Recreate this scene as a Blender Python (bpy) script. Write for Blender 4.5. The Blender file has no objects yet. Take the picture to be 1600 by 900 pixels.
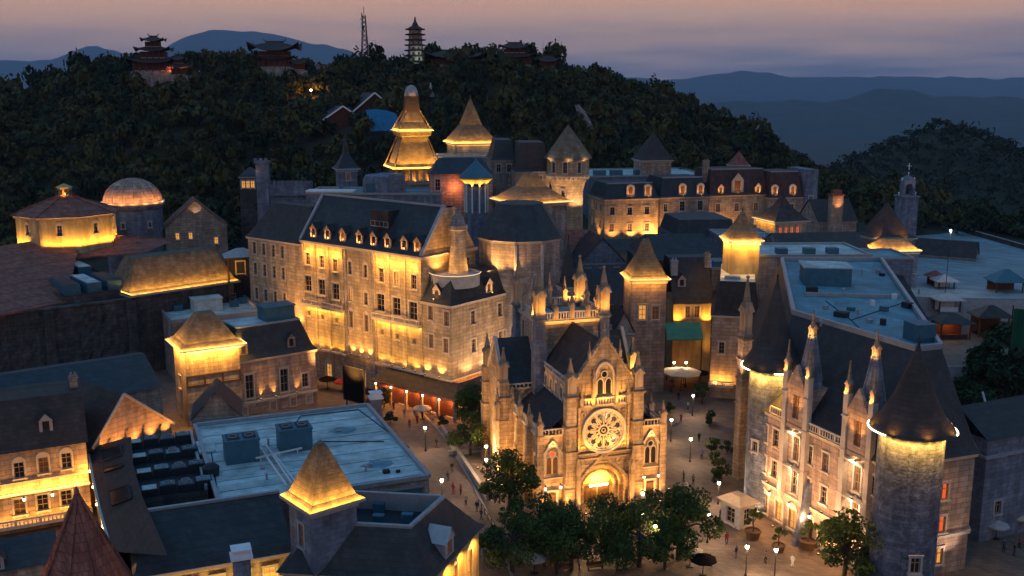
import bpy, bmesh, math, random
import numpy as np
from mathutils import Vector, Matrix, Euler
random.seed(7); RNG = np.random.default_rng(7)
SC = bpy.context.scene
COL = SC.collection
PI = math.pi
R = math.radians
# ------------------------------------------------------------------ camera
CAM_H, FOC, HORIZON = 60.0, 1600.0, 130.0
PITCH = math.atan((450 - HORIZON) / FOC)
cam = bpy.data.cameras.new('camera'); cam_ob = bpy.data.objects.new('camera', cam); COL.objects.link(cam_ob)
cam.sensor_width = 36.0; cam.lens = 36.0; cam.clip_start = 0.5; cam.clip_end = 40000
cam_ob.location = (0, 0, CAM_H); cam_ob.rotation_euler = (PI / 2 - PITCH, 0, 0)
SC.camera = cam_ob
# ------------------------------------------------------------------ exposure and render settings
SC.view_settings.view_transform = 'Standard'; SC.view_settings.look = 'None'
SC.view_settings.gamma = 1.0; SC.view_settings.exposure = 0.0
SC.view_settings.use_curve_mapping = False
cy = SC.cycles
cy.use_denoising = True
cy.max_bounces = 5; cy.diffuse_bounces = 3; cy.glossy_bounces = 2; cy.transmission_bounces = 2; cy.volume_bounces = 1
cy.sample_clamp_indirect = 3.0; cy.sample_clamp_direct = 0.0
cy.use_light_tree = True; cy.caustics_reflective = False; cy.caustics_refractive = False
cy.use_adaptive_sampling = True; cy.adaptive_threshold = 0.02
# ------------------------------------------------------------------ world: dusk sky, rose above a blue horizon, blue overhead
SUN_EL, SUN_ROT = R(-2.0), R(200)
W = bpy.data.worlds.new('World'); SC.world = W; W.use_nodes = True
nt = W.node_tree; nt.nodes.clear()
def wn(t, **k):
    n = nt.nodes.new(t)
    for a, v in k.items(): setattr(n, a, v)
    return n
out = wn('ShaderNodeOutputWorld'); bg = wn('ShaderNodeBackground'); bg.inputs['Strength'].default_value = 1.0
tc = wn('ShaderNodeTexCoord'); sep = wn('ShaderNodeSeparateXYZ')
nt.links.new(tc.outputs['Generated'], sep.inputs[0])
mp = wn('ShaderNodeMapping'); mp.inputs['Scale'].default_value = (2.2, 2.2, 26)
ns = wn('ShaderNodeTexNoise'); ns.inputs['Scale'].default_value = 2.6; ns.inputs['Detail'].default_value = 6
nt.links.new(tc.outputs['Generated'], mp.inputs[0]); nt.links.new(mp.outputs[0], ns.inputs['Vector'])
ma = wn('ShaderNodeMath', operation='MULTIPLY_ADD'); ma.inputs[1].default_value = 0.062; ma.inputs[2].default_value = -0.031
nt.links.new(ns.outputs['Fac'], ma.inputs[0])
ad = wn('ShaderNodeMath', operation='ADD'); nt.links.new(sep.outputs['Z'], ad.inputs[0]); nt.links.new(ma.outputs[0], ad.inputs[1])
mr = wn('ShaderNodeMapRange'); mr.inputs['From Min'].default_value = -0.1; mr.inputs['From Max'].default_value = 1.0
nt.links.new(ad.outputs[0], mr.inputs['Value'])
cr = wn('ShaderNodeValToRGB'); nt.links.new(mr.outputs[0], cr.inputs['Fac'])
def sky_stops(st):
    el = cr.color_ramp.elements
    while len(el) > 1: el.remove(el[0])
    for i, (z, c) in enumerate(st):
        p = (z + 0.1) / 1.1
        e = el[0] if i == 0 else el.new(p)
        e.position = p; e.color = (*c, 1)
SKY = [(-0.1, (.022, .045, .10)), (-0.015, (.07, .095, .18)), (0.004, (.16, .165, .24)), (0.018, (.32, .27, .30)), (0.036, (.56, .385, .32)), (0.058, (.82, .49, .32)), (0.078, (.88, .48, .29)),
       (0.16, (.48, .33, .27)), (0.32, (.19, .24, .34)), (0.6, (.105, .26, .47)), (1.0, (.09, .28, .56))]
sky_stops(SKY)
SKY_STRENGTH = 1.0
# the Nishita twilight adds its faint glow on the side where the sun has set
sk = wn('ShaderNodeTexSky'); sk.sky_type = 'NISHITA'; sk.sun_disc = False; sk.sun_elevation = SUN_EL; sk.sun_rotation = SUN_ROT
bg2 = wn('ShaderNodeBackground'); bg2.inputs['Strength'].default_value = 0.05
nt.links.new(sk.outputs[0], bg2.inputs['Color'])
bg.inputs['Strength'].default_value = SKY_STRENGTH
nt.links.new(cr.outputs['Color'], bg.inputs['Color'])
asd = wn('ShaderNodeAddShader'); nt.links.new(bg.outputs[0], asd.inputs[0]); nt.links.new(bg2.outputs[0], asd.inputs[1])
nt.links.new(asd.outputs[0], out.inputs['Surface'])
W.cycles.sampling_method = 'AUTOMATIC'
# the sun is just gone: only a weak broad afterglow
sl = bpy.data.lights.new('sun', 'SUN'); so = bpy.data.objects.new('sun', sl); COL.objects.link(so)
sl.energy = 0.12; sl.angle = R(40); sl.color = (.75, .85, 1.0)
so.rotation_euler = (R(48), 0, R(-28))

# ------------------------------------------------------------------ measuring: a pixel of the photograph -> a point of the place
_cp, _sp = math.cos(PITCH), math.sin(PITCH)
def ray(px, py):
    u = (px - 800) / FOC; v = (450 - py) / FOC
    return Vector((u, _cp + v * _sp, -_sp + v * _cp))
def P(px, py, z):
    d = ray(px, py); t = (z - CAM_H) / d.z
    return Vector((d.x * t, d.y * t, z))
def D(px, py, Y):
    d = ray(px, py); t = Y / d.y
    return Vector((d.x * t, Y, CAM_H + d.z * t))

# ------------------------------------------------------------------ materials
MATS = {}
def mat(name, col, rough=.8, var=.25, scale=.6, bump=.3, bscale=None, course=None, stain=.0, spec=.3, metal=0., emis=None, estr=0., tint=None, seams=None):
    m = bpy.data.materials.new(name); m.use_nodes = True
    t = m.node_tree; b = t.nodes['Principled BSDF']; L = t.links.new
    def n(k, **kw):
        q = t.nodes.new(k)
        for a, v in kw.items(): setattr(q, a, v)
        return q
    b.inputs['Roughness'].default_value = rough; b.inputs['Metallic'].default_value = metal
    b.inputs['Specular IOR Level'].default_value = spec
    c = n('ShaderNodeTexCoord')
    no = n('ShaderNodeTexNoise'); no.inputs['Scale'].default_value = scale; no.inputs['Detail'].default_value = 6; no.inputs['Roughness'].default_value = .65
    L(c.outputs['Object'], no.inputs['Vector'])
    ra = n('ShaderNodeValToRGB'); L(no.outputs['Fac'], ra.inputs['Fac'])
    e = ra.color_ramp.elements
    lo = [max(0, x * (1 - var)) for x in col]; hi = [x * (1 + var) for x in col]
    if tint: hi = [h * .5 + q * .5 for h, q in zip(hi, tint)]
    e[0].position = .3; e[0].color = (*lo, 1); e[1].position = .7; e[1].color = (*hi, 1)
    cur = ra.outputs['Color']
    if stain:
        mpn = n('ShaderNodeMapping'); mpn.inputs['Scale'].default_value = (1, 1, .18)
        L(c.outputs['Object'], mpn.inputs[0])
        n2 = n('ShaderNodeTexNoise'); n2.inputs['Scale'].default_value = .9; n2.inputs['Detail'].default_value = 5
        L(mpn.outputs[0], n2.inputs['Vector'])
        r2 = n('ShaderNodeValToRGB'); r2.color_ramp.elements[0].position = .42; r2.color_ramp.elements[1].position = .62
        r2.color_ramp.elements[0].color = (1 - stain, 1 - stain, 1 - stain, 1); r2.color_ramp.elements[1].color = (1, 1, 1, 1)
        L(n2.outputs['Fac'], r2.inputs['Fac'])
        mx = n('ShaderNodeMix', data_type='RGBA', blend_type='MULTIPLY'); mx.inputs['Factor'].default_value = 1
        L(cur, mx.inputs[6]); L(r2.outputs['Color'], mx.inputs[7]); cur = mx.outputs[2]
    hgt = None
    if course:
        s3 = n('ShaderNodeSeparateXYZ'); L(c.outputs['Object'], s3.inputs[0])
        aa = n('ShaderNodeMath', operation='ADD'); L(s3.outputs['X'], aa.inputs[0]); L(s3.outputs['Y'], aa.inputs[1])
        cb = n('ShaderNodeCombineXYZ'); L(aa.outputs[0], cb.inputs[0]); L(s3.outputs['Y' if seams else 'Z'], cb.inputs[1])
        br = n('ShaderNodeTexBrick'); br.inputs['Scale'].default_value = 1
        br.inputs['Brick Width'].default_value = course[0]; br.inputs['Row Height'].default_value = course[1]; br.inputs['Mortar Size'].default_value = course[2]
        br.inputs['Color1'].default_value = (.72, .7, .69, 1); br.inputs['Color2'].default_value = (1.2, 1.14, 1.08, 1); br.inputs['Mortar'].default_value = (.5, .5, .5, 1)
        L(cb.outputs[0], br.inputs['Vector'])
        mx = n('ShaderNodeMix', data_type='RGBA', blend_type='MULTIPLY'); mx.inputs['Factor'].default_value = .8
        L(cur, mx.inputs[6]); L(br.outputs['Color'], mx.inputs[7]); cur = mx.outputs[2]
        hgt = br.outputs['Fac']
    L(cur, b.inputs['Base Color'])
    if bump:
        n4 = n('ShaderNodeTexNoise'); n4.inputs['Scale'].default_value = bscale or scale * 6; n4.inputs['Detail'].default_value = 3
        L(c.outputs['Object'], n4.inputs['Vector'])
        bm = n('ShaderNodeBump'); bm.inputs['Strength'].default_value = bump; bm.inputs['Distance'].default_value = .12
        if hgt:
            sb = n('ShaderNodeMath', operation='SUBTRACT'); L(n4.outputs['Fac'], sb.inputs[0]); L(hgt, sb.inputs[1]); L(sb.outputs[0], bm.inputs['Height'])
        else: L(n4.outputs['Fac'], bm.inputs['Height'])
        L(bm.outputs[0], b.inputs['Normal'])
    if emis:
        b.inputs['Emission Color'].default_value = (*emis, 1); b.inputs['Emission Strength'].default_value = estr
    MATS[name] = m
    return m
M = {}
M['cream'] = mat('cream_stone', (.50, .385, .25), .85, .22, .6, .4, 4, (1.7, .7, .05), .3)
M['rose'] = mat('rosy_stone', (.46, .34, .27), .85, .24, .6, .4, 4, (1.6, .7, .05), .32)
M['grey'] = mat('grey_stone', (.33, .30, .29), .88, .35, .45, .4, 4, (1.3, .55, .035), .4)
M['bluestone'] = mat('rough_blue_stone', (.135, .17, .25), .9, .55, 1.1, .6, 3, (.8, .42, .03), .35)
M['church'] = mat('church_stone', (.48, .36, .25), .85, .26, .8, .4, 4, (1.3, .6, .045), .38)
M['darkstone'] = mat('dark_rubble_stone', (.085, .08, .085), .92, .5, .35, .7, 2.2, (1.4, .8, .05), .3)
M['trim'] = mat('pale_trim', (.50, .43, .36), .75, .15, 1.2, .15)
M['greytrim'] = mat('grey_trim', (.33, .33, .35), .75, .2, 1.0, .15)
M['plaster'] = mat('yellow_plaster', (.50, .38, .18), .85, .22, .4, .2, 5, None, .35)
M['slate'] = mat('slate', (.034, .033, .037), .62, .35, .5, .5, 5, (.95, .5, .035), .25, .45)
M['slateblue'] = mat('blue_slate', (.025, .038, .05), .6, .35, .4, .5, 5, (.95, .5, .035), .25, .45)
M['slatebrown'] = mat('brown_slate', (.05, .037, .034), .65, .35, .5, .5, 5, (.95, .5, .035), .25, .4)
M['shingle'] = mat('olive_shingle', (.17, .14, .095), .7, .35, .6, .5, 5, (.95, .5, .03), .3, .35)
M['redtile'] = mat('red_tile', (.30, .115, .085), .78, .3, .4, .5, 4, (.6, .8, .05), .3)
M['redslate'] = mat('reddish_slate', (.085, .042, .038), .68, .35, .5, .5, 5, (.95, .5, .035), .25, .4)
M['temple'] = mat('temple_red', (.085, .026, .02), .7, .3, .8, .2)
M['templeroof'] = mat('temple_roof', (.05, .03, .028), .7, .3, .8, .3)
M['membrane'] = mat('roof_membrane', (.50, .62, .64), .6, .5, .4, .15, 3, (7, 2.2, .03), .0, .4, tint=(.42, .5, .5), seams=True)
M['membrane_dk'] = mat('dark_roof_membrane', (.12, .26, .32), .65, .35, .2, .15, 3, (6, 2.5, .03), .0, .4, seams=True)
M['capping'] = mat('metal_capping', (.30, .33, .36), .45, .15, 1, .05, metal=.4)
M['hvac'] = mat('hvac_teal_metal', (.04, .125, .18), .5, .2, 1, .05, metal=.2)
M['hvacdark'] = mat('hvac_grille', (.018, .022, .028), .6, .2, 2, .1)
M['pipe'] = mat('white_pipe', (.62, .62, .62), .4, .1, 1, 0)
M['glass'] = mat('dark_window_glass', (.022, .02, .022), .12, .3, .8, 0, spec=.6)
M['dim'] = mat('dim_lit_window', (.10, .045, .02), .3, .4, 1.5, 0, emis=(1, .28, .05), estr=.05)
M['lit'] = mat('lit_window', (.35, .16, .05), .3, .4, 1.5, 0, emis=(1, .42, .08), estr=.75)
M['red'] = mat('red_lit_window', (.4, .06, .03), .3, .4, 1.5, 0, emis=(1, .16, .04), estr=.7)
M['frame'] = mat('window_frame', (.30, .23, .17), .6, .2, 2, 0)
M['lamp'] = mat('lamp_glow', (.9, .8, .6), .4, .05, 2, 0, emis=(1, .74, .42), estr=9)
M['led'] = mat('led_glow', (.9, .75, .5), .4, .05, 2, 0, emis=(1, .66, .26), estr=1.3)
M['bulb'] = mat('white_bulb', (.9, .85, .8), .4, .05, 2, 0, emis=(1, .76, .48), estr=6)
M['iron'] = mat('dark_iron', (.03, .03, .032), .5, .2, 2, 0, metal=.4)
M['paving'] = mat('stone_paving', (.15, .112, .085), .8, .3, .25, .3, 3, (.8, .8, .03), .0, .4, seams=True)
M['street'] = mat('street_setts', (.13, .10, .085), .75, .3, .25, .3, 3, (.6, .5, .03), .0, .45, seams=True)
M['kerb'] = mat('kerb_stone', (.28, .26, .25), .8, .2, 1, .2)
M['terrace'] = mat('terrace_paving', (.20, .265, .30), .75, .2, .12, .2, 3, (2.4, 2.4, .03), .0, .4, seams=True)
M['earth'] = mat('forest_floor', (.035, .036, .022), .95, .5, .05, .5, .6)
M['far'] = mat('far_woodland', (.035, .05, .035), .95, .4, .004, 0)
M['bark'] = mat('bark', (.06, .045, .035), .9, .3, 2, .5)
def leafmat(name, c1, c2, scale):
    m = mat(name, c1, .75, .45, scale, 0, tint=c2, spec=.2)
    return m
M['leaf'] = leafmat('green_leaves', (.034, .070, .014), (.10, .12, .02), .9)
M['leafdk'] = leafmat('dark_leaves', (.022, .048, .02), (.045, .07, .03), .8)
M['forest'] = leafmat('forest_leaves', (.030, .042, .012), (.12, .10, .03), .11)
M['forest_pale'] = leafmat('pale_forest_leaves', (.04, .05, .018), (.095, .09, .03), .11)
M['forest_dark'] = leafmat('dark_forest_leaves', (.014, .026, .012), (.035, .05, .02), .11)
M['soil'] = mat('soil', (.05, .035, .025), .95)
M['canvas'] = mat('cream_canvas', (.42, .36, .28), .8, .15, 1, .05)
M['redcloth'] = mat('red_canvas', (.28, .02, .02), .8, .2, 1, .05)
M['teal'] = mat('teal_awning', (.02, .20, .20), .7, .2, .8, .05)
M['wood'] = mat('brown_wood', (.10, .055, .03), .7, .3, 2, .2)
M['board'] = mat('black_board', (.012, .01, .009), .8, .3, 1, .05, spec=0)
M['net'] = mat('green_net', (.008, .075, .04), .8, .35, .5, .2)
M['tarp'] = mat('blue_tarpaulin', (.02, .14, .27), .8, .3, .8, .2)
M['blue_or_bluelit'] = mat('blue_grey_or_bluelit', (.19, .22, .30), .85, .3, .5, .3, 4, (1.3, .6, .03), .3)  # own blue grey; on church buttresses and belfry, blue dusk light as colour
M['white'] = mat('white_paint', (.7, .7, .72), .6, .1, 1, .05)
M['skin'] = mat('skin', (.42, .26, .18), .6, .1, 3, 0)
M['hair'] = mat('hair', (.02, .015, .012), .6, .1, 3, 0)
for nm, c in (('cloth_red', (.35, .03, .03)), ('cloth_blue', (.04, .06, .16)), ('cloth_white', (.55, .55, .56)), ('cloth_black', (.02, .02, .024)), ('cloth_grey', (.16, .16, .17))):
    M[nm] = mat(nm, c, .85, .2, 3, 0)

# ------------------------------------------------------------------ mesh helpers
class MB:
    def __init__(s): s.v = []; s.f = []; s.m = []
    def poly(s, pts, mi=0):
        b = len(s.v); s.v += [tuple(p) for p in pts]; s.f.append(tuple(range(b, b + len(pts)))); s.m.append(mi)
    def loft(s, rings, mi=0, cap0=False, cap1=False, closed=True):
        n = len(rings[0]); b = len(s.v)
        for r_ in rings: s.v += [tuple(p) for p in r_]
        for i in range(len(rings) - 1):
            for j in range(n if closed else n - 1):
                k = (j + 1) % n
                s.f.append((b + i * n + j, b + i * n + k, b + (i + 1) * n + k, b + (i + 1) * n + j)); s.m.append(mi)
        if cap0: s.f.append(tuple(b + j for j in reversed(range(n)))); s.m.append(mi)
        if cap1: s.f.append(tuple(b + (len(rings) - 1) * n + j for j in range(n))); s.m.append(mi)
    def box(s, x0, y0, z0, x1, y1, z1, mi=0):
        s.loft([[(x0, y0, z0), (x1, y0, z0), (x1, y1, z0), (x0, y1, z0)], [(x0, y0, z1), (x1, y0, z1), (x1, y1, z1), (x0, y1, z1)]], mi, True, True)
    def obox(s, p0, p1, w, h, mi=0):
        """a bar of width w and height h from p0 to p1"""
        a, b = Vector(p0), Vector(p1); d = (b - a).normalized()
        up = Vector((0, 0, 1)) if abs(d.z) < .95 else Vector((0, 1, 0))
        r_ = d.cross(up).normalized() * (w / 2); u = r_.cross(d).normalized() * (h / 2)
        s.loft([[p - r_ - u, p + r_ - u, p + r_ + u, p - r_ + u] for p in (a, b)], mi, True, True)
    def lathe(s, prof, cx=0, cy=0, n=16, mi=0, a0=0, a1=2 * PI, cap0=False, cap1=False):
        full = abs(a1 - a0 - 2 * PI) < 1e-6
        k = n if full else n + 1
        s.loft([[(cx + r_ * math.cos(a0 + (a1 - a0) * j / n), cy + r_ * math.sin(a0 + (a1 - a0) * j / n), z) for j in range(k)] for r_, z in prof], mi, cap0, cap1, full)
    def tube(s, pts, rad, n=6, mi=0):
        rings = []
        for i, p in enumerate(pts):
            a = Vector(pts[max(0, i - 1)]); b = Vector(pts[min(len(pts) - 1, i + 1)]); d = (b - a).normalized()
            up = Vector((0, 0, 1)) if abs(d.z) < .9 else Vector((1, 0, 0))
            x = d.cross(up).normalized(); y = d.cross(x).normalized()
            rr_ = rad[i] if isinstance(rad, (list, tuple)) else rad
            rings.append([Vector(p) + x * rr_ * math.cos(2 * PI * j / n) + y * rr_ * math.sin(2 * PI * j / n) for j in range(n)])
        s.loft(rings, mi, True, True)
    def ringxz(s, cx, y, cz, r0, r1, y1, n=24, mi=0, a0=0, a1=2 * PI):
        """flat annulus bar in the xz plane between radii r0 < r1, from depth y (front) to y1"""
        full = abs(a1 - a0 - 2 * PI) < 1e-6; k = n if full else n + 1
        A = [a0 + (a1 - a0) * j / n for j in range(k)]
        s.loft([[(cx + q * math.cos(a), yy, cz + q * math.sin(a)) for a in A] for q, yy in ((r0, y1), (r0, y), (r1, y), (r1, y1))], mi, False, False, full)
    def build(s, name, mats, parent=None, smooth=False, merge=True, kind=None):
        me = bpy.data.meshes.new(name)
        me.from_pydata(s.v, [], s.f)
        mats = mats if isinstance(mats, (list, tuple)) else [mats]
        for m_ in mats: me.materials.append(m_ if not isinstance(m_, str) else M[m_])
        if len(mats) > 1: me.polygons.foreach_set('material_index', s.m)
        if merge and len(s.v) < 30000:
            b = bmesh.new(); b.from_mesh(me); bmesh.ops.remove_doubles(b, verts=b.verts, dist=.0008)
            bmesh.ops.recalc_face_normals(b, faces=b.faces); b.to_mesh(me); b.free()
        if smooth:
            me.shade_smooth(); me.set_sharp_from_angle(angle=R(38))
        me.update()
        o = bpy.data.objects.new(name, me); COL.objects.link(o)
        if parent: o.parent = parent
        if kind: o['kind'] = kind
        return o
def tag(o, label, cat, group=None, kind=None):
    o['label'] = label; o['category'] = cat
    if group: o['group'] = group
    if kind: o['kind'] = kind
    return o
def empty(name, loc, yaw=0, label=None, cat=None, group=None):
    o = bpy.data.objects.new(name, None); COL.objects.link(o); o.location = loc; o.rotation_euler = (0, 0, yaw); o.empty_display_size = .5
    if label: tag(o, label, cat, group)
    return o
def inst(src, parent=None, loc=(0, 0, 0), rz=0, scale=None, name=None):
    o = src.copy(); COL.objects.link(o); o.parent = parent; o.location = loc; o.rotation_euler = (0, 0, rz)
    if scale: o.scale = scale
    return o
def copy_tree(o, parent=None):
    c = o.copy(); COL.objects.link(c); c.parent = parent
    for ch in list(o.children): copy_tree(ch, c)
    return c
_cache = {}
def shared(name, key, fn, parent, loc=(0, 0, 0), rz=0, mats=None, scale=None):
    """an object of mesh KEY, made once by fn() -> MB"""
    k = (name, key)
    if k not in _cache:
        o = fn().build(name, mats); _cache[k] = o.data
    else:
        o = bpy.data.objects.new(name, _cache[k]); COL.objects.link(o)
    o.parent = parent; o.location = loc; o.rotation_euler = (0, 0, rz)
    if scale: o.scale = scale
    return o
WARM, GOLD, PALE, AMBER = (1, .45, .11), (1, .45, .065), (1, .66, .36), (1, .36, .06)
LIGHT_GAIN = 3.3
def aim(o, a, b):
    o.rotation_euler = (Vector(b) - Vector(a)).to_track_quat('-Z', 'Y').to_euler()
def spot(parent, a, b, watts, col=WARM, ang=90, blend=.8, size=.15):
    l = bpy.data.lights.new('floodlight_beam', 'SPOT'); l.energy = watts * LIGHT_GAIN; l.color = col; l.spot_size = R(ang); l.spot_blend = blend; l.shadow_soft_size = size
    o = bpy.data.objects.new('floodlight_beam', l); COL.objects.link(o); o.parent = parent; o.location = a; aim(o, a, b); return o
def point(parent, a, watts, col=PALE, size=.2):
    l = bpy.data.lights.new('lamp_light', 'POINT'); l.energy = watts * LIGHT_GAIN; l.color = col; l.shadow_soft_size = size
    o = bpy.data.objects.new('lamp_light', l); COL.objects.link(o); o.parent = parent; o.location = a; return o
def strip(parent, p0, p1, tgt, watts, col=GOLD, w=.25, spread=180):
    """a linear light from p0 to p1 facing the point tgt"""
    a, b = Vector(p0), Vector(p1); c = (a + b) / 2
    l = bpy.data.lights.new('light_strip', 'AREA'); l.shape = 'RECTANGLE'; l.size = (b - a).length; l.size_y = w; l.energy = watts * LIGHT_GAIN; l.color = col; l.spread = R(spread)
    o = bpy.data.objects.new('light_strip', l); COL.objects.link(o); o.parent = parent; o.location = c
    z = -(Vector(tgt) - c); x = (b - a).normalized(); z = (z - x * z.dot(x)).normalized(); y = z.cross(x)
    o.rotation_euler = Matrix((x, y, z)).transposed().to_euler()
    return o
def fixture():
    m = MB(); m.box(-.16, -.1, 0, .16, .1, .22, 0); m.box(-.12, -.07, .22, .12, .07, .25, 1); return m
def uplight(B, x, y, z, tx, ty, tz, watts, col=WARM, ang=95):
    """a floodlight standing in front of a wall, with its beam"""
    shared('floodlight', 0, fixture, B.e, (x, y, z), 0, ['iron', 'led'])
    return spot(B.e, (x, y, z + .35), (tx, ty, tz), watts, col, ang)
def rr(x0, y0, x1, y1, z): return [(x0, y0, z), (x1, y0, z), (x1, y1, z), (x0, y1, z)]
def ring_profile(mb, x0, y0, x1, y1, z, prof, mi=0, cap=True):
    """rings of a hipped or mansard roof: prof = [(inset x, inset y, height), ...]"""
    mb.loft([rr(x0 + a, y0 + b, x1 - a, y1 - b, z + h) for a, b, h in prof], mi, False, cap)
def offset_poly(pts, d):
    n = len(pts); o = []
    for i in range(n):
        p0, p1, p2 = (Vector(pts[(i + k) % n]) for k in (-1, 0, 1))
        a = (p1 - p0).normalized(); b = (p2 - p1).normalized()
        na, nb = Vector((a.y, -a.x)), Vector((b.y, -b.x))
        q = (na + nb).normalized(); o.append(tuple(p1 + q * (d / max(.3, q.dot(na)))))
    return o
def balustrade(mb, p0, p1, z, h=1.0, step=.55, mi=0, w=.22):
    a, b = Vector((*p0, z)) if len(p0) == 2 else Vector(p0), Vector((*p1, z)) if len(p1) == 2 else Vector(p1)
    up = Vector((0, 0, 1))
    mb.obox(a + up * .1, b + up * .1, w * 1.2, .2, mi); mb.obox(a + up * (h - .08), b + up * (h - .08), w * 1.3, .18, mi)
    n = max(2, int((b - a).length / step))
    for i in range(n + 1):
        q = a + (b - a) * (i / n); t = w * (1.5 if i % 6 == 0 else .6)
        mb.obox(q + up * .2, q + up * (h - .17), t, t, mi)

# ------------------------------------------------------------------ windows: frame, pane, sill
def win_frame(w, h, style):
    m = MB(); t = .09 if w > 1 else .07
    m.box(-w / 2, .16, 0, -w / 2 + t, .26, h); m.box(w / 2 - t, .16, 0, w / 2, .26, h)
    m.box(-w / 2 + t, .16, h - t, w / 2 - t, .26, h); m.box(-w / 2 + t, .16, 0, w / 2 - t, .26, t)
    m.box(-t / 2, .17, t, t / 2, .25, h - t)
    for k in ([.66] if h < 2.2 else [.36, .70]): m.box(-w / 2 + t, .175, h * k - t / 2, w / 2 - t, .245, h * k + t / 2)
    return m
def win_pane(w, h):
    m = MB(); m.poly([(-w / 2, .29, 0), (w / 2, .29, 0), (w / 2, .29, h), (-w / 2, .29, h)]); return m
def win_sur(w, h, style):
    m = MB(); t = .24
    m.box(-w / 2 - t, -.09, 0, -w / 2 - .002, .05, h); m.box(w / 2 + .002, -.09, 0, w / 2 + t, .05, h)
    if style == 'arch':
        n = 8
        for mi, (ra, rb) in enumerate(((w / 2, w / 2 + t),)):
            m.ringxz(0, -.10, h, ra, rb, .02, n, 0, 0, PI)
        m.poly([(w / 2 * math.cos(PI * j / n), -.02, h + w / 2 * math.sin(PI * j / n)) for j in range(n + 1)])
    elif style == 'ped':
        m.box(-w / 2 - t, -.09, h + .002, w / 2 + t, .05, h + t)
        m.loft([[(-w / 2 - .4, y, h + t + .003), (w / 2 + .4, y, h + t + .003), (0, y, h + t + .75)] for y in (-.22, .02)], 0, True, True)
    else:
        m.box(-w / 2 - t, -.09, h + .002, w / 2 + t, .05, h + t)
        m.box(-w / 2 - t - .08, -.16, h + t + .002, w / 2 + t + .08, .05, h + t + .13)
    return m
def win_sill(w):
    m = MB(); m.box(-w / 2 - .3, -.26, -.2, w / 2 + .3, .28, -.003); m.box(-w / 2 - .2, -.14, -.42, -w / 2 + .05, .02, -.203); m.box(w / 2 - .05, -.14, -.42, w / 2 + .2, .02, -.203); return m
def window(parent, x, y, z, rz, w, h, style='plain', pane='glass', trim='trim'):
    f = shared('window', ('f', w, h), lambda: win_frame(w, h, style), parent, (x, y, z), rz, ['frame'])
    shared('pane', ('p', w, h, pane), lambda: win_pane(w, h), f, mats=[pane])
    shared('sill', ('s', w, trim), lambda: win_sill(w), f, mats=[trim])
    if style != 'bare': shared('surround', ('u', w, h, style, trim), lambda: win_sur(w, h, style), f, mats=[trim])
    return f

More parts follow.
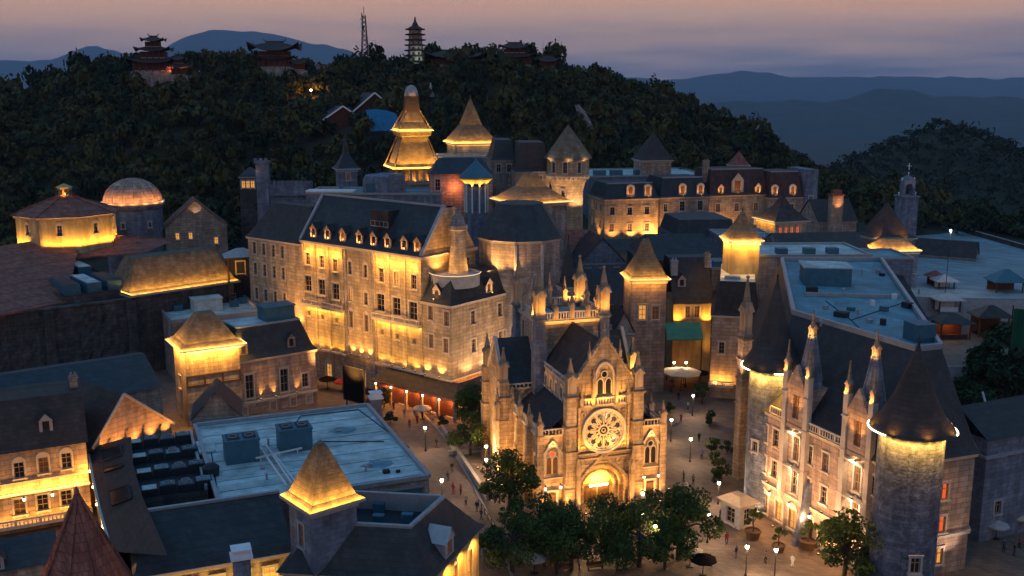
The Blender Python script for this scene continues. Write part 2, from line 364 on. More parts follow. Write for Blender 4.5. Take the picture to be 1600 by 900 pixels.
# ------------------------------------------------------------------ a building: its frame of reference, walls with real openings, parts
class Bld:
    def __init__(s, name, label, cat, o, yaw, wall='cream', trim='trim', group=None):
        s.o = Vector((o[0], o[1], o[2] if len(o) > 2 else 0)); s.yaw = yaw
        s.e = empty(name, s.o, yaw, label, cat, group); s.w = MB(); s.wm = wall; s.trim = trim
        s.c, s.s = math.cos(yaw), math.sin(yaw)
    def loc(s, p):
        d = Vector(p) - s.o; return Vector((d.x * s.c + d.y * s.s, -d.x * s.s + d.y * s.c, d.z))
    def world(s, x, y, z): return s.o + Vector((x * s.c - y * s.s, x * s.s + y * s.c, z))
    def _hit(s, px, py, axis, k):
        d = ray(px, py); dl = Vector((d.x * s.c + d.y * s.s, -d.x * s.s + d.y * s.c, d.z)); c = s.loc((0, 0, CAM_H))
        t = (k - c[axis]) / dl[axis]; return c + dl * t
    def on(s, px, py, y=0.):
        q = s._hit(px, py, 1, y); return q.x, q.z
    def onx(s, px, py, x):
        q = s._hit(px, py, 0, x); return q.y, q.z
    def onz(s, px, py, z):
        q = s._hit(px, py, 2, z); return q.x, q.y
    def part(s, name, mb, mats, smooth=False, label=None, kind=None):
        o = mb.build(name, mats, s.e, smooth, kind=kind)
        if label: o['label'] = label
        return o
    def wall(s, p0, p1, z0, z1, wins=(), mi=0, dep=.3):
        """wall from p0 to p1 (outside on the right hand), wins = [(u, z, w, h, style, pane)], z = bottom of the opening"""
        a, b = Vector(p0), Vector(p1); L = (b - a).length; d = (b - a) / L; nrm = Vector((d.y, -d.x)); rz = math.atan2(d.y, d.x)
        ok = []
        for q in wins:
            u, z, w, h = q[:4]
            if u - w / 2 < .15 or u + w / 2 > L - .15 or z < z0 + .02 or z + h > z1 - .05: continue
            if any(abs(u - k[0]) < (w + k[2]) / 2 and abs(z + h / 2 - k[1] - k[3] / 2) < (h + k[3]) / 2 for k in ok): continue
            ok.append(q)
        us = sorted({0, L, *[q[0] - q[2] / 2 for q in ok], *[q[0] + q[2] / 2 for q in ok]}); zs = sorted({z0, z1, *[q[1] for q in ok], *[q[1] + q[3] for q in ok]})
        pt = lambda u, z, k=0.: (a.x + d.x * u - nrm.x * k, a.y + d.y * u - nrm.y * k, z)
        for i in range(len(us) - 1):
            for j in range(len(zs) - 1):
                um, zm = (us[i] + us[i + 1]) / 2, (zs[j] + zs[j + 1]) / 2
                if any(abs(um - q[0]) < q[2] / 2 and q[1] < zm < q[1] + q[3] for q in ok): continue
                s.w.poly([pt(us[i], zs[j]), pt(us[i + 1], zs[j]), pt(us[i + 1], zs[j + 1]), pt(us[i], zs[j + 1])], mi)
        for q in ok:
            u, z, w, h = q[:4]; u0, u1 = u - w / 2, u + w / 2
            for e0, e1 in (((u0, z), (u1, z)), ((u1, z), (u1, z + h)), ((u1, z + h), (u0, z + h)), ((u0, z + h), (u0, z))):
                s.w.poly([pt(*e0), pt(*e1), pt(*e1, dep), pt(*e0, dep)], mi)
            c = pt(u, z)
            window(s.e, c[0], c[1], c[2], rz, w, h, q[4] if len(q) > 4 else 'plain', q[5] if len(q) > 5 else 'glass', s.trim)
    def ring(s, pts, z0, z1, wins=None, mi=0):
        n = len(pts)
        for i in range(n): s.wall(pts[i], pts[(i + 1) % n], z0, z1, (wins or {}).get(i, ()), mi)
    def band(s, pts, z, h, proud=.18, name='cornice', m_=None, inner=.05):
        a, b = offset_poly(pts, proud), offset_poly(pts, -inner); mb = MB()
        mb.loft([[(*p, z) for p in b], [(*p, z) for p in a], [(*p, z + h * .6) for p in a], [(*p, z + h) for p in offset_poly(pts, proud * 1.5)], [(*p, z + h + .02) for p in b]])
        return s.part(name, mb, m_ or s.trim)
    def done(s): return s.part('wall', s.w, s.wm)
def grid_wins(L, n, z, w, h, style='plain', pane='glass', m0=0., m1=None):
    m1 = m0 if m1 is None else m1
    return [(m0 + (L - m0 - m1) * (i + .5) / n, z, w, h, style, pane() if callable(pane) else pane) for i in range(n)]
def rp(*a): return lambda: random.choice(a)
def chimney_mb(w=1.2, d=.9, h=3):
    m = MB(); m.box(-w / 2, -d / 2, 0, w / 2, d / 2, h); m.box(-w / 2 - .12, -d / 2 - .12, h - .35, w / 2 + .12, d / 2 + .12, h - .1)
    for k in (-.25, .25): m.lathe([(.16, h), (.13, h + .5)], k * w, 0, 8, 0, cap1=True)
    return m
def chimney(B, x, y, z, w=1.2, d=.9, h=3, m_='grey', rz=0):
    return shared('chimney', (w, d, h, m_), lambda: chimney_mb(w, d, h), B.e, (x, y, z), rz, [m_])
# dormers look towards local -y; the body runs back into the roof
def dormer_mb(w, h, dep, style):
    m = MB(); t = w * .24
    if style == 'gable':
        m.box(-w / 2, 0, 0, -w / 2 + t, .25, h); m.box(w / 2 - t, 0, 0, w / 2, .25, h); m.box(-w / 2 + t, 0, 0, w / 2 - t, .25, h * .12)
        g = h + w * .62
        m.loft([[(-w / 2 - .1, y, h + .002), (w / 2 + .1, y, h + .002), (0, y, g)] for y in (-.12, .22)], 0, True, True)
        for sx in (-1, 1):
            m.poly([(sx * w / 2, .25, 0), (sx * w / 2, dep, 0), (sx * w / 2, dep, h), (sx * w / 2, .25, h)], 1)
            m.poly([(sx * (w / 2 + .25), -.25, h - .15), (sx * (w / 2 + .25), dep, h - .15), (0, dep, g + .14), (0, -.25, g + .14)], 1)
    else:  # round-headed
        n = 10; r_ = w / 2
        m.box(-r_, 0, 0, -r_ + t, .3, h); m.box(r_ - t, 0, 0, r_, .3, h); m.box(-r_ + t, 0, 0, r_ - t, .3, h * .15)
        m.ringxz(0, -.08, h, r_ - t, r_ + .12, .3, n, 0, 0, PI)
        m.loft([[((r_ + .06) * math.cos(PI * j / n), y, h + (r_ + .06) * math.sin(PI * j / n)) for j in range(n + 1)] for y in (.28, dep)], 1, closed=False)
        for sx in (-1, 1): m.poly([(sx * r_, .3, 0), (sx * r_, dep, 0), (sx * r_, dep, h), (sx * r_, .3, h)], 1)
    return m
def dormer_pane(w, h, style):
    m = MB(); t = w * .24; x = w / 2 - t
    if style == 'gable': m.poly([(-x, .16, h * .12), (x, .16, h * .12), (x, .16, h + .01), (-x, .16, h + .01)])
    else: m.poly([(x * 1.02, .18, h * .15)] + [(x * 1.02 * math.cos(PI * j / 10), .18, h + x * 1.02 * math.sin(PI * j / 10)) for j in range(11)] + [(-x * 1.02, .18, h * .15)])
    return m
def dormer(B, x, y, z, w=1.5, h=1.7, dep=2.5, style='gable', face='trim', roof='slate', pane='glass', rz=0, light=0, col=WARM):
    d = shared('dormer', (w, h, dep, style, face, roof), lambda: dormer_mb(w, h, dep, style), B.e, (x, y, z), rz, [face, roof])
    shared('pane', ('d', w, h, style, pane), lambda: dormer_pane(w, h, style), d, mats=[pane])
    if light:
        q = Vector((0, -.9, .1)); q.rotate(Euler((0, 0, rz))); t = Vector((0, .2, h * .8)); t.rotate(Euler((0, 0, rz)))
        p = Vector((x, y, z)); shared('floodlight', 0, fixture, B.e, p + q * .85 - Vector((0, 0, .15)), rz, ['iron', 'led'])
        spot(B.e, p + q, p + t, light, col, 110)
    return d
# pinnacle: square shaft with gablets and a crocketed spire, unit height
def pinnacle_mb(k=.42):
    m = MB(); a = .5
    m.loft([rr(-a, -a, a, a, 0), rr(-a, -a, a, a, .04), rr(-.42, -.42, .42, .42, .05), rr(-.42, -.42, .42, .42, k)], 0, True)
    m.loft([rr(-.55, -.55, .55, .55, k), rr(-.55, -.55, .55, .55, k + .03)], 0, True, True)
    for q in range(4):
        c, s_ = math.cos(q * PI / 2), math.sin(q * PI / 2); rot = lambda x, y, z: (x * c - y * s_, x * s_ + y * c, z)
        m.loft([[rot(-.5, y, k + .03), rot(.5, y, k + .03), rot(0, y, k + .15)] for y in (-.56, -.2)], 0, True, True)
    m.loft([rr(-.36, -.36, .36, .36, k + .03), rr(-.22, -.22, .22, .22, k + .25), rr(-.07, -.07, .07, .07, .93)], 0)
    for z in (k + .2, k + .3, k + .4):
        f = .36 * (1 - (z - k) / (.95 - k)) + .10
        if z < .9: m.loft([[(f, 0, z), (0, f, z), (-f, 0, z), (0, -f, z)], [(f * .5, 0, z + .035), (0, f * .5, z + .035), (-f * .5, 0, z + .035), (0, -f * .5, z + .035)]], 0, True, True)
    m.lathe([(.05, .93), (.17, .95), (.17, .965), (.05, .98), (.0, 1.0)], 0, 0, 8, 0)
    return m
def pinnacle(B, x, y, z, w, h, m_='church', k=.42, name='pinnacle'):
    return shared(name, (k, m_), lambda: pinnacle_mb(k), B.e, (x, y, z), 0, [m_], (w, w, h))
# ------------------------------------------------------------------ terrain
def sst(a, b, x):
    t = np.clip((x - a) / (b - a), 0, 1); return t * t * (3 - 2 * t)
RY = 500.0
SKYLINE = [(-700, 460), (-300, 330), (-40, 262), (0, 218), (22, 182), (60, 152), (110, 138), (160, 126), (200, 119), (240, 118), (300, 116), (380, 112), (432, 112), (500, 118), (560, 118), (640, 116), (700, 106), (770, 104), (850, 104),
           (885, 122), (960, 142), (1040, 168), (1080, 188), (1120, 208), (1160, 226), (1200, 246), (1250, 270), (1300, 300), (1400, 380), (1600, 640)]
_sx = np.array([D(px, py, RY).x for px, py in SKYLINE]); _sz = np.array([D(px, py, RY).z for px, py in SKYLINE])
def terrain(x, y):
    x = np.asarray(x, float); y = np.asarray(y, float)
    base = 12 * sst(232, 305, y) * (1 - .45 * sst(60, 110, x) * (1 - sst(255, 300, y)))
    # the town stands on a saddle: the ground falls away on both sides and in front
    side = sst(150, 420, x) * (1 - sst(420, 700, y) * .0) + sst(150, 380, -x) * (1 - sst(300, 420, y))
    r = np.interp(x, _sx, _sz) + 2.0 * np.sin(x * .045) * np.cos(y * .03)
    up = sst(318, RY, y); down = np.clip((y - RY - 25) / 300, 0, 1) ** 1.25
    z = base + (r - base) * up * np.where(up > 0, 1, 0)
    z = z * (1 - side * (1 - up)) - 120 * side * (1 - up)
    z = z - 330 * down
    z = z - 80 * sst(60, -200, y)
    z = z + LODGE[2] * np.exp(-((x - LODGE[0]) ** 2 + (y - LODGE[1]) ** 2) / (2 * 22.0 ** 2))
    # second hill
    d = np.sqrt(((x - 374) / np.where(x < 374, 125, 190)) ** 2 + ((y - 900) / 240) ** 2)
    hill2 = 21 - 70 * np.clip(d, 0, 4) ** 1.12 + 2.5 * np.sin(x * .06 + 1) * np.sin(y * .02)
    z = np.maximum(z, np.where((x > 60) & (y > 480), hill2, -999))
    far = sst(900, 2200, y) + sst(500, 1500, np.abs(x)); far = np.clip(far, 0, 1)
    z = z * (1 - far) - 330 * far
    return np.maximum(z, -330)
LODGE = [0, 0, 0]
_lq = D(552, 180, 392); LODGE = [_lq.x, 392, float(_lq.z - 2.5 - terrain(_lq.x, 392))]
def sheet(name, xs, ys, fz, m_, kind='structure'):
    X, Y = np.meshgrid(xs, ys); Z = fz(X, Y)
    v = np.stack([X, Y, Z], -1).reshape(-1, 3); nx, ny = len(xs), len(ys)
    i = np.arange((nx - 1) * (ny - 1)); a = (i // (nx - 1)) * nx + i % (nx - 1)
    f = np.stack([a, a + 1, a + nx + 1, a + nx], -1)
    me = bpy.data.meshes.new(name); me.vertices.add(len(v)); me.vertices.foreach_set('co', v.ravel().astype('f4'))
    me.loops.add(f.size); me.loops.foreach_set('vertex_index', f.ravel().astype('i4'))
    me.polygons.add(len(f)); me.polygons.foreach_set('loop_start', np.arange(0, f.size, 4, dtype='i4')); me.update(calc_edges=True); me.validate()
    me.shade_smooth(); me.materials.append(M[m_])
    o = bpy.data.objects.new(name, me); COL.objects.link(o); o['kind'] = kind; return o
xs = np.unique(np.concatenate([np.linspace(-13400, -600, 26), np.linspace(-600, 700, 190), np.linspace(700, 13400, 26)]))
ys = np.unique(np.concatenate([np.linspace(-600, 100, 12), np.linspace(100, 1100, 150), np.linspace(1100, 23800, 44)]))
sheet('ground', xs, ys, terrain, 'earth')
# far ranges: real ridges at their distance
def ridge(name, Y, pts, depth, base, seed, rough):
    px = np.array([D(a, b, Y).x for a, b in pts]); pz = np.array([D(a, b, Y).z for a, b in pts])
    rg = np.random.default_rng(seed); ph = rg.random(24) * 6.28
    def fz(X, Yv):
        t = (Yv - Y) / depth
        prof = np.interp(X, px, pz)
        w = Y / 1600 * 30
        n = sum(np.sin(X / (w * (1.7 / (k + 1))) + ph[k] + Yv / (w * 2)) / (k + 1.5) for k in range(11)) * rough
        h = np.where(t <= 0, 1 + t, 1 - t * .8)
        return base + (prof + n * (1 - .5 * np.abs(t)) - base) * np.clip(h, 0, 1) ** .8
    return sheet(name, np.linspace(px.min(), px.max(), 300), np.linspace(Y - depth, Y + depth, 22), fz, 'far')
ridge('mountain_range', 9000, [(900, 200), (1020, 176), (1090, 162), (1160, 157), (1230, 155), (1300, 157), (1345, 151), (1375, 139), (1420, 140), (1455, 151), (1480, 150), (1510, 147), (1535, 150), (1560, 149), (1600, 153), (1700, 148), (1850, 160)], 1800, -330, 3, 12)
ridge('mountain_range', 20000, [(-250, 110), (-100, 95), (0, 92), (80, 90), (145, 68), (185, 84), (240, 84), (290, 56), (330, 43), (370, 42), (420, 46), (470, 62), (540, 78), (620, 98), (720, 116), (850, 124), (960, 118), (1050, 122), (1150, 112), (1260, 120), (1400, 116), (1520, 124), (1640, 118), (1850, 125)], 3400, -330, 5, 34)

# ------------------------------------------------------------------ forest on the hills (one mass of many crowns of leaf sprays)
def crown_template(n, rg):
    """leaf quads over 3-5 lobes of a unit crown"""
    lobes = [(rg.normal(0, .34), rg.normal(0, .34), rg.uniform(-.1, .45), rg.uniform(.38, .62)) for _ in range(rg.integers(4, 7))]
    q = []
    for _ in range(n):
        lx, ly, lz, lr = lobes[rg.integers(len(lobes))]
        d = rg.normal(size=3); d /= np.linalg.norm(d); d[2] = abs(d[2]) * .9 - .15 if rg.random() < .8 else d[2]
        c = np.array([lx, ly, lz]) + d * lr * rg.uniform(.72, 1.05)
        nn = d + rg.normal(0, .45, 3); nn /= np.linalg.norm(nn)
        a = np.cross(nn, rg.normal(size=3)); a /= np.linalg.norm(a); b = np.cross(nn, a)
        s1, s2 = rg.uniform(.09, .17), rg.uniform(.07, .13)
        q.append([c - a * s1 - b * s2 * .6, c + a * s1 * .9 - b * s2, c + a * s1 + b * s2 * .7, c - a * s1 * .7 + b * s2])
    return np.array(q)
def quads_mesh(name, Q, m_, kind=None):
    v = Q.reshape(-1, 3).astype('f4'); n = len(v)
    me = bpy.data.meshes.new(name); me.vertices.add(n); me.vertices.foreach_set('co', v.ravel())
    me.loops.add(n); me.loops.foreach_set('vertex_index', np.arange(n, dtype='i4'))
    me.polygons.add(n // 4); me.polygons.foreach_set('loop_start', np.arange(0, n, 4, dtype='i4')); me.update(calc_edges=True)
    me.materials.append(M[m_]); o = bpy.data.objects.new(name, me); COL.objects.link(o)
    if kind: o['kind'] = kind
    return o
CLEAR = []   # (x, y, r) spots without trees
def forest():
    rg = np.random.default_rng(11)
    T = [crown_template(150, rg) for _ in range(8)]
    T2 = [crown_template(46, rg) for _ in range(6)]
    Q, MI = [], []
    def put(x, y, s, hs, tpl):
        z = float(terrain(x, y)); a = rg.uniform(0, 6.28); c, s_ = math.cos(a), math.sin(a)
        q = tpl[rg.integers(len(tpl))].copy(); X = q[..., 0] * c - q[..., 1] * s_; Yv = q[..., 0] * s_ + q[..., 1] * c
        q[..., 0] = X * s + x; q[..., 1] = Yv * s + y; q[..., 2] = q[..., 2] * s * hs + z + s * .55 * hs
        Q.append(q); MI.append((len(q), 2 if tpl is T2 else 1 if rg.random() < .12 else 2 if rg.random() < .36 else 0))
    # main hill: jittered grid, wherever the ground rises behind the town
    for y in np.arange(326, 545, 6.2):
        for x in np.arange(-300, 300, 6.6):
            xx, yy = x + rg.uniform(-2.6, 2.6), y + rg.uniform(-2.6, 2.6)
            if abs(xx) > yy * .56 + 10 or float(terrain(xx, yy)) < -70: continue
            if y < 350 and -20 < xx < 150 and rg.random() < .2: continue
            if any((xx - a) ** 2 + (yy - b) ** 2 < r_ * r_ for a, b, r_ in CLEAR): continue
            s = rg.uniform(2.8, 5.4) * (1.45 if rg.random() < .22 else 1)
            put(xx, yy, s, rg.uniform(.85, 1.5), T)
    # slope below the terrace and the second hill
    for y in np.arange(560, 1010, 11):
        for x in np.arange(60, 620, 11):
            xx, yy = x + rg.uniform(-4, 4), y + rg.uniform(-4, 4)
            if xx > yy * .56 + 20 or float(terrain(xx, yy)) < -170: continue
            put(xx, yy, rg.uniform(6, 9.5), rg.uniform(.6, 1.0), T2)
    for y in np.arange(250, 480, 9):
        for x in np.arange(154, 320, 7):
            xx, yy = x + rg.uniform(-3, 3), y + rg.uniform(-3, 3)
            if xx > yy * .56 + 10: continue
            put(xx, yy, rg.uniform(4, 6), rg.uniform(.8, 1.2), T2)
    # scrub between the left buildings and the hill
    for y in np.arange(292, 328, 5):
        for x in np.arange(-185, -20, 6):
            xx, yy = x + rg.uniform(-2, 2), y + rg.uniform(-2, 2)
            if any((xx - a) ** 2 + (yy - b) ** 2 < r_ * r_ for a, b, r_ in CLEAR): continue
            put(xx, yy, rg.uniform(2.8, 4.4), rg.uniform(.8, 1.2), T)
    o = quads_mesh('forest', np.concatenate(Q), 'forest', 'stuff'); o.data.materials.append(M['forest_pale']); o.data.materials.append(M['forest_dark'])
    o.data.polygons.foreach_set('material_index', np.concatenate([np.full(n_, i_, 'i4') for n_, i_ in MI]))

# single trees: trunk, limbs, crown
def tree_proto(seed, h, cr, nleaf, leaf, ls=(.16, .30), lobes_n=9):
    rg = np.random.default_rng(seed)
    t = MB(); th = h * .55
    t.tube([(0, 0, -.3), (.05, 0, th * .3), (-.05, .06, th * .65), (0, 0, th)], [h * .035, h * .028, h * .024, h * .018], 7)
    lobes = []
    for k in range(lobes_n):
        a = 2 * PI * k / lobes_n * 1.9 + rg.uniform(-.4, .4); r_ = cr * rg.uniform(.2, .85); z = h * rg.uniform(.36, .88) * (1 - .18 * (r_ / cr))
        if k == 0: r_, z = 0, h * .84
        e = (r_ * math.cos(a), r_ * math.sin(a), z)
        t.tube([(0, 0, th * rg.uniform(.6, .95)), (e[0] * .5, e[1] * .5, (th + z) / 2 - .1), e], [h * .016, h * .011, h * .005], 5)
        lobes.append((*e, cr * rg.uniform(.22, .46)))
    q = []
    for _ in range(nleaf):
        lx, ly, lz, lr = lobes[rg.integers(len(lobes))]
        d = rg.normal(size=3); d /= np.linalg.norm(d)
        c = np.array([lx, ly, lz]) + d * lr * np.array([1, 1, .8]) * rg.uniform(.35, 1.05) ** .6
        nn = d * .8 + rg.normal(0, .6, 3); nn /= np.linalg.norm(nn); a = np.cross(nn, rg.normal(size=3)); a /= np.linalg.norm(a); b = np.cross(nn, a)
        s1, s2 = rg.uniform(*ls), rg.uniform(*ls) * .6
        q.append([c - a * s1, c - b * s2, c + a * s1, c + b * s2])
    return t, np.array(q), leaf
TREES = {}
def tree(kind, name, label, x, y, z=0., s=1., rz=0., cat='tree', group=None):
    e = empty(name, (x, y, z), rz, label, cat, group); e.scale = (s, s, s)
    if kind not in TREES:
        t, q, leaf = tree_proto(*TREE_KINDS[kind])
        a = t.build('trunk', 'bark', e, True); b = quads_mesh('crown', q, leaf); b.parent = e; TREES[kind] = (a.data, b.data)
    else:
        for nm, me in zip(('trunk', 'crown'), TREES[kind]):
            o = bpy.data.objects.new(nm, me); COL.objects.link(o); o.parent = e
    return e
TREE_KINDS = {'plaza1': (21, 7.5, 3.7, 5200, 'leaf', (.11, .22), 15), 'plaza2': (32, 6.4, 3.5, 4600, 'leaf', (.11, .22), 13), 'plaza3': (43, 7.0, 3.6, 4800, 'leaf', (.11, .22), 14),
              'street': (24, 5.0, 2.2, 1300, 'leaf', (.14, .26), 7), 'dark': (25, 10, 4.6, 2600, 'leafdk', (.22, .42), 12), 'pot': (26, 3.4, 1.3, 800, 'leaf', (.11, .2), 6), 'bush': (27, 1.8, 1.2, 500, 'leafdk', (.1, .2), 5)}

# ------------------------------------------------------------------ paving, streets, kerbs
def flat(name, pts, z, m_):
    mb = MB(); mb.poly([(*p, z) for p in pts]); o = mb.build(name, m_); o['kind'] = 'structure'; return o
flat('plaza_paving', [(-140, 60), (110, 60), (110, 226), (-140, 226)], .03, 'paving')
def pxy(px, py, z=0.): q = P(px, py, z); return (q.x, q.y)
street_l = [pxy(*p) for p in ((600, 640), (640, 700), (700, 790), (740, 850), (790, 990))]
street_r = [pxy(*p) for p in ((655, 640), (700, 690), (745, 770), (775, 830), (830, 990))]
mb = MB()
for i in range(4): mb.poly([(*street_l[i], .036), (*street_l[i + 1], .036), (*street_r[i + 1], .036), (*street_r[i], .036)])
o = mb.build('street', 'street'); o['kind'] = 'structure'
for line in (street_r,):
    mb = MB()
    for i in range(4): mb.obox((*line[i], .09), (*line[i + 1], .09), .35, .18)
    o = mb.build('kerb', 'kerb'); o['kind'] = 'structure'
lane = [pxy(*p) for p in ((1062, 605), (1100, 605), (1108, 700), (1150, 840), (1190, 990), (1085, 990), (1070, 760), (1058, 680))]
flat('lane', lane, .036, 'street')
# terrace on the right behind the long roof
flat('terrace_paving', [(70, 232), (128, 225), (151, 292), (146, 372), (112, 372), (66, 300)], 12.06, 'terrace')
mb = MB()
edge = [(70, 232), (128, 225), (151, 292), (146, 372), (112, 372), (66, 300)]
mb.loft([[(*p, -6) for p in offset_poly(edge, .3)], [(*p, 12.05) for p in offset_poly(edge, .3)]])
o = mb.build('terrace_retaining_wall', 'greytrim'); tag(o, 'grey retaining wall under the wide pale terrace behind the long flat roof', 'retaining wall')

e = empty('parapet_wall', (148, 330, 12), 0, 'long dark parapet along the far edge of the pale terrace', 'wall')
mb = MB(); mb.obox((3.0, -38, .7), (-2.0, 42, .7), .6, 1.4); mb.obox((-2.0, 42, .7), (-36, 42, .7), .6, 1.4); mb.build('wall', 'darkstone', e)
mb = MB(); mb.obox((3.0, -38, 1.45), (-2.0, 42, 1.45), .8, .12); mb.obox((-2.0, 42, 1.45), (-36, 42, 1.45), .8, .12); mb.build('coping', 'kerb', e)
# ================================================================== CHURCH
def arch_panel(mb, x0, x1, z0, z1, cx, r, zs, y, y1, n=14, mi=0):
    """wall panel in the plane y with a round-arched opening, and its reveal back to y1"""
    q = lambda x, z, yy=y: (x, yy, z)
    mb.poly([q(x0, z0), q(cx - r, z0), q(cx - r, z1), q(x0, z1)], mi); mb.poly([q(cx + r, z0), q(x1, z0), q(x1, z1), q(cx + r, z1)], mi)
    A = [PI - PI * j / n for j in range(n + 1)]; arc = [(cx + r * math.cos(a), zs + r * math.sin(a)) for a in A]
    for j in range(n): mb.poly([q(*arc[j]), q(*arc[j + 1]), q(arc[j + 1][0], z1), q(arc[j][0], z1)], mi)
    path = [(cx - r, z0)] + arc + [(cx + r, z0)]
    for j in range(len(path) - 1): mb.poly([q(*path[j]), q(*path[j + 1]), q(*path[j + 1], y1), q(*path[j], y1)], mi)
def lancet(mb, cx, z, w, h, y, mi=0):
    """pointed pane outline"""
    n = 6; z1 = z + h - w * .8
    pts = [(cx - w / 2, y, z), (cx + w / 2, y, z)] + [(cx + w / 2 - w / 2 * (1 - math.cos(PI / 2 * j / n)), y, z1 + w * .8 * math.sin(PI / 2 * j / n)) for j in range(n)] + [(cx, y, z + h)]
    pts += [(cx - w / 2 + w / 2 * (1 - math.cos(PI / 2 * j / n)), y, z1 + w * .8 * math.sin(PI / 2 * j / n)) for j in reversed(range(n))]
    mb.poly(pts, mi)
def lancet_frame(mb, cx, z, w, h, y0, y1, t, mi=0):
    n = 6; out = []
    for k in (0, t):
        ww, hh = w + 2 * k, h + k * 1.4; z1 = z + hh - ww * .8
        out.append([(cx + ww / 2, z)] + [(cx + ww / 2 - ww / 2 * (1 - math.cos(PI / 2 * j / n)), z1 + ww * .8 * math.sin(PI / 2 * j / n)) for j in range(n)] + [(cx, z + hh)] +
                   [(cx - ww / 2 + ww / 2 * (1 - math.cos(PI / 2 * j / n)), z1 + ww * .8 * math.sin(PI / 2 * j / n)) for j in reversed(range(n))] + [(cx - ww / 2, z)])
    a, b = out
    mb.loft([[(x, y1, zz) for x, zz in a], [(x, y0, zz) for x, zz in a], [(x, y0, zz) for x, zz in b], [(x, y1, zz) for x, zz in b]], mi, closed=False)

def church():
    o = P(945, 528, 25.0); o.z = 0
    B = Bld('church', 'gothic stone church with rose window, pinnacles and square tower, lit gold from below', 'church', o, R(17), 'church', 'trim')
    NW, AW, LEN = 4.6, 9.2, 26
    w = B.w
    # west front of the nave: lower part with the portal, middle with the rose, gable
    arch_panel(w, -NW, NW, 0, 8.0, 0, 3.6, 3.0, 0, .8)
    arch_panel(w, -3.7, 3.7, 0, 7.0, 0, 3.0, 2.75, .8, 1.4); arch_panel(w, -3.1, 3.1, 0, 6.2, 0, 2.3, 2.3, 1.4, 2.0)
    w.poly([(-NW, 0, 8.0), (NW, 0, 8.0), (NW, 0, 18.2), (0, 0, 25.0), (-NW, 0, 18.2)])
    w.poly([(-NW, .5, 18.2), (NW, .5, 18.2), (0, .5, 25.0)])
    d = MB(); d.poly([(-2.3, 2.0, 0), (2.3, 2.0, 0), (2.3, 2.0, 2.3)] + [(2.3 * math.cos(PI * j / 12), 2.0, 2.3 + 2.3 * math.sin(PI * j / 12)) for j in range(1, 12)] + [(-2.3, 2.0, 2.3)])
    B.part('tympanum', d, 'plaster')
    d = MB()
    for sx in (-1, 1): d.box(sx * 1.0 - .9, 1.85, 0, sx * 1.0 + .9, 1.97, 2.4); d.box(sx * 1.0 - .05, 1.8, 0, sx * 1.0 + .05, 1.85, 2.4)
    B.part('door', d, 'wood')
    d = MB()
    for r_, y in ((3.6, -.16), (3.05, .62), (2.35, 1.22)): d.ringxz(0, y, 3.0 if r_ > 3.5 else 2.75 if r_ > 3 else 2.3, r_, r_ + .32, y + .2, 18, 0, 0, PI)
    d.box(-4.5, -.35, 7.25, 4.5, .0, 7.55); d.box(-4.5, -.5, 8.05, 4.5, 0, 8.35); d.box(-3.9, -.25, 15.0, 3.9, 0, 15.3)
    for k in range(-3, 4): d.ringxz(k * 1.2, -.12, 6.95 - .04 * k * k, .3, .42, 0, 10)
    # a steep gablet over the portal
    for sx in (-1, 1): d.obox((sx * 4.4, -.25, 3.6), (0, -.25, 8.0), .35, .4)
    B.part('portal_moulding', d, 'church')
    d = MB(); d.box(-1.45, 1.2, 2.55, 1.45, 1.32, 2.8); B.part('portal_lamp', d, 'lamp')
    strip(B.e, (-1.4, 1.0, 2.7), (1.4, 1.0, 2.7), (0, 2.2, 3.6), 420, GOLD, .25)
    point(B.e, (0, .2, 3.2), 380, GOLD, .3)
    # rose window: glass, rings, twelve spokes and petals
    rz_, RR = 11.5, 3.0
    g = MB(); g.poly([(RR * math.cos(2 * PI * j / 48), -.04, rz_ + RR * math.sin(2 * PI * j / 48)) for j in range(48)])
    rose = B.part('rose_window', g, 'glass')
    t = MB()
    t.ringxz(0, -.55, rz_, RR, RR + .35, 0, 48); t.ringxz(0, -.35, rz_, RR - .22, RR + .02, 0, 48); t.ringxz(0, -.28, rz_, .62, .85, -.05, 24); t.ringxz(0, -.26, rz_, .22, .34, -.05, 16)
    for k in range(12):
        a = 2 * PI * k / 12; c, s_ = math.cos(a), math.sin(a)
        t.obox((c * .8, -.16, rz_ + s_ * .8), (c * (RR - .2), -.16, rz_ + s_ * (RR - .2)), .14, .2)
        b = a + PI / 12
        t.ringxz(2.16 * math.cos(b), -.24, rz_ + 2.16 * math.sin(b), .42, .54, -.05, 14, 0, b - PI * .55, b + PI * .55)
        t.ringxz(2.62 * math.cos(a), -.22, rz_ + 2.62 * math.sin(a), .12, .22, -.05, 10)
        for q in (-1, 1):
            e = b + q * .155; t.obox((1.15 * math.cos(b), -.15, rz_ + 1.15 * math.sin(b)), (2.0 * math.cos(e), -.15, rz_ + 2.0 * math.sin(e)), .09, .16)
    o_ = t.build('tracery', 'trim', rose)
    # square frame round the rose with rosettes in the corners
    d = MB()
    for sx in (-1, 1):
        d.box(sx * 3.75 - .16, -.3, 8.37, sx * 3.75 + .16, 0, 14.98)
        for zz in (9.0, 14.1): d.ringxz(sx * 3.1, -.2, zz, .22, .42, 0, 12)
    B.part('rose_frame', d, 'church')
    # balcony above the rose, gable window with twin lancets and oculus
    d = MB(); balustrade(d, (-3.7, -.35), (3.7, -.35), 15.3, 1.15, .42, 0, .2); B.part('balustrade', d, 'trim')
    g = MB(); lancet(g, -.62, 16.9, .85, 2.2, -.03); lancet(g, .62, 16.9, .85, 2.2, -.03); g.poly([(.42 * math.cos(2 * PI * j / 12), -.03, 19.75 + .42 * math.sin(2 * PI * j / 12)) for j in range(12)])
    gw = B.part('gable_window', g, 'glass')
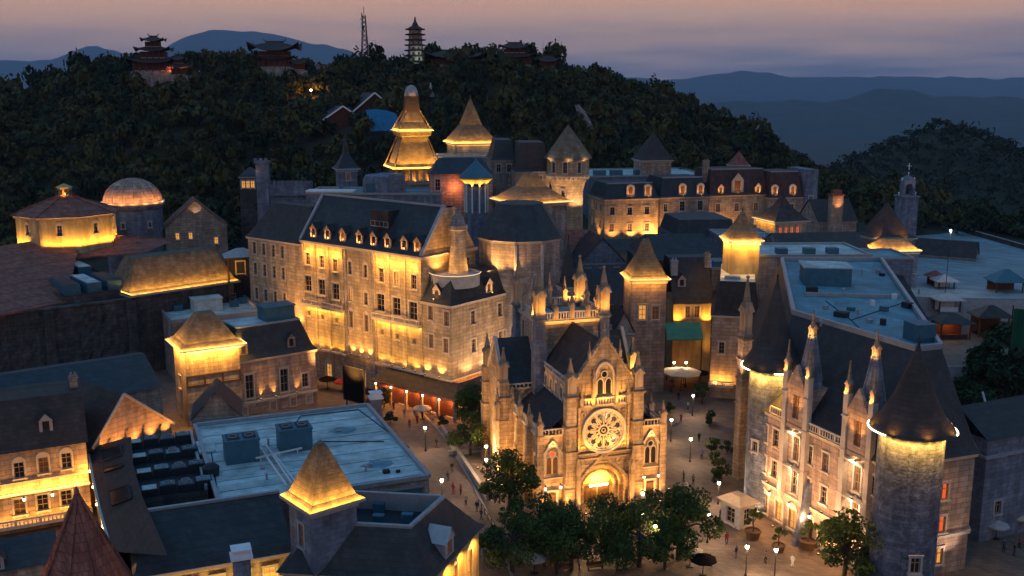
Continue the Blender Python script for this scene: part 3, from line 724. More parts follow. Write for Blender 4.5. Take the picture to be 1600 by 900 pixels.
    t = MB(); lancet_frame(t, -.62, 16.9, .85, 2.2, -.2, 0, .14); lancet_frame(t, .62, 16.9, .85, 2.2, -.2, 0, .14); t.ringxz(0, -.2, 19.75, .42, .58, 0, 16); lancet_frame(t, 0, 16.6, 2.5, 4.6, -.32, 0, .3)
    t.build('tracery', 'trim', gw)
    # gable coping with crockets, finial
    d = MB()
    for sx in (-1, 1):
        d.obox((sx * (NW + .3), .2, 18.0), (0, .2, 25.25), .9, .35)
        for k in range(1, 9):
            f = k / 9; x, z = sx * (NW + .3) * (1 - f), 18.0 + 7.25 * f + .3
            d.lathe([(0, z - .1), (.2, z + .1), (.12, z + .3), (0, z + .36)], x, -.05, 6)
    for sx in (-1, 1):
        for k in range(3): d.box(sx * (1.9 + k * .85) - .1, -.14, 16.6, sx * (1.9 + k * .85) + .1, 0, 22.3 - (1.9 + k * .85) * 1.42)
    d.lathe([(.22, 25.1), (.14, 26.0), (.3, 26.2), (.14, 26.4), (.08, 27.0), (.2, 27.15), (0, 27.5)], 0, .2, 8)
    B.part('gable_coping', d, 'church')
    for sx in (-1, 1):
        pinnacle(B, sx * 1.75, -.45, 15.3, .5, 6.0, 'church', .62); pinnacle(B, sx * 3.55, -.45, 15.3, .6, 3.6, 'church', .3); pinnacle(B, sx * 4.15, -1.1, 0, .75, 8.6, 'church', .68); pinnacle(B, sx * 2.3, -.1, 22.1, .5, 2.6, 'church', .3)
    # corner piers of the front with pinnacles
    for sx in (-1, 1):
        m = MB(); X = sx * 5.1
        m.box(X - .85, -1.0, 0, X + .85, .6, 9.0); m.box(X - .75, -.8, 9.0, X + .75, .6, 17.2)
        for zz in (3.2, 8.8, 12.4, 16.8): m.box(X - .95, -1.1, zz, X + .95, .62, zz + .25)
        for zz in (4, 10): lancet_frame(m, X, zz, .7, 2.6, -1.12 if zz < 9 else -.92, -.7, .12)
        B.part('pier', m, 'church'); pinnacle(B, X, -.1, 17.2, 1.5, 5.4 if sx < 0 else 5.6, 'church')
    # aisle fronts with pointed windows and doors
    for sx in (-1, 1):
        a, b = sorted((sx * 5.95, sx * AW)); c = (a + b) / 2
        w.poly([(a, .4, 0), (b, .4, 0), (b, .4, 11.2), (a, .4, 11.2)])
        g = MB(); lancet(g, c - .48, 5.6, .75, 2.5, .36); lancet(g, c + .48, 5.6, .75, 2.5, .36); gw = B.part('aisle_window', g, 'dim' if sx < 0 else 'glass')
        g = MB(); g.poly([(c + .4 * math.cos(2 * PI * j / 12), .36, 8.55 + .4 * math.sin(2 * PI * j / 12)) for j in range(12)]); g.build('oculus_pane', 'red' if sx < 0 else 'glass', gw)
        t = MB(); lancet_frame(t, c - .48, 5.6, .75, 2.5, .2, .4, .12); lancet_frame(t, c + .48, 5.6, .75, 2.5, .2, .4, .12); t.ringxz(c, .2, 8.55, .4, .56, .4, 14); lancet_frame(t, c, 5.4, 2.0, 4.3, .1, .4, .22)
        for q in (-1, 1): t.obox((c + q * 1.5, .15, 8.4), (c, .15, 10.6), .2, .25)
        t.build('tracery', 'trim', gw)
        d = MB(); d.box(c - .6, .2, 0, c + .6, .34, 2.6); B.part('door', d, 'wood')
        d = MB(); d.box(c - .95, .1, 0, c - .6, .38, 2.9); d.box(c + .6, .1, 0, c + .95, .38, 2.9); d.box(c - .95, .1, 2.9, c + .95, .38, 3.2); d.box(a, .05, 4.9, b, .4, 5.1)
        B.part('door_surround', d, 'trim')
        d = MB(); balustrade(d, (a + .1, .3), (b - .1, .3), 11.2, 1.1, .45, 0, .2); B.part('balustrade', d, 'trim')
        for q in (-1, 1):
            m = shared('wall_lantern', 0, lantern_mb, B.e, (c + q * 1.15, .1, 3.35), 0, ['iron', 'bulb']); point(B.e, (c + q * 1.15, -.35, 3.7), 45, PALE, .12)
        m = MB(); X = sx * (AW + .25); m.box(X - .5, -.15, 0, X + .5, .8, 11.4); m.box(X - .6, -.25, 6, X + .6, .85, 6.25); B.part('buttress', m, 'church'); pinnacle(B, X, .3, 11.4, 1.0, 3.6, 'church')
        uplight(B, c - 1.0, -1.4, 0, c - .8, .3, 6, 420, WARM); uplight(B, c + 1.0, -1.4, 0, c + .8, .3, 6, 420, WARM)
    # flanks: aisle walls, buttresses with pinnacles, aisle roofs, clerestory
    for sx in (-1, 1):
        X = sx * AW
        p0, p1 = ((X, 14.2), (X, .4)) if sx < 0 else ((X, .4), (X, 14.2))
        wins = [(u, 3.2, 1.3, 4.2, 'arch', 'dim') for u in (2.3, 6.9, 11.5)]
        B.wall(p0, p1, 0, 11.2, wins)
        d = MB(); balustrade(d, (X, .8), (X, 14.2), 11.2, 1.1, .5, 0, .2); d.box(X - .3, .4, 10.9, X + .3, 14.2, 11.2); B.part('balustrade', d, 'trim')
        for y in (4.7, 9.3, 13.7):
            m = MB(); m.loft([rr(X + sx * .6 - .6, y - .45, X + sx * .6 + .6, y + .45, 0), rr(X + sx * .6 - .6, y - .45, X + sx * .6 + .6, y + .45, 7), rr(X + sx * .4 - .5, y - .45, X + sx * .4 + .5, y + .45, 7.6), rr(X + sx * .4 - .5, y - .45, X + sx * .4 + .5, y + .45, 11.4)], 0, False, True)
            B.part('buttress', m, 'church'); pinnacle(B, X + sx * .35, y, 11.4, .9, 3.5, 'church')
        r_ = MB(); r_.poly([(X, .6, 11.1), (X, 14.2, 11.1), (sx * NW, 14.2, 14.8), (sx * NW, .6, 14.8)]); B.part('aisle_roof', r_, 'slate')
        B.wall((sx * NW, 14 if sx < 0 else .1), (sx * NW, .1 if sx < 0 else 14), 11, 18.0, [(u, 15.2, .9, 1.5, 'arch', 'glass') for u in (2.3, 4.6, 6.9, 9.2, 11.5)])
        d = MB(); balustrade(d, (sx * (NW + .1), .6), (sx * (NW + .1), 13.6), 17.9, .9, .6, 0, .16); B.part('parapet', d, 'greytrim')
        for y in (1.2, 5.6, 10.0):
            uplight(B, X + sx * 2.6, y + 1.2, 0, X, y + 1.2, 7.5, 800 if sx < 0 else 420, GOLD)
        if sx < 0: strip(B.e, (X + 1.4, 1, 11.6), (X + 1.4, 13.6, 11.6), (X - .2, 7, 12.2), 200, GOLD, .2)
    # nave roof
    r_ = MB(); r_.loft([[(-NW - .1, y, 18.0), (0, y, 24.2), (NW + .1, y, 18.0)] for y in (.45, LEN)], closed=False); r_.box(-.14, .5, 24.1, .14, LEN, 24.42)
    B.part('roof', r_, 'slatebrown')
    # transept
    T0, T1, TX = 14.2, 23.4, 10.6
    for sx in (-1, 1):
        X = sx * TX; ym = (T0 + T1) / 2
        B.wall((-TX, T0) if sx < 0 else (AW, T0), (-AW, T0) if sx < 0 else (TX, T0), 0, 14.5)
        w.poly([(sx * NW, T0, 11), (X, T0, 11), (X, T0, 14.5), (sx * NW, T0, 14.5)])
        w.poly([(X, T1, 0), (X, T0, 0), (X, T0, 14.5), (X, ym, 21.3), (X, T1, 14.5)]); w.poly([(X, T1, 0), (0, T1, 0), (0, T1, 14.5), (X, T1, 14.5)])
        r_ = MB(); r_.loft([[(x, T0 - .2, 14.5), (x, ym, 21.2), (x, T1 + .2, 14.5)] for x in (0, X)], closed=False); B.part('transept_roof', r_, 'slateblue' if sx < 0 else 'slate')
        d = MB(); balustrade(d, (sx * (NW + .2), T0 - .15), (X, T0 - .15), 14.2, .9, .6, 0, .18); d.obox((X, T0 - .2, 14.5), (X, ym, 21.5), .5, .4); d.obox((X, T1 + .2, 14.5), (X, ym, 21.5), .5, .4); B.part('coping', d, 'trim')
        g = MB(); lancet(g, 0, 4, 2.2, 7, 0); g = MB()
        for y in (T0 + .1, T1 - .1):
            m = MB(); m.box(X - .9, y - .9, 0, X + .9, y + .9, 9.6); m.box(X - .75, y - .75, 9.6, X + .75, y + .75, 15.6)
            for zz in (4.6, 9.4, 13): m.box(X - 1.0, y - 1.0, zz, X + 1.0, y + 1.0, zz + .22)
            B.part('buttress', m, 'church'); pinnacle(B, X, y, 15.6, 1.35, 5.4, 'church')
            if y < T0 + 1:
                for q in (-1.25, 1.25): pinnacle(B, X + q, y - .9, 9.8, .8, 5.2, 'church')
    uplight(B, -TX - 2.6, T0 - .5, 0, -TX, T0, 8, 1100, GOLD); uplight(B, -TX + .9, T0 - 2.4, 0, -TX + .6, T0, 8, 900, GOLD); uplight(B, -TX - 2.8, T0 + 5, 0, -TX, T0 + 5, 8, 900, GOLD)
    uplight(B, TX + 1.6, T0 - 1.5, 0, TX, T0, 9, 1100, GOLD)
    # gilded lamp crown beside the right transept pinnacle
    # crossing tower
    X, Y0, Y1, TZ = 5.2, 13.4, 23.8, 24.7
    B.ring([(-X, Y0), (X, Y0), (X, Y1), (-X, Y1)], 11, TZ, {1: [(2.6, 19.9, 1.2, 3.3, 'arch', 'glass'), (7.8, 19.9, 1.2, 3.3, 'arch', 'glass')], 3: [(2.6, 19.9, 1.2, 3.3, 'arch', 'glass'), (7.8, 19.9, 1.2, 3.3, 'arch', 'glass')]})
    d = MB(); d.poly(rr(-X, Y0, X, Y1, TZ - .4)); B.part('tower_deck', d, 'membrane_dk')
    B.band([(-X, Y0), (X, Y0), (X, Y1), (-X, Y1)], TZ - .5, .5, .3, 'tower_cornice')
    for p0, p1 in (((-X, Y0), (X, Y0)), ((X, Y0), (X, Y1)), ((X, Y1), (-X, Y1)), ((-X, Y1), (-X, Y0))):
        d = MB(); balustrade(d, p0, p1, TZ, 1.3, .42, 0, .22); B.part('balustrade', d, 'trim')
    for x, y in ((-X, Y0), (X, Y0), (X, Y1), (-X, Y1)):
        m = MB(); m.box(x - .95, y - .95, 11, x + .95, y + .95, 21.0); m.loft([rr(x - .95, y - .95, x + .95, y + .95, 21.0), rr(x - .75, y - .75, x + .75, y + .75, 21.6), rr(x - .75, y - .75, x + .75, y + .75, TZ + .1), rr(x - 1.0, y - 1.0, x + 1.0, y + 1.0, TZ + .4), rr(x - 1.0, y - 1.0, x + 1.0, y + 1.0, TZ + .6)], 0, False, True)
        B.part('tower_buttress', m, 'blue_or_bluelit'); pinnacle(B, x, y, TZ + .6, 1.7, 7.6, 'church', .44)  # church stone; the blue dusk light on it is put into this colour
    for x, y, h in ((-2.6, Y0, 3.6), (0, Y0, 4.4), (2.6, Y0, 3.6), (-2.6, Y1, 4.6), (0, Y1, 5.4), (2.6, Y1, 4.6), (X, 16.2, 4.4), (X, 20.6, 4.4), (-X, 16.2, 4.6), (-X, 20.6, 4.6)):
        pinnacle(B, x, y, TZ + .2, .8, h, 'church')
    for x, y, wt in ((-X - .2, Y0 + 2.2, 600), (-X - 1.7, Y0 - .9, 600), (-X + .8, Y0 - 1.9, 500), (X - 1.8, Y1 - 1.8, 700), (X - 1.6, Y0 + 1.8, 450), (X - .6, Y0 - 1.9, 600)):
        spot(B.e, (x, y, TZ + .3), (x * 1.15, y + (1 if y > 18 else -1), TZ + 4), wt, GOLD, 140)
    strip(B.e, (-X + 1, Y0 - 1.2, TZ - .3), (X - 1, Y0 - 1.2, TZ - .3), (0, Y0, TZ + 1.2), 70, GOLD, .2)
    for dx in (-1.6, 1.0): spot(B.e, (TX + dx, T0 - 2.3, 13.5), (TX, T0, 18), 900, (1, .58, .12), 90)
    # broad fill floods, added without fittings over the square and the street
    for a, b, w_ in (((-9, -13, 4.5), (-3, 0, 11), 2600), ((9, -13, 4.5), (3, 0, 11), 2600), ((-21, 2, 4.5), (-9, 6, 8), 2200), ((-22, 14, 4.5), (-10, 17, 10), 2600), ((18, 2, 4.5), (9, 8, 8), 1500), ((0, -10, 9), (0, 0, 20), 1500)): spot(B.e, a, b, w_ * 1.15, (1, .49, .12), 85, 1.0, .4)
    # floodlights of the front
    for x, t, wt in ((-6.3, -5.2, 520), (-3.4, -3.0, 420), (3.4, 3.0, 420), (6.3, 5.2, 520)): uplight(B, x, -2.4, 0, t, -.2, 9, wt, WARM)
    for x in (-3.3, -1.1, 1.1, 3.3): spot(B.e, (x, -1.2, 8.5), (x * .8, 0, 12), 210, GOLD, 120)
    for x in (-2.6, 0, 2.6): spot(B.e, (x, -1.3, 15.5), (x * .4, 0, 19), 230, GOLD, 120)
    for x in (-7.6, 7.6): spot(B.e, (x, -.9, 9.6), (x, .4, 11.6), 120, WARM, 130)
    B.done()
def lantern_mb():
    m = MB(); m.box(-.05, -.45, .75, .05, .0, .83); m.lathe([(.05, .72), (.2, .6), (.2, .56)], 0, -.4, 6); m.lathe([(.0, .1), (.14, .16), (.18, .5), (.16, .56), (0, .57)], 0, -.4, 8, 1); m.lathe([(.05, .0), (.12, .12)], 0, -.4, 6); return m
church()

# ================================================================== HOTEL
def hotel():
    zE = 28.5
    A, C = P(472, 375, zE), P(660, 402, zE); yaw = math.atan2(C.y - A.y, C.x - A.x)
    B = Bld('hotel_building', 'long cream stone hotel with eight roof dormers and gold lit facade', 'hotel', (A.x, A.y, 0), yaw, 'cream', 'trim')
    L = (C - A).xy.length; DEP = 15
    u = lambda px, py: B.on(px, py)
    wins = []
    def at(px, py, w, h, st='plain', pn=None): x, z = u(px, py); wins.append((x, z - h / 2, w, h, st, pn or random.choice(['glass', 'glass', 'glass', 'dim', 'lit'])))
    for px, py in ((481, 404), (503, 409), (524, 415)): at(px, py, 1.35, 2.5)
    for px, py in ((482, 443), (503, 449), (525, 456)): at(px, py, 2.0, 3.2, 'plain', 'glass')
    for px, py in ((547, 419), (571, 424)): at(px, py, 1.0, 2.5, 'arch')
    for px, py in ((548, 461), (572, 467)): at(px, py, 1.0, 2.4, 'arch')
    for px, py in ((549, 499), (573, 505)): at(px, py, 1.1, 3.3, 'arch', 'dim')
    for px, py in ((596, 430), (620, 436), (647, 441)): at(px, py, 1.35, 2.7)
    for px, py in ((595, 473), (620, 479), (646, 486)): at(px, py, 2.1, 3.4, 'plain', 'glass')
    for px, py in ((483, 491), (504, 497), (526, 503), (597, 521), (621, 528), (647, 536)): at(px, py - 2, .9, 1.0, 'bare', 'dim')
    for px, py in ((560, 580),): pass
    x1 = u(549 - 8, 430)[0]; x2 = u(583, 430)[0]
    for k in range(7): wins.append((1.8 + k * (L - 3.6) / 6, .6, 1.7, 2.8, 'arch' if k % 2 else 'plain', random.choice(['lit', 'dim', 'glass'])))
    B.wall((0, 0), (L, 0), 0, zE, wins)
    B.wall((L, 0), (L, DEP), 0, zE, [(q, 24.6, 1.2, 2.2, 'plain', 'glass') for q in (9.5, 12.5)])
    B.wall((L, DEP), (0, DEP), 0, zE); B.wall((0, DEP), (0, 0), 0, zE, [(q, z, 1.2, 2.4, 'plain', 'glass') for q in (3.5, 8, 12) for z in (9, 14.5, 20)])
    zR = B.on(640, 318, 6.2)[1]; DR = 6.2
    for x in (0, L):
        B.w.poly([(x, 0, zE), (x, DR, zR - .2), (x, DEP - DR + .5, zR - .2), (x, DEP, zE)])
    r_ = MB(); r_.loft([[(x, -.45, zE + .1), (x, .3, zE + 1.0), (x, DR, zR), (x, DEP - DR, zR), (x, DEP + .4, zE + .1)] for x in (-.1, L - .35)], closed=False)
    B.part('roof', r_, 'slateblue')
    d = MB(); d.obox((L - .1, -.3, zE + .3), (L - .1, DR, zR + .3), .7, .5); d.obox((-.1, -.3, zE + .3), (-.1, DR, zR + .3), .6, .5); B.part('gable_coping', d, 'greytrim')
    d = MB(); d.box(-.1, DR - .15, zR - .05, L, DR + .25, zR + .3); B.part('ridge_capping', d, 'capping')
    # recessed roof terrace in the slope
    xa, xb = B.on(590, 335, 4)[0], B.on(617, 335, 4)[0]; zz = (zE + zR) / 2 + .9
    d = MB(); d.box(xa, 2.2, zz - 1.5, xb, 6.3, zz + 2.2); B.part('roof_recess', d, 'hvacdark')
    d = MB(); d.obox((xa, 2.1, zz - .9), (xb, 2.1, zz - .9), .12, .12); d.obox((xa, 2.1, zz + .1), (xb, 2.1, zz + .1), .07, .07)
    for k in range(5): q = xa + (xb - xa) * k / 4; d.obox((q, 2.1, zz - 1), (q, 2.1, zz + .1), .07, .07)
    B.part('railing', d, 'capping')
    F = [(0, 0), (L, 0), (L, DEP), (0, DEP)]
    B.band(F, zE - .5, .6, .35)
    for px in ((472 + 545) / 2,): pass
    # pilaster strips and balcony band
    d = MB()
    for px, py in ((473, 420), (493, 425), (514, 430), (536, 435), (586, 440), (608, 445), (633, 450), (658, 455)):
        x = u(px, py)[0]; x = min(max(x, .25), L - .25); d.box(x - .28, -.22, 6.2, x + .28, 0, zE - .52)
    B.part('pilaster', d, 'cream')
    zb = u(600, 497)[1]
    for a, b in ((.4, x1 - .4), (x2 + .3, L - .3)):
        d = MB(); d.box(a, -1.1, zb - .35, b, 0, zb); balustrade(d, (a, -1.0), (b, -1.0), zb, 1.05, .5, 0, .18); B.part('balcony', d, 'trim')
        d = MB(); d.box(a, -.55, 6.0, b, 0, 6.4); B.part('string_course', d, 'trim')
    d = MB(); d.box(x1, -.5, 6.4, x2, -.02, 6.8)
    for x in (x1, x2): d.box(x - .3, -.35, 0, x + .3, 0, zE - .52)
    B.part('pilaster', d, 'grey')
    # dormers
    dz = []
    for px, py in ((489, 372), (511, 377), (535, 382), (561, 388), (583, 392), (605, 393), (631, 399), (656, 405)):
        x = u(px, py)[0]; x = min(max(x, 1.2), L - 1.4); dz.append(x)
        dormer(B, x, .15, zE + .75, 1.75, 1.9, 2.6, 'gable', 'rose', 'slate', random.choice(['glass', 'dim']), 0, 0)
        spot(B.e, (x - 1.15, -.5, zE + .9), (x - .1, .25, zE + 2.6), 150, WARM, 120)
    # facade lighting: strips under the eaves and under the balconies, floods on the cornice
    for a, b in ((.5, x1 - .5), (x2 + .5, L - .5)):
        n = 4
        for k in range(n):
            q = a + (b - a) * (k + .5) / n
            spot(B.e, (q, -1.2, zE - .8), (q, 0, zE - 6), 380, GOLD, 105)
            spot(B.e, (q, -1.35, 6.6), (q, 0, 9.6), 200, (1, .49, .06), 125)
            shared('floodlight', 0, fixture, B.e, (q, -.45, 6.42), 0, ['iron', 'led'])
        strip(B.e, (a, -1.5, zE - .9), (b, -1.5, zE - .9), (a / 2 + b / 2, 0, zE - 3.2), 300, GOLD, .25)
        strip(B.e, (a, -.9, zb - .5), (b, -.9, zb - .5), (a / 2 + b / 2, 0, zb - 2.6), 190, (1, .49, .06), .2)
    for x in (x1 + 1.4, (x1 + x2) / 2, x2 - 1.4): uplight(B, x, -.4 if False else -.45, 6.82, x, 0, 12, 420, WARM, 100)
    for q in (L * .06, L * .3, L * .55, L * .8): spot(B.e, (q, -15, 6.5), (q, 0, 17), 4600, (1, .49, .13), 88, 1.0, .4)  # fill floods added out over the street, with no fitting
    spot(B.e, (L + 15, -13, 5.5), (L + 4, 2, 13), 3000, (1, .58, .26), 80, 1.0, .4); spot(B.e, (L + 24, 10, 5.5), (L + 8, 8, 14), 3600, (1, .62, .38), 80, 1.0, .4)  # further fill floods added for the pavilion walls
    # gable end wall lit from the terrace below it
    spot(B.e, (L + 2.2, 3.2, 25.2), (L, 4.2, 30), 900, WARM, 110); spot(B.e, (L + 2.0, 7.2, 25.2), (L, 7.6, 29), 500, WARM, 110)
    # ---- left end block, set back, with a steep hipped roof
    q0 = B.on(402, 372, 4)[0]
    E0, E1 = q0, -.2
    pts = [(E0, 1.5), (E1, 1.5), (E1, 13), (E0, 13)]
    B.ring(pts, 0, zE - 1.2, {0: [(uu, z, 1.1, 2.6, 'plain', 'glass') for uu in (2.2, 5.4, 8.6, 11.6) for z in (8, 13.5, 19, 23.6)]})
    r_ = MB(); ring_profile(r_, E0, 1.5, E1 - .05, 13, zE - 1.2, [(-.5, -.5, 0), (.4, .4, .9), (3.6, 4.6, 7.2)]); B.part('end_roof', r_, 'slate')
    B.band(pts, zE - 1.7, .45, .3)
    for q in (E1 - 1.2, E1 - 3.4, E0 + 1.2): spot(B.e, (q, -.4, 9), (q, 1.5, 17), 900, WARM, 95)
    uplight(B, E0 + 1.0, -.6, 0, E0 + .6, 1.4, 16, 1500, WARM, 70); uplight(B, E1 - 2, -.8, 0, E1 - 1.6, 1.5, 14, 1500, WARM, 80); uplight(B, E0 + 4.0, -.6, 0, E0 + 4.4, 1.4, 16, 1000, WARM, 70)
    # ---- corner pavilion with its mansard and ring-lit terrace
    xp, zp = B.on(706, 478); pw = xp - L - .15; x0, x1_ = L + .12, xp
    yb = B.onx(800, 455, xp)[0]; yb = min(max(yb, 12), 19)
    zp = 20.3
    pv = [(x0, -.3), (x1_, -.3), (x1_, yb), (x0, yb)]
    wf, wr = [], []
    for px, py in ((673, 489), (703 - 5, 498), (674, 533), (702 - 5, 540)): q = B.on(px, py, -.3); wf.append((q[0] - x0, q[1] - 1.3, 1.15, 2.6, 'plain', 'dim'))
    for px, py in ((739, 496), (781, 484), (740, 540), (782, 528)): q = B.onx(px, py, xp); wr.append((q[0] + .3, q[1] - 1.25, 1.2, 2.5, 'plain', random.choice(['glass', 'glass', 'dim'])))
    wr += [(3, .8, 2.4, 3, 'arch', 'lit'), (8, .8, 2.4, 3, 'arch', 'lit')]
    B.ring(pv, 0, zp, {0: wf, 1: wr})
    B.band(pv, zp - .45, .5, .35); B.band(pv, 6.1, .35, .25, 'string_course')
    zt = 25.0
    r_ = MB(); ring_profile(r_, x0, -.3, x1_, yb, zp, [(-.45, -.45, 0), (.2, .2, .8), (1.5, 1.7, zt - zp)], 0, True); B.part('mansard_roof', r_, 'slateblue')
    xm = (x0 + x1_) / 2
    dormer(B, *(B.on(683, 447, .4)[0], .2, zp + .7), 1.9, 1.7, 2.2, 'gable', 'trim', 'slate', 'dim', 0, 170, WARM)
    y_ = B.onx(763, 447, xp - .4)[0]
    dormer(B, x1_ - .2, y_, zp + .7, 1.9, 1.7, 2.2, 'gable', 'trim', 'slate', 'dim', PI / 2, 170, WARM)
    # round terrace drum: lit parapet against the walls behind
    cx_, cy_ = x1_ - 3.8, 5.2
    d = MB(); d.lathe([(4.6, zt - 2), (4.6, zt + .1), (4.75, zt + .15), (4.75, zt + .4), (4.45, zt + .4), (4.45, zt + .05), (0, zt + .05)], cx_, cy_, 24); B.part('terrace_drum', d, 'greytrim')
    d = MB(); d.lathe([(4.80, zt + .36), (4.90, zt + .40), (4.80, zt + .46)], cx_, cy_, 24, 0, -PI * .85, PI * .25); B.part('led_strip', d, 'led')
    for a in (-2.2, -1.2, -.2, .8): spot(B.e, (cx_ + 3.9 * math.cos(a), cy_ + 3.9 * math.sin(a), zt + .5), (cx_, cy_ + 1.5, zt + 4), 260, GOLD, 130)
    # stone stair turret rising through the terrace
    d = MB(); d.lathe([(2.0, zt), (1.7, zt + 2), (1.45, zt + 6), (1.5, zt + 8.0), (1.9, zt + 8.3), (1.9, zt + 9.0), (1.4, zt + 9.1), (1.1, zt + 10.4), (.6, zt + 11.2), (.5, zt + 12), (0, zt + 12.1)], cx_ - .6, cy_ + 1.6, 10); B.part('stair_turret', d, 'grey', True)
    # ground floor lights on the pavilion walls
    for q in (1.0, 4.6): uplight(B, x0 + q, -1.0, 6.48, x0 + q, -.3, 10.5, 420, WARM, 110)
    for q in (4, 9, 13): spot(B.e, (x1_ + 1.5, q, 6.6), (x1_, q, 11), 300, (1, .62, .3), 120)
    B.done()
    # ---- apse-like round block behind the pavilion, a building of its own
    g = Bld('round_block', 'grey round-ended building with dark slate roof behind the hotel corner', 'building', (D(813, 380, 192).x, 201, 0), R(-6), 'grey', 'greytrim')
    rad = 8.3; n = 10; ze = D(813, 376, 193).z; zt2 = D(813, 318, 199).z
    pts = [(rad * math.cos(2 * PI * (k + .5) / n), rad * math.sin(2 * PI * (k + .5) / n)) for k in range(n)]
    g.ring(pts, 0, ze, {k: [(2.55, 11, .9, 1.9, 'plain', 'glass')] for k in (6, 8)})
    r_ = MB(); r_.loft([[(x * f, y * f, ze + h) for x, y in pts] for f, h in ((1.07, -.1), (.96, 1.2), (.55, zt2 - ze))], 0, False, True); g.part('roof', r_, 'slateblue')
    g.band(pts, ze - .7, .5, .25)
    d = MB(); d.lathe([(.35, 0), (.35, ze - .8)], pts[8][0] * 1.02, pts[8][1] * 1.02, 8); d.lathe([(.35, 0), (.35, ze - .8)], pts[7][0] * 1.02, pts[7][1] * 1.02, 8); g.part('downpipe', d, 'greytrim')
    spot(g.e, (-rad * .6, -rad - 1.6, ze - 6), (-rad * .45, -rad * .8, ze - 2), 1100, WARM, 110); spot(g.e, (-rad * .1, -rad - 2, ze - 6), (0, -rad, ze - 2), 500, WARM, 110)
    g.done()
    return B
HO = hotel()

# cafe annex along the foot of the hotel: brown awning roof, warm lit front
def cafe():
    B = Bld('cafe_annex', 'low cafe front with sloping brown roof and warm red lit openings below the hotel', 'cafe', (HO.o.x, HO.o.y, 0), HO.yaw, 'rose', 'trim')
    xa, xb = HO.on(607, 560)[0], HO.on(712, 585)[0]
    r_ = MB(); r_.loft([[(xa, 0, 5.9), (xb + .6, 0, 5.9)], [(xa, -4.6, 4.3), (xb + 3.6, -4.6, 4.3)], [(xa, -4.6, 4.1), (xb + 3.6, -4.6, 4.1)]], closed=False); r_.loft([[(xb + .6, 0, 5.9), (xb + .6, 8, 5.9)], [(xb + 3.6, -4.6, 4.3), (xb + 3.6, 8, 4.3)], [(xb + 3.6, -4.6, 4.1), (xb + 3.6, 8, 4.1)]], closed=False)
    B.part('roof', r_, 'slatebrown')
    d = MB(); d.box(xa, -4.7, 4.05, xb + 3.7, -4.5, 4.4); d.box(xb + 3.5, -4.5, 4.05, xb + 3.7, 8, 4.4); B.part('fascia', d, 'redtile')
    n = 5
    for k in range(n + 1):
        x = xa + .3 + (xb + 3 - xa) * k / n; d = MB(); d.box(x - .25, -4.2, 0, x + .25, -3.8, 4.1); B.part('post', d, 'rose')
    d = MB(); d.box(xa, -2.6, 0, xb + 2.6, -2.4, 3.9); B.part('shop_front', d, 'temple')
    for k in range(n):
        x = xa + .3 + (xb + 3 - xa) * (k + .5) / n; window(B.e, x, -2.62, .3, 0, 2.0, 2.9, 'bare', ['lit', 'red', 'dim', 'red', 'lit'][k]); point(B.e, (x, -3.6, 3.3), 200, AMBER if k != 0 else WARM, .2)
        shared('globe_lamp', 0, globe_mb, B.e, (x - 1, -4.85, 3.7), 0, ['iron', 'bulb'])
    for y in (-1, 3, 6):
        d = MB(); d.box(xb + 2.9, y - .25, 0, xb + 3.3, y + .25, 4.1); B.part('post', d, 'rose')
    point(B.e, (xb + 1.6, 2, 3), 260, AMBER, .2); point(B.e, (xb + 1.6, 6, 3), 260, AMBER, .2)
def globe_mb():
    m = MB(); m.lathe([(0, 0), (.16, .06), (.2, .2), (.16, .34), (0, .4)], 0, 0, 8, 1); m.box(-.03, -.03, .4, .03, .4, .46); return m
cafe()
# black billboard on the wall between the street and the hotel
d = empty('billboard', D(558, 580, 183), HO.yaw, 'large black panel screen mounted on the hotel foot beside a tree', 'billboard'); d.location.z = 0
def billboard(e):
    m = MB(); m.box(-2.7, -1.0, 2.1, 2.7, -.8, 8.6); m.build('panel', 'board', e)
    m = MB()
    for x in (-2.8, 2.7): m.box(x, -1.1, 2.0, x + .12, -.7, 8.7)
    m.box(-2.68, -1.1, 8.6, 2.7, -.7, 8.72); m.box(-2.68, -1.1, 1.98, 2.7, -.7, 2.1); m.build('frame', 'iron', e)
    for x in (-2.4, 2.4):
        m = MB(); m.box(x - .12, -.7, 0, x + .12, -.5, 8); m.build('post', 'iron', e)
billboard(d)
# ================================================================== towers with a hipped, eave-lit roof
def eave_glow(B, x0, y0, x1, y1, z, top, watts, col=GOLD, sides='flr', led=True, out_=.75):
    """LED lines along the eaves, shining up the roof slopes"""
    cx, cy_ = (x0 + x1) / 2, (y0 + y1) / 2
    E = {'f': ((x0, y0 - out_, z), (x1, y0 - out_, z), (cx, y0 + .9, z + 1.0)), 'r': ((x1 + out_, y0, z), (x1 + out_, y1, z), (x1 - .9, cy_, z + 1.0)),
         'l': ((x0 - out_, y1, z), (x0 - out_, y0, z), (x0 + .9, cy_, z + 1.0)), 'b': ((x1, y1 + out_, z), (x0, y1 + out_, z), (cx, y1 - .9, z + 1.0))}
    m = MB()
    for s_ in sides:
        a, b, t = E[s_]; strip(B.e, (a[0], a[1], z + .16), (b[0], b[1], z + .16), t, watts * .95, col, .18)
        m.obox((a[0], a[1], z - .02), (b[0], b[1], z - .02), .12, .16)
    if led: B.part('led_strip', m, 'led')
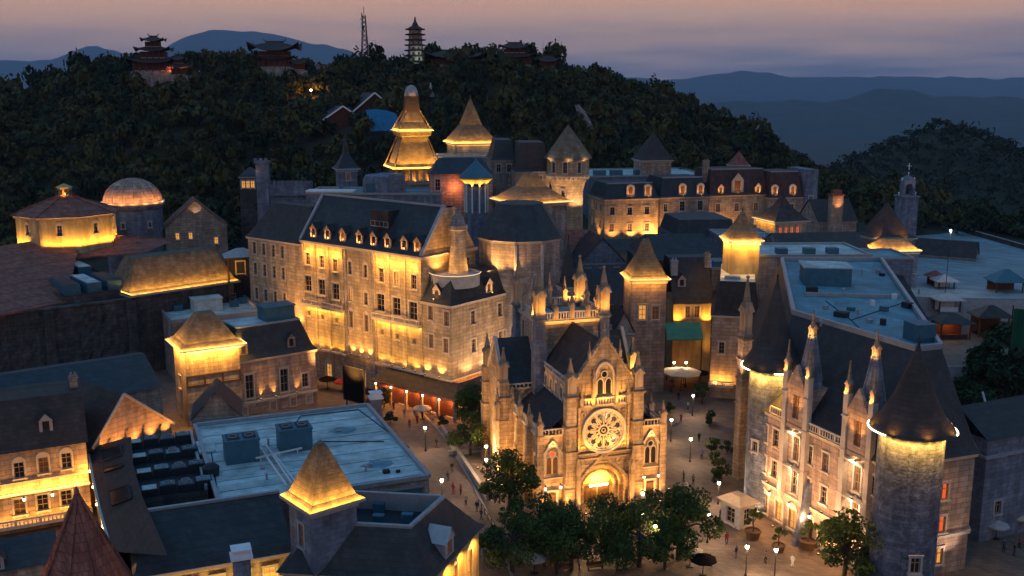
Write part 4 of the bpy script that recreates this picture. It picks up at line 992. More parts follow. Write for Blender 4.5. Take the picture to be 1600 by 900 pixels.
def hip_tower(name, label, cat, o, yaw, w, dp, z0, ze, prof, roof='shingle', wall='cream', trim='trim', wins=None, glow=180, sides='flr', downglow=0, fin=1.2, group=None, led=True):
    B = Bld(name, label, cat, (o[0], o[1], z0), yaw, wall, trim, group)
    x0, y0, x1, y1 = -w / 2, -dp / 2, w / 2, dp / 2; h = ze - z0
    F = [(x0, y0), (x1, y0), (x1, y1), (x0, y1)]
    B.ring(F, -4, h, wins)
    r_ = MB(); ring_profile(r_, x0, y0, x1, y1, h, prof)
    B.part('roof', r_, roof)
    d = MB(); oh = -prof[0][0]; d.box(x0 - oh, y0 - oh, h - .32, x1 + oh, y0, h - .01); d.box(x0 - oh, y1, h - .32, x1 + oh, y1 + oh, h - .01); d.box(x0 - oh, y0, h - .32, x0, y1, h - .01); d.box(x1, y0, h - .32, x1 + oh, y1, h - .01)
    B.part('eaves', d, trim)
    B.band(F, h - .9, .45, .2)
    if fin:
        d = MB(); zt = h + prof[-1][2]; d.lathe([(.16, zt - .1), (.08, zt + fin * .4), (.2, zt + fin * .5), (.06, zt + fin * .62), (0, zt + fin)], 0, 0, 6); B.part('finial', d, 'iron')
    if glow: eave_glow(B, x0 - oh, y0 - oh, x1 + oh, y1 + oh, h, prof[-1][2], glow, GOLD, sides, led, .12)
    if downglow:
        for s_ in sides:
            n = 2
            for k in range(n):
                f = (k + .5) / n
                if s_ == 'f': a, b = (x0 + w * f, y0 - 1.1, h - .6), (x0 + w * f, y0, h - 3.4)
                elif s_ == 'r': a, b = (x1 + 1.1, y0 + dp * f, h - .6), (x1, y0 + dp * f, h - 3.4)
                elif s_ == 'l': a, b = (x0 - 1.1, y0 + dp * f, h - .6), (x0, y0 + dp * f, h - 3.4)
                else: continue
                spot(B.e, a, b, downglow * .35, GOLD, 140)
            E = {'f': ((x0, y0 - 1.0, h - .45), (x1, y0 - 1.0, h - .45), (0, y0, h - 1.6)), 'r': ((x1 + 1.0, y0, h - .45), (x1 + 1.0, y1, h - .45), (x1, 0, h - 1.6)), 'l': ((x0 - 1.0, y1, h - .45), (x0 - 1.0, y0, h - .45), (x0, 0, h - 1.6))}
            if s_ in E: strip(B.e, *E[s_], downglow * .4, GOLD, .25)
    return B
# ---- golden gate tower on the left
def left_gate_tower():
    y = R(31); o = Vector((-55.5, 180.0)); w, dp = 9.6, 8.6
    B = hip_tower('gate_tower', 'square stone tower with glowing gold wall and flared hip roof left of the hotel', 'tower', o, y, w, dp, 0, 14.2,
                  [(-1.0, -1.0, 0), (.2, .2, .8), (3.3, 3.3, 5.4), (3.6, 3.6, 5.5)], 'shingle', 'cream', 'trim', {0: [(4.8, 3.6, 1.4, 2.2, 'plain', 'glass')], 3: [(4, 6, 1.2, 2.2, 'plain', 'glass')]}, 330, 'flr', 900, 0)
    d = MB()
    for z in (7.2, 9.0): d.box(-w / 2 - .12, -dp / 2 - .14, z, w / 2 + .12, -dp / 2, z + .3)
    for x in (-4.7, -1.6, 1.6, 4.7): d.box(x - .16, -dp / 2 - .13, 7.5, x + .16, -dp / 2, 9.0)
    B.part('timber_band', d, 'wood'); B.done()
left_gate_tower()
# ---- long dark-roofed house right of it, with two dormers and a facade lit from below
def left_row_house():
    o = P(364, 566, 10.5); q = P(492, 545, 10.5); yaw = math.atan2(q.y - o.y, q.x - o.x)
    B = Bld('row_house', 'stone house with dark mansard, two dormers and v shaped light beams beside the gate tower', 'house', (o.x, o.y, 0), yaw, 'rose')
    L = (q - o).xy.length; H = 10.5
    B.ring([(0, 0), (L, 0), (L, 12), (0, 12)], 0, H, {0: [(u_, 3.2, 1.5, 4.4, 'plain', 'glass') for u_ in (L * .18, L * .60)] + [(L * .86, 3.4, 1.2, 2.6, 'plain', 'glass')], 1: [(4, 4, 1.3, 2.6, 'plain', 'dim'), (9, 4, 1.3, 2.6, 'plain', 'glass')]})
    r_ = MB(); ring_profile(r_, 0, 0, L, 12, H, [(-.5, -.5, 0), (.3, .3, .8), (1.9, 2.2, 5.6)], 0, True); B.part('mansard_roof', r_, 'slateblue')
    B.band([(0, 0), (L, 0), (L, 12), (0, 12)], H - .5, .45, .3)
    d = MB(); F = [(1.9, 2.2), (L - 1.9, 2.2), (L - 1.9, 9.8), (1.9, 9.8)]
    for i in range(4): d.obox((*F[i], H + 5.65), (*F[(i + 1) % 4], H + 5.65), .3, .25)
    B.part('roof_capping', d, 'capping')
    d = MB(); d.poly([(2.1, 2.4, H + 5.63), (L - 2.1, 2.4, H + 5.63), (L - 2.1, 9.6, H + 5.63), (2.1, 9.6, H + 5.63)]); B.part('flat_roof', d, 'membrane')
    d = MB(); d.box(L * .5, 3.4, H + 5.64, L * .86, 7.4, H + 8.2); d.box(L * .5 - .2, 3.2, H + 8.2, L * .86 + .2, 7.6, H + 8.4); B.part('roof_cabin', d, 'hvac')
    for f in (.14, .72): dormer(B, L * f, .35, H + .9, 1.6, 1.7, 2.4, 'gable', 'rose', 'slateblue', 'glass')
    for f, t in ((.06, .02), (.30, .36), (.48, .42), (.74, .80)): uplight(B, L * f, -.35, 2.6, L * t, 0, 8, 320, WARM, 52)
    d = MB(); d.box(0, -.5, 2.2, L, 0, 2.6); B.part('string_course', d, 'trim')
    for f in (.1, .45, .7, .9): window(B.e, L * f, -.02, .1, 0, 1.1, 1.6, 'plain', 'dim' if f > .6 else 'glass')
    B.done()
left_row_house()
# ---- block tower with the eave-lit mansard behind, on the rubble wall
def block_tower():
    o, q = P(203, 462, 17), P(370, 438, 17); yaw = math.atan2(q.y - o.y, q.x - o.x); L = (q - o).xy.length
    B = Bld('block_tower', 'broad stone block with steep shingle roof edged by a golden light line', 'tower', (o.x, o.y, 0), yaw, 'darkstone', 'greytrim')
    DP = 12; H = 17
    B.ring([(.8, 0), (L - .8, 0), (L - .8, DP), (.8, DP)], 0, H)
    r_ = MB(); ring_profile(r_, 0, 0, L, DP, H, [(-.5, -.7, 0), (.4, .5, .7), (3.0, 3.6, 7.0)]); B.part('roof', r_, 'shingle')
    d = MB(); d.box(-.5, -.8, H - .35, L + .5, -.02, H - .02); d.box(-.5, 0, H - .35, .75, DP, H - .02); B.part('eaves', d, 'greytrim')
    eave_glow(B, 0, -.6, L, DP, H + .1, 6, 760, GOLD, 'fl', False, .12)
    uplight(B, L + 2.0, -.4, H - 6, L, .5, H + 1, 150)
    B.done()
block_tower()
def flat_terrace_house():
    """blue flat roof between the block tower and the row house"""
    o = P(268, 500, 13); B = Bld('flat_roof_house', 'low house with pale blue flat roof and white tank behind the gate tower roof', 'house', (o.x, o.y, 0), R(28), 'grey', 'greytrim')
    L, DP, H = 19, 19, 12.6
    B.ring([(0, 0), (L, 0), (L, DP), (0, DP)], 0, H)
    d = MB(); d.poly(rr(.3, .3, L - .3, DP - .3, H - .3)); B.part('flat_roof', d, 'membrane')
    d = MB()
    for a, b in (((0, 0), (L, 0)), ((L, 0), (L, DP)), ((L, DP), (0, DP)), ((0, DP), (0, 0))): d.obox((*a, H), (*b, H), .4, .8)
    B.part('parapet', d, 'capping')
    d = MB(); d.box(6, 8, H - .29, 12, 12, H + 2.2); d.box(5.8, 7.8, H + 2.2, 12.2, 12.2, H + 2.4); B.part('tank', d, 'membrane')
    for x, y in ((2.5, 11), (14, 9.5), (16.5, 12)):
        d = MB(); d.box(x, y, H - .29, x + 1.8, y + 1.2, H + 1.0); B.part('air_unit', d, 'hvac')
    d = MB()
    for k in range(7): d.box(2 + k * 2.4, 15, H - .3, 2.08 + k * 2.4, 15.08, H + 1.6)
    d.obox((2, 15.04, H + 1.6), (16.5, 15.04, H + 1.6), .08, .08); d.obox((2, 15.04, H + .8), (16.5, 15.04, H + .8), .06, .06); B.part('railing', d, 'capping')
    B.done()
flat_terrace_house()
# ---- rubble retaining wall and the long blue roof below it
def rubble_wall():
    o, q = P(-30, 497, 16), P(206, 469, 16); yaw = math.atan2(q.y - o.y, q.x - o.x); L = (q - o).xy.length
    e = empty('rubble_wall', (o.x, o.y, 0), yaw, 'tall dark rubble stone wall below the red tiled roofs on the left', 'wall')
    m = MB(); rg = random.Random(3); nx, nz = 40, 14
    pts = [[(L * i / nx, -rg.uniform(0, .35), 16 * j / nz) for i in range(nx + 1)] for j in range(nz + 1)]
    m.loft(pts, closed=False); m.box(0, .01, 0, L, 1.2, 16.01); m.build('wall', 'darkstone', e)
    m = MB(); m.box(0, -.5, 16.02, L, 1.4, 16.4); m.build('coping', 'darkstone', e)
    for x in (L * .42, L * .985):
        m = MB(); m.box(x - .9, -.9, 0, x + .9, .1, 15.9); m.build('buttress', 'darkstone', e)
rubble_wall()
def long_roof_house():
    o, q = P(-10, 648, 9.5), P(252, 604, 9.5); yaw = math.atan2(q.y - o.y, q.x - o.x); L = (q - o).xy.length
    B = Bld('long_roof_house', 'long low house with plain blue grey slate roof under the rubble wall', 'house', (o.x, o.y, 0), yaw, 'grey', 'greytrim')
    B.ring([(0, 0), (L, 0), (L, 12), (0, 12)], 0, 9.5)
    r_ = MB(); r_.loft([[(x, -.4, 9.4), (x, 9.5, 13.2), (x, 12.2, 12.9)] for x in (-.2, L + .2)], closed=False); B.part('roof', r_, 'slateblue')
    B.done()
long_roof_house()
# ---- bottom left house, two rows of windows, lit cornice
def corner_house():
    o, q = P(-26, 713, 11.5), P(134, 690, 11.5); yaw = math.atan2(q.y - o.y, q.x - o.x); L = (q - o).xy.length
    B = Bld('corner_house', 'cream house with yellow lit cornice between two rows of windows at the lower left', 'house', (o.x, o.y, 0), yaw, 'rose')
    H = 11.5; w1 = []
    for px, py in ((-12, 742), (30, 735), (68, 727), (104, 720)): u_, z = B.on(px, py); w1.append((u_, z - 1.1, 1.25, 2.2, 'arch', 'dim' if px == 68 else 'glass'))
    for px, py in ((-10, 800), (31, 792), (67, 785), (104, 778)): u_, z = B.on(px, py); w1.append((u_, z - 1.1, 1.4, 2.2, 'plain', 'glass' if px != 31 else 'dim'))
    B.ring([(0, 0), (L, 0), (L, 11), (0, 11)], 0, H, {0: w1})
    r_ = MB(); r_.loft([[(x, -.4, H), (x, .2, H + .6), (x, 3.6, H + 6.2), (x, 9, H + 6.6), (x, 11, H)] for x in (-.2, L + .3)], closed=False); B.part('roof', r_, 'slatebrown')
    B.w.poly([(L, 0, H), (L, 3.5, H + 6.0), (L, 9, H + 6.4), (L, 11, H)])
    zb = B.on(67, 757)[1]
    d = MB(); d.box(0, -.5, zb - .9, L + .1, 0, zb - .65); d.box(0, -.3, zb + .75, L + .1, 0, zb + .95); B.part('cornice_band', d, 'trim')
    d = MB(); d.box(.2, -.42, zb - .64, L - .1, -.36, zb - .58); B.part('led_strip', d, 'led')
    strip(B.e, (.3, -.9, zb - .5), (L - .2, -.9, zb - .5), (L / 2, 0, zb + .1), 250, GOLD, .25)
    d = MB(); balustrade(d, (0, -1.5), (L, -1.5), 1.4, 1, .5); d.box(0, -1.7, 1.2, L, 0, 1.4); B.part('balcony', d, 'trim')
    strip(B.e, (.3, -1.2, 1.7), (L - .2, -1.2, 1.7), (L / 2, 0, 2.6), 150, GOLD, .25)
    for x in (L * .34, L * .62, L * .86): shared('wall_lantern', 0, lantern_mb, B.e, (x, -.02, zb - 1.9), 0, ['iron', 'bulb']); point(B.e, (x, -.5, zb - 1.6), 40, WARM, .1)
    dormer(B, B.on(72, 668, 1)[0], 1.0, H + 1.6, 1.7, 1.8, 2.5, 'gable', 'greytrim', 'slatebrown', 'glass')
    ch = chimney(B, L - .6, 6.0, H + 3, 1.0, 1.0, 5.0, 'rose')
    B.done()
corner_house()
# ---- gable wall lit orange behind the ventilation deck
def gable_house():
    o, q = P(146, 706, 8.6), P(268, 668, 8.6); yaw = math.atan2(q.y - o.y, q.x - o.x); L = (q - o).xy.length
    B = Bld('gable_house', 'house with a broad gable wall glowing orange behind the ventilation deck', 'house', (o.x, o.y, 0), yaw, 'rose')
    zr = B.on(190, 617, 0)[1]; xr = B.on(192, 617, 0)[0]; H = 9.2
    B.wall((L, 0), (L, 10), 0, H); B.wall((L, 10), (0, 10), 0, H); B.wall((0, 10), (0, 0), 0, H); B.wall((0, 0), (L, 0), 0, H)
    B.w.poly([(0, 0, H), (L, 0, H), (xr, 0, zr)])
    r_ = MB()
    r_.poly([(-.4, -.3, H - .2), (xr, -.3, zr + .1), (xr, 11, zr + .1), (-.4, 11, H - .2)]); r_.poly([(xr, -.3, zr + .1), (L + .4, -.3, H - .1), (L + .4, 11, H - .1), (xr, 11, zr + .1)]); B.part('roof', r_, 'slatebrown')
    d = MB(); d.obox((0 - .3, -.35, H), (xr, -.35, zr + .15), .25, .35); d.obox((L + .3, -.35, H), (xr, -.35, zr + .15), .25, .35); B.part('barge_board', d, 'trim')
    d = MB()
    for f in (.2, .42, .64, .86): d.box(L * f - .2, -.15, 0, L * f + .2, 0, H - .2 + 1.5 * (1 - abs(f - .5) * 2))
    B.part('pilaster', d, 'rose')
    for f in (.1, .3, .52, .74, .93): spot(B.e, (L * f, -1.2, 7.6), (L * (f - .03), 0, 11.5), 480, (1, .40, .07), 80)
    B.done()
gable_house()
# ---- the block with the pale flat roof: air units, pipes, front mansard
def flat_block():
    z = 11.0; o = P(305, 665, z); q = P(577, 627, z); k = P(662, 745, z); yaw = R(22)
    B = Bld('flat_roof_block', 'large block with pale blue flat roof carrying two air units and white pipes', 'building', (o.x, o.y, 0), yaw, 'grey', 'greytrim')
    X1 = B.loc(q).x; Yb = .3; kx = B.loc(k); Yf = kx.y; X1 = (X1 + kx.x) / 2
    X0 = 0; pts = [(X0, Yf), (X1, Yf), (X1, Yb), (X0, Yb)]
    B.ring(pts, 0, z - .15)
    d = MB(); d.poly([(*p, z - .25) for p in pts]); B.part('flat_roof', d, 'membrane')
    d = MB()
    for i in range(4): d.obox((*pts[i], z - .02), (*pts[(i + 1) % 4], z - .02), .5, .55)
    B.part('parapet', d, 'capping')
    # roof patches, cable lines, hatches
    d = MB(); rg = random.Random(4)
    def rp_(px, py): return B.onz(px, py, z - .2)
    for cpx, cpy, r_ in ((535, 672, 1.9), (590, 725, 2.0), (500, 640, 1.0)):
        c = rp_(cpx, cpy); d.poly([(c[0] + r_ * (1 + .25 * math.sin(j * 2.1)) * math.cos(j * PI / 7), c[1] + r_ * .75 * (1 + .25 * math.cos(j * 1.7)) * math.sin(j * PI / 7), z - .243) for j in range(14)])
    B.part('roof_patch', d, 'membrane_dk')
    for k in range(14):
        px, py = rg.uniform(330, 640), rg.uniform(645, 755); c = rp_(px, py)
        if not (1 < c[0] < X1 - 1.2 and Yf + 1 < c[1] < Yb - 1): continue
        m = MB(); s_ = rg.uniform(.25, .6)
        if k % 3: m.box(c[0] - s_, c[1] - s_ * .8, z - .24, c[0] + s_, c[1] + s_ * .8, z + rg.uniform(-.1, .5)); B.part('roof_hatch', m, rg.choice(['hvac', 'capping', 'hvacdark']))
        else: m.lathe([(.14, z - .24), (.14, z + .5), (.3, z + .55), (0, z + .75)], c[0], c[1], 8); B.part('roof_vent', m, 'capping')
    for k in range(9):
        y = Yf + 1.5 + (Yb - Yf - 3) * k / 8; m = MB(); m.box(.6, y - .05, z - .248, X1 - .6, y + .05, z - .2); B.part('roof_seam', m, 'membrane_dk')
    d = MB()
    for a, b in (((470, 650), (560, 640)), ((560, 640), (640, 700)), ((330, 705), (340, 770)), ((500, 690), (600, 690)), ((470, 650), (440, 690))):
        a, b = rp_(*a), rp_(*b); d.obox((*a, z - .18), (*b, z - .18), .12, .1)
    B.part('cable', d, 'hvacdark')
    for (px, py) in ((380, 722), (463, 704)):
        c = rp_(px, py); m = MB(); w, dp, h = 4.4, 3.2, 3.0; x0, y0 = c[0] - w / 2, c[1] - .4
        m.box(x0, y0, z - .24, x0 + w, y0 + dp, z + h - .3)
        m.loft([rr(x0 - .08, y0 - .08, x0 + w + .08, y0 + dp + .08, z + h - .3), rr(x0 - .08, y0 - .08, x0 + w + .08, y0 + dp + .08, z + h)], 0, True, True)
        au = B.part('air_unit', m, 'hvac')
        for f in (.26, .74):
            m = MB(); m.box(x0 + w * f - .8, y0 + .5, z + h + .003, x0 + w * f + .8, y0 + dp - .5, z + h + .1); g = m.build('fan_grille', 'hvacdark', au)
            m = MB(); m.lathe([(.62, z + h + .103), (.62, z + h + .2), (.55, z + h + .2), (.55, z + h + .103)], x0 + w * f, y0 + dp / 2, 16); m.build('fan_ring', 'capping', au)
    for a, b, w in (((400, 722), (472, 706), .22), ((405, 703), (448, 765), .22), ((417, 703), (456, 762), .22), ((428, 715), (462, 760), .2)):
        a, b = rp_(*a), rp_(*b); m = MB(); m.obox((*a, z + .35), (*b, z + .35), w, w)
        for f in (.1, .5, .9): c = Vector((*a, 0)).lerp(Vector((*b, 0)), f); m.box(c.x - .08, c.y - .08, z - .24, c.x + .08, c.y + .08, z + .25)
        B.part('pipe', m, 'pipe')
    # dark drum and pale board near the left edge
    c = rp_(330, 742); m = MB(); m.lathe([(1.0, z - .24), (1.1, z + .9), (.6, z + 1.3), (0, z + 1.35)], c[0], c[1], 12); B.part('roof_vent', m, 'hvacdark', True)
    c = rp_(322, 700); m = MB(); m.box(c[0] - 1.1, c[1] - 2.2, z - .24, c[0] + 1.1, c[1] + 2.4, z + .12); B.part('skylight', m, 'membrane')
    # front wing with steep slate roof and lit wall under the eaves, roof terrace on its right
    W0 = B.onz(228, 868, 7.6); W1 = B.onz(462, 893, 7.6); zf = 7.6
    yf = (W0[1] + W1[1]) / 2; xa, xb = W0[0] - 1, W1[0] + .5
    B.ring([(xa, yf + .6), (xb, yf + .6), (xb, Yf - .05), (xa, Yf - .05)], 0, zf, {0: grid_wins(xb - xa, 5, 3.6, 1.3, 2.2, 'plain', rp('glass', 'dim', 'lit'), 1)})
    r_ = MB(); r_.loft([[(xa - .6, yf - .2, zf), (xb, yf - .2, zf)], [(xa - .2, yf + .6, zf + .7), (xb, yf + .6, zf + .7)], [(xa + 1.6, Yf - .35, z + .9), (xb, Yf - .35, z + .9)]], closed=False)
    r_.poly([(xa - .6, yf - .2, zf), (xa - .2, yf + .6, zf + .7), (xa + 1.6, Yf - .35, z + .9), (xa + 1.2, Yf + 2, zf + 2), (xa - .6, Yf + 2, zf)])
    B.part('front_roof', r_, 'slate')
    d = MB(); d.obox((xa + 1.6, Yf - .3, z + 1.0), (xb, Yf - .3, z + 1.0), .5, .3); B.part('roof_capping', d, 'capping')
    d = MB(); d.box(xa - .6, yf - .3, zf - .35, xb, yf + .58, zf - .02); B.part('eaves', d, 'trim')
    for f in (.12, .36, .6, .85): spot(B.e, (xa + (xb - xa) * f, yf - .9, 2.2), (xa + (xb - xa) * f, yf + .6, 6), 700, (1, .5, .08), 120)
    B.done(); return B
FB = flat_block()
# ---- ventilation deck with rows of dark units
def vent_deck():
    z = 10.6; o = P(192, 690, z); q = P(292, 668, z); yaw = R(22); L = (q - o).xy.length
    B = Bld('ventilation_deck', 'sunken roof deck packed with rows of dark ventilation units', 'building', (o.x, o.y, 0), yaw, 'darkstone', 'capping')
    y1 = B.loc(P(252, 772, z)).y
    B.ring([(-.4, y1), (L, y1), (L, .4), (-.4, .4)], 0, z - .4)
    d = MB(); d.poly(rr(-.4, y1, L, .4, z - .4)); B.part('deck', d, 'hvacdark')
    n = 4
    for k in range(n):
        y = -1.9 + (y1 + 3.4) * k / (n - 1)
        for j in range(4):
            x = .5 + j * (L - 1.6) / 3.6 + k * .35; m = MB(); m.box(x, y - .9, z - .38, x + L / 4.7, y + .9, z + .5 + .25 * (j % 2)); u_ = B.part('air_unit', m, 'hvacdark')
            m = MB(); m.box(x + .15, y - .75, z + .503 + .25 * (j % 2), x + L / 4.7 - .15, y + .75, z + .56 + .25 * (j % 2)); m.build('fan_grille', 'membrane' if j == 0 else 'membrane_dk' if (j + k) % 3 == 0 else 'hvac', u_)
            if j:
                m = MB(); m.lathe([(.55, z + .563 + .25 * (j % 2)), (.55, z + .95), (.47, z + .95), (.47, z + .563 + .25 * (j % 2))], x + L / 9.4, y, 12); m.build('fan_ring', 'capping', u_)
    m = MB(); m.obox((-.4, y1 - .3, z - .1), (-.1, .4, z - .1), .35, .5); m.obox((L * .98, y1, z), (L * .98, .4, z), .35, .7); B.part('parapet', m, 'capping')
    B.done()
vent_deck()
# ---- curved dark roof strip along the lane at the left, skylights in it
def lane_house():
    a = [(138, 700), (146, 745), (158, 800), (176, 862)]; b = [(205, 682), (208, 725), (222, 775), (262, 868)]
    lo = [P(*p, 8.2) for p in a]; hi = [P(*p, 12.2) for p in b]
    o = lo[0]; e = empty('lane_house', (o.x, o.y, 0), 0, 'narrow curved house with dark skylit roof and lamp lit eaves along the lane', 'house')
    q = lambda p, dz=0.: (p.x - o.x, p.y - o.y, p.z + dz)
    m = MB(); m.loft([[q(p) for p in lo], [q(p) for p in hi]], closed=False); m.build('roof', 'slatebrown', e)
    m = MB(); m.loft([[(q(p)[0] + .3, q(p)[1], 0) for p in lo], [(q(p)[0] + .3, q(p)[1], 8.2) for p in lo]], closed=False); m.build('wall', 'cream', e)
    m = MB()
    for i in range(3): m.obox(q(lo[i], -.1), q(lo[i + 1], -.1), .5, .3)
    m.build('eaves', 'trim', e)
    for i, (f, g0) in enumerate(((.25, .4), (.9, .4), (1.6, .35))):
        k = int(f); t = f - k; L0 = lo[k].lerp(lo[k + 1], t); H0 = hi[k].lerp(hi[k + 1], t); L1 = lo[k].lerp(lo[k + 1], min(1, t + .38)); H1 = hi[k].lerp(hi[k + 1], min(1, t + .38))
        n_ = (L1 - L0).cross(H0 - L0).normalized(); n_ = n_ if n_.z > 0 else -n_
        c = [L0.lerp(H0, .3), L1.lerp(H1, .3), L1.lerp(H1, .78), L0.lerp(H0, .78)]
        m = MB(); m.loft([[q(p + n_ * .02) for p in c], [q(p + n_ * .22) for p in c]], 0, False, True); s_ = m.build('skylight', 'glass', e)
        m = MB()
        for j in range(4): m.obox(q(c[j] + n_ * .25), q(c[(j + 1) % 4] + n_ * .25), .12, .1)
        m.build('frame', 'hvacdark', s_)
    for f in (.7, 1.2, 1.7, 2.3, 2.8):
        k = min(2, int(f)); p = lo[k].lerp(lo[k + 1], f - k); w_ = q(p); shared('globe_lamp', 0, globe_mb, e, (w_[0] - .25, w_[1], w_[2] - .7), 0, ['iron', 'bulb']); point(e, (w_[0] - .9, w_[1], w_[2] - .6), 160, GOLD, .15)
lane_house()
# ---- front pyramid tower and its small wing
def front_tower():
    B = hip_tower('stair_tower', 'small blue grey tower with steep golden hip roof in front of the pale flat roof', 'tower', (-20.6, 104.6), R(-50), 5.3, 5.3, 0, 16.0,
                  [(-.75, -.75, 0), (.0, .0, .5), (2.1, 2.1, 5.8), (2.5, 2.5, 6.4)], 'shingle', 'blue_or_bluelit', 'greytrim', {0: [(2.6, 10.9, 1.1, 2.6, 'plain', 'dim')]}, 260, 'fr', 0, 0, None, False)
    B.done()
front_tower()
# ---- lower right wing of the left block: mansard with a roof terrace, lit wall to the street
def terrace_wing():
    zE = 8.6; o = P(470, 893, zE); q = P(668, 905, zE); k = P(748, 822, zE)
    yaw = math.atan2(q.y - o.y, q.x - o.x)
    B = Bld('terrace_wing', 'slate mansard wing with a sunken roof terrace and gold lit wall on the street', 'building', (o.x, o.y, 0), yaw, 'plaster')
    c1 = B.loc(q); c2 = B.loc(k); L = c1.x; Yb = 15
    c2x, c2y = c2.x, c2.y; ext = (Yb - c2y) / c2y if c2y else 0
    F = [(-2, 0), (L, 0), (c2x, c2y), (c2x - 4, Yb), (-2, Yb)]
    B.wall(F[0], F[1], 0, zE, grid_wins(L + 2, 4, 4.6, 1.2, 2.2, 'plain', rp('lit', 'dim')))
    dd = math.hypot(c2x - L, c2y)
    B.wall(F[1], F[2], 0, zE, [(dd * f, 2.2, 1.3, 4.6, 'arch', 'lit') for f in (.2, .5, .8)])
    B.wall(F[2], F[3], 0, zE); B.wall(F[3], F[4], 0, zE); B.wall(F[4], F[0], 0, zE)
    inn = offset_poly(F, -3.0); out_ = offset_poly(F, .6); mid = offset_poly(F, -.2)
    r_ = MB(); r_.loft([[(*p, zE) for p in out_], [(*p, zE + .6) for p in mid], [(*p, zE + 4.2) for p in inn]]); B.part('mansard_roof', r_, 'slate')
    d = MB(); d.loft([[(*p, zE + 4.2) for p in inn], [(*p, zE + 4.5) for p in inn], [(*p, zE + 4.5) for p in offset_poly(inn, -.45)], [(*p, zE + 2.4) for p in offset_poly(inn, -.45)]]); B.part('parapet', d, 'capping')
    d = MB(); d.poly([(*p, zE + 2.4) for p in offset_poly(inn, -.45)]); B.part('terrace_floor', d, 'hvacdark')
    for i, (fx, fy) in enumerate(((.3, .45), (.5, .5), (.7, .55), (.45, .72))):
        x, y = -2 + (L + 2) * fx, Yb * fy; m = MB(); m.box(x, y, zE + 2.41, x + 1.3, y + .9, zE + 3.4); B.part('air_unit', m, 'hvac')
    B.band(F, zE - .4, .38, .3)
    # grey step of pale roof behind the parapet
    for f in (.12, .35, .6, .85):
        p = Vector(F[1]).lerp(Vector(F[2]), f); nrm = Vector((c2y, -(c2x - L))).normalized(); a = p + nrm * 1.1
        spot(B.e, (a.x, a.y, zE - .7), (p.x, p.y, zE - 4), 520, GOLD, 130)
    d = MB(); p = Vector(F[1]).lerp(Vector(F[2]), .38); dn = (Vector(F[2]) - Vector(F[1])).normalized(); nv = Vector((dn.y, -dn.x))
    dormer(B, *(p + nv * .2), zE + .2, 2.2, 2.0, 2.4, 'gable', 'greytrim', 'capping', 'dim', math.atan2(dn.y, dn.x))
    for f in (.3, .7): spot(B.e, (-2 + (L + 2) * f, -1.2, zE - .7), (-2 + (L + 2) * f, 0, zE - 4), 420, GOLD, 130)
    B.done()
terrace_wing()
# grey link block with dark glazed side between flat roof and terrace wing
def link_block():
    B = Bld('link_block', 'teal sided link block under the right end of the pale flat roof', 'building', (P(585, 768, 10).x - 2.5, P(585, 768, 10).y - 1.2, 0), R(22), 'hvac', 'capping')
    B.ring([(0, 0), (9.0, 0), (9.0, 6), (0, 6)], 0, 9.8); d = MB(); d.poly(rr(0, 0, 9, 6, 9.81)); B.part('roof', d, 'membrane_dk')
    d = MB(); d.obox((0, 0, 9.9), (9, 0, 9.9), .3, .3); d.obox((9, 0, 9.9), (9, 6, 9.9), .3, .3); B.part('parapet', d, 'capping'); B.done()
link_block()
# ---- the red cone roof in the bottom left corner
def red_cone():
    o = D(120, 772, 88); B = Bld('cone_tower', 'red cone roof of a round tower at the bottom left corner', 'tower', (o.x, o.y, 0), 0, 'plaster')
    zt = o.z; r0 = 7.4; zb = zt - 15
    n = 8
    d = MB(); d.lathe([(r0 * .8, 0), (r0 * .8, zb + .1)], 0, 0, 16); B.part('wall', d, 'plaster')
    d = MB(); d.lathe([(r0 + .4, zb - .4), (r0 * .86, zb + 1.0), (.12, zt - .2), (0, zt)], 0, 0, n); B.part('roof', d, 'redtile')
    d = MB()
    for k in range(n):
        a = 2 * PI * k / n; d.obox((r0 * .87 * math.cos(a), r0 * .87 * math.sin(a), zb + 1.05), (.1 * math.cos(a), .1 * math.sin(a), zt), .3, .22)
    d.lathe([(.2, zt - .1), (.25, zt + .3), (0, zt + .9)], 0, 0, 8); B.part('ridge_tile', d, 'redtile')
    spot(B.e, (-7.5, -4.5, zb - 1), (-4, -2, zb + 3), 900, (1, .42, .1), 90)
    spot(B.e, (7.5, -3.5, zb - 1), (4, -1.5, zb + 3), 500, (1, .42, .1), 90)
red_cone()
def blue_corner():
    o = P(0, 880, 6); B = Bld('shed', 'dark blue slate roof at the very bottom left below the lit balcony', 'house', (o.x - 6, o.y - 4, 0), R(27), 'grey', 'greytrim')
    B.ring([(0, 0), (13, 0), (13, 6), (0, 6)], 0, 5.4); r_ = MB(); r_.loft([[(x, -.4, 5.4), (x, 3, 8.0), (x, 6.4, 5.4)] for x in (-.3, 13.3)], closed=False); B.part('roof', r_, 'slateblue')
    dormer(B, 6.8, -.1, 5.6, 1.6, 1.3, 2, 'gable', 'greytrim', 'slateblue', 'glass'); B.done()
blue_corner()
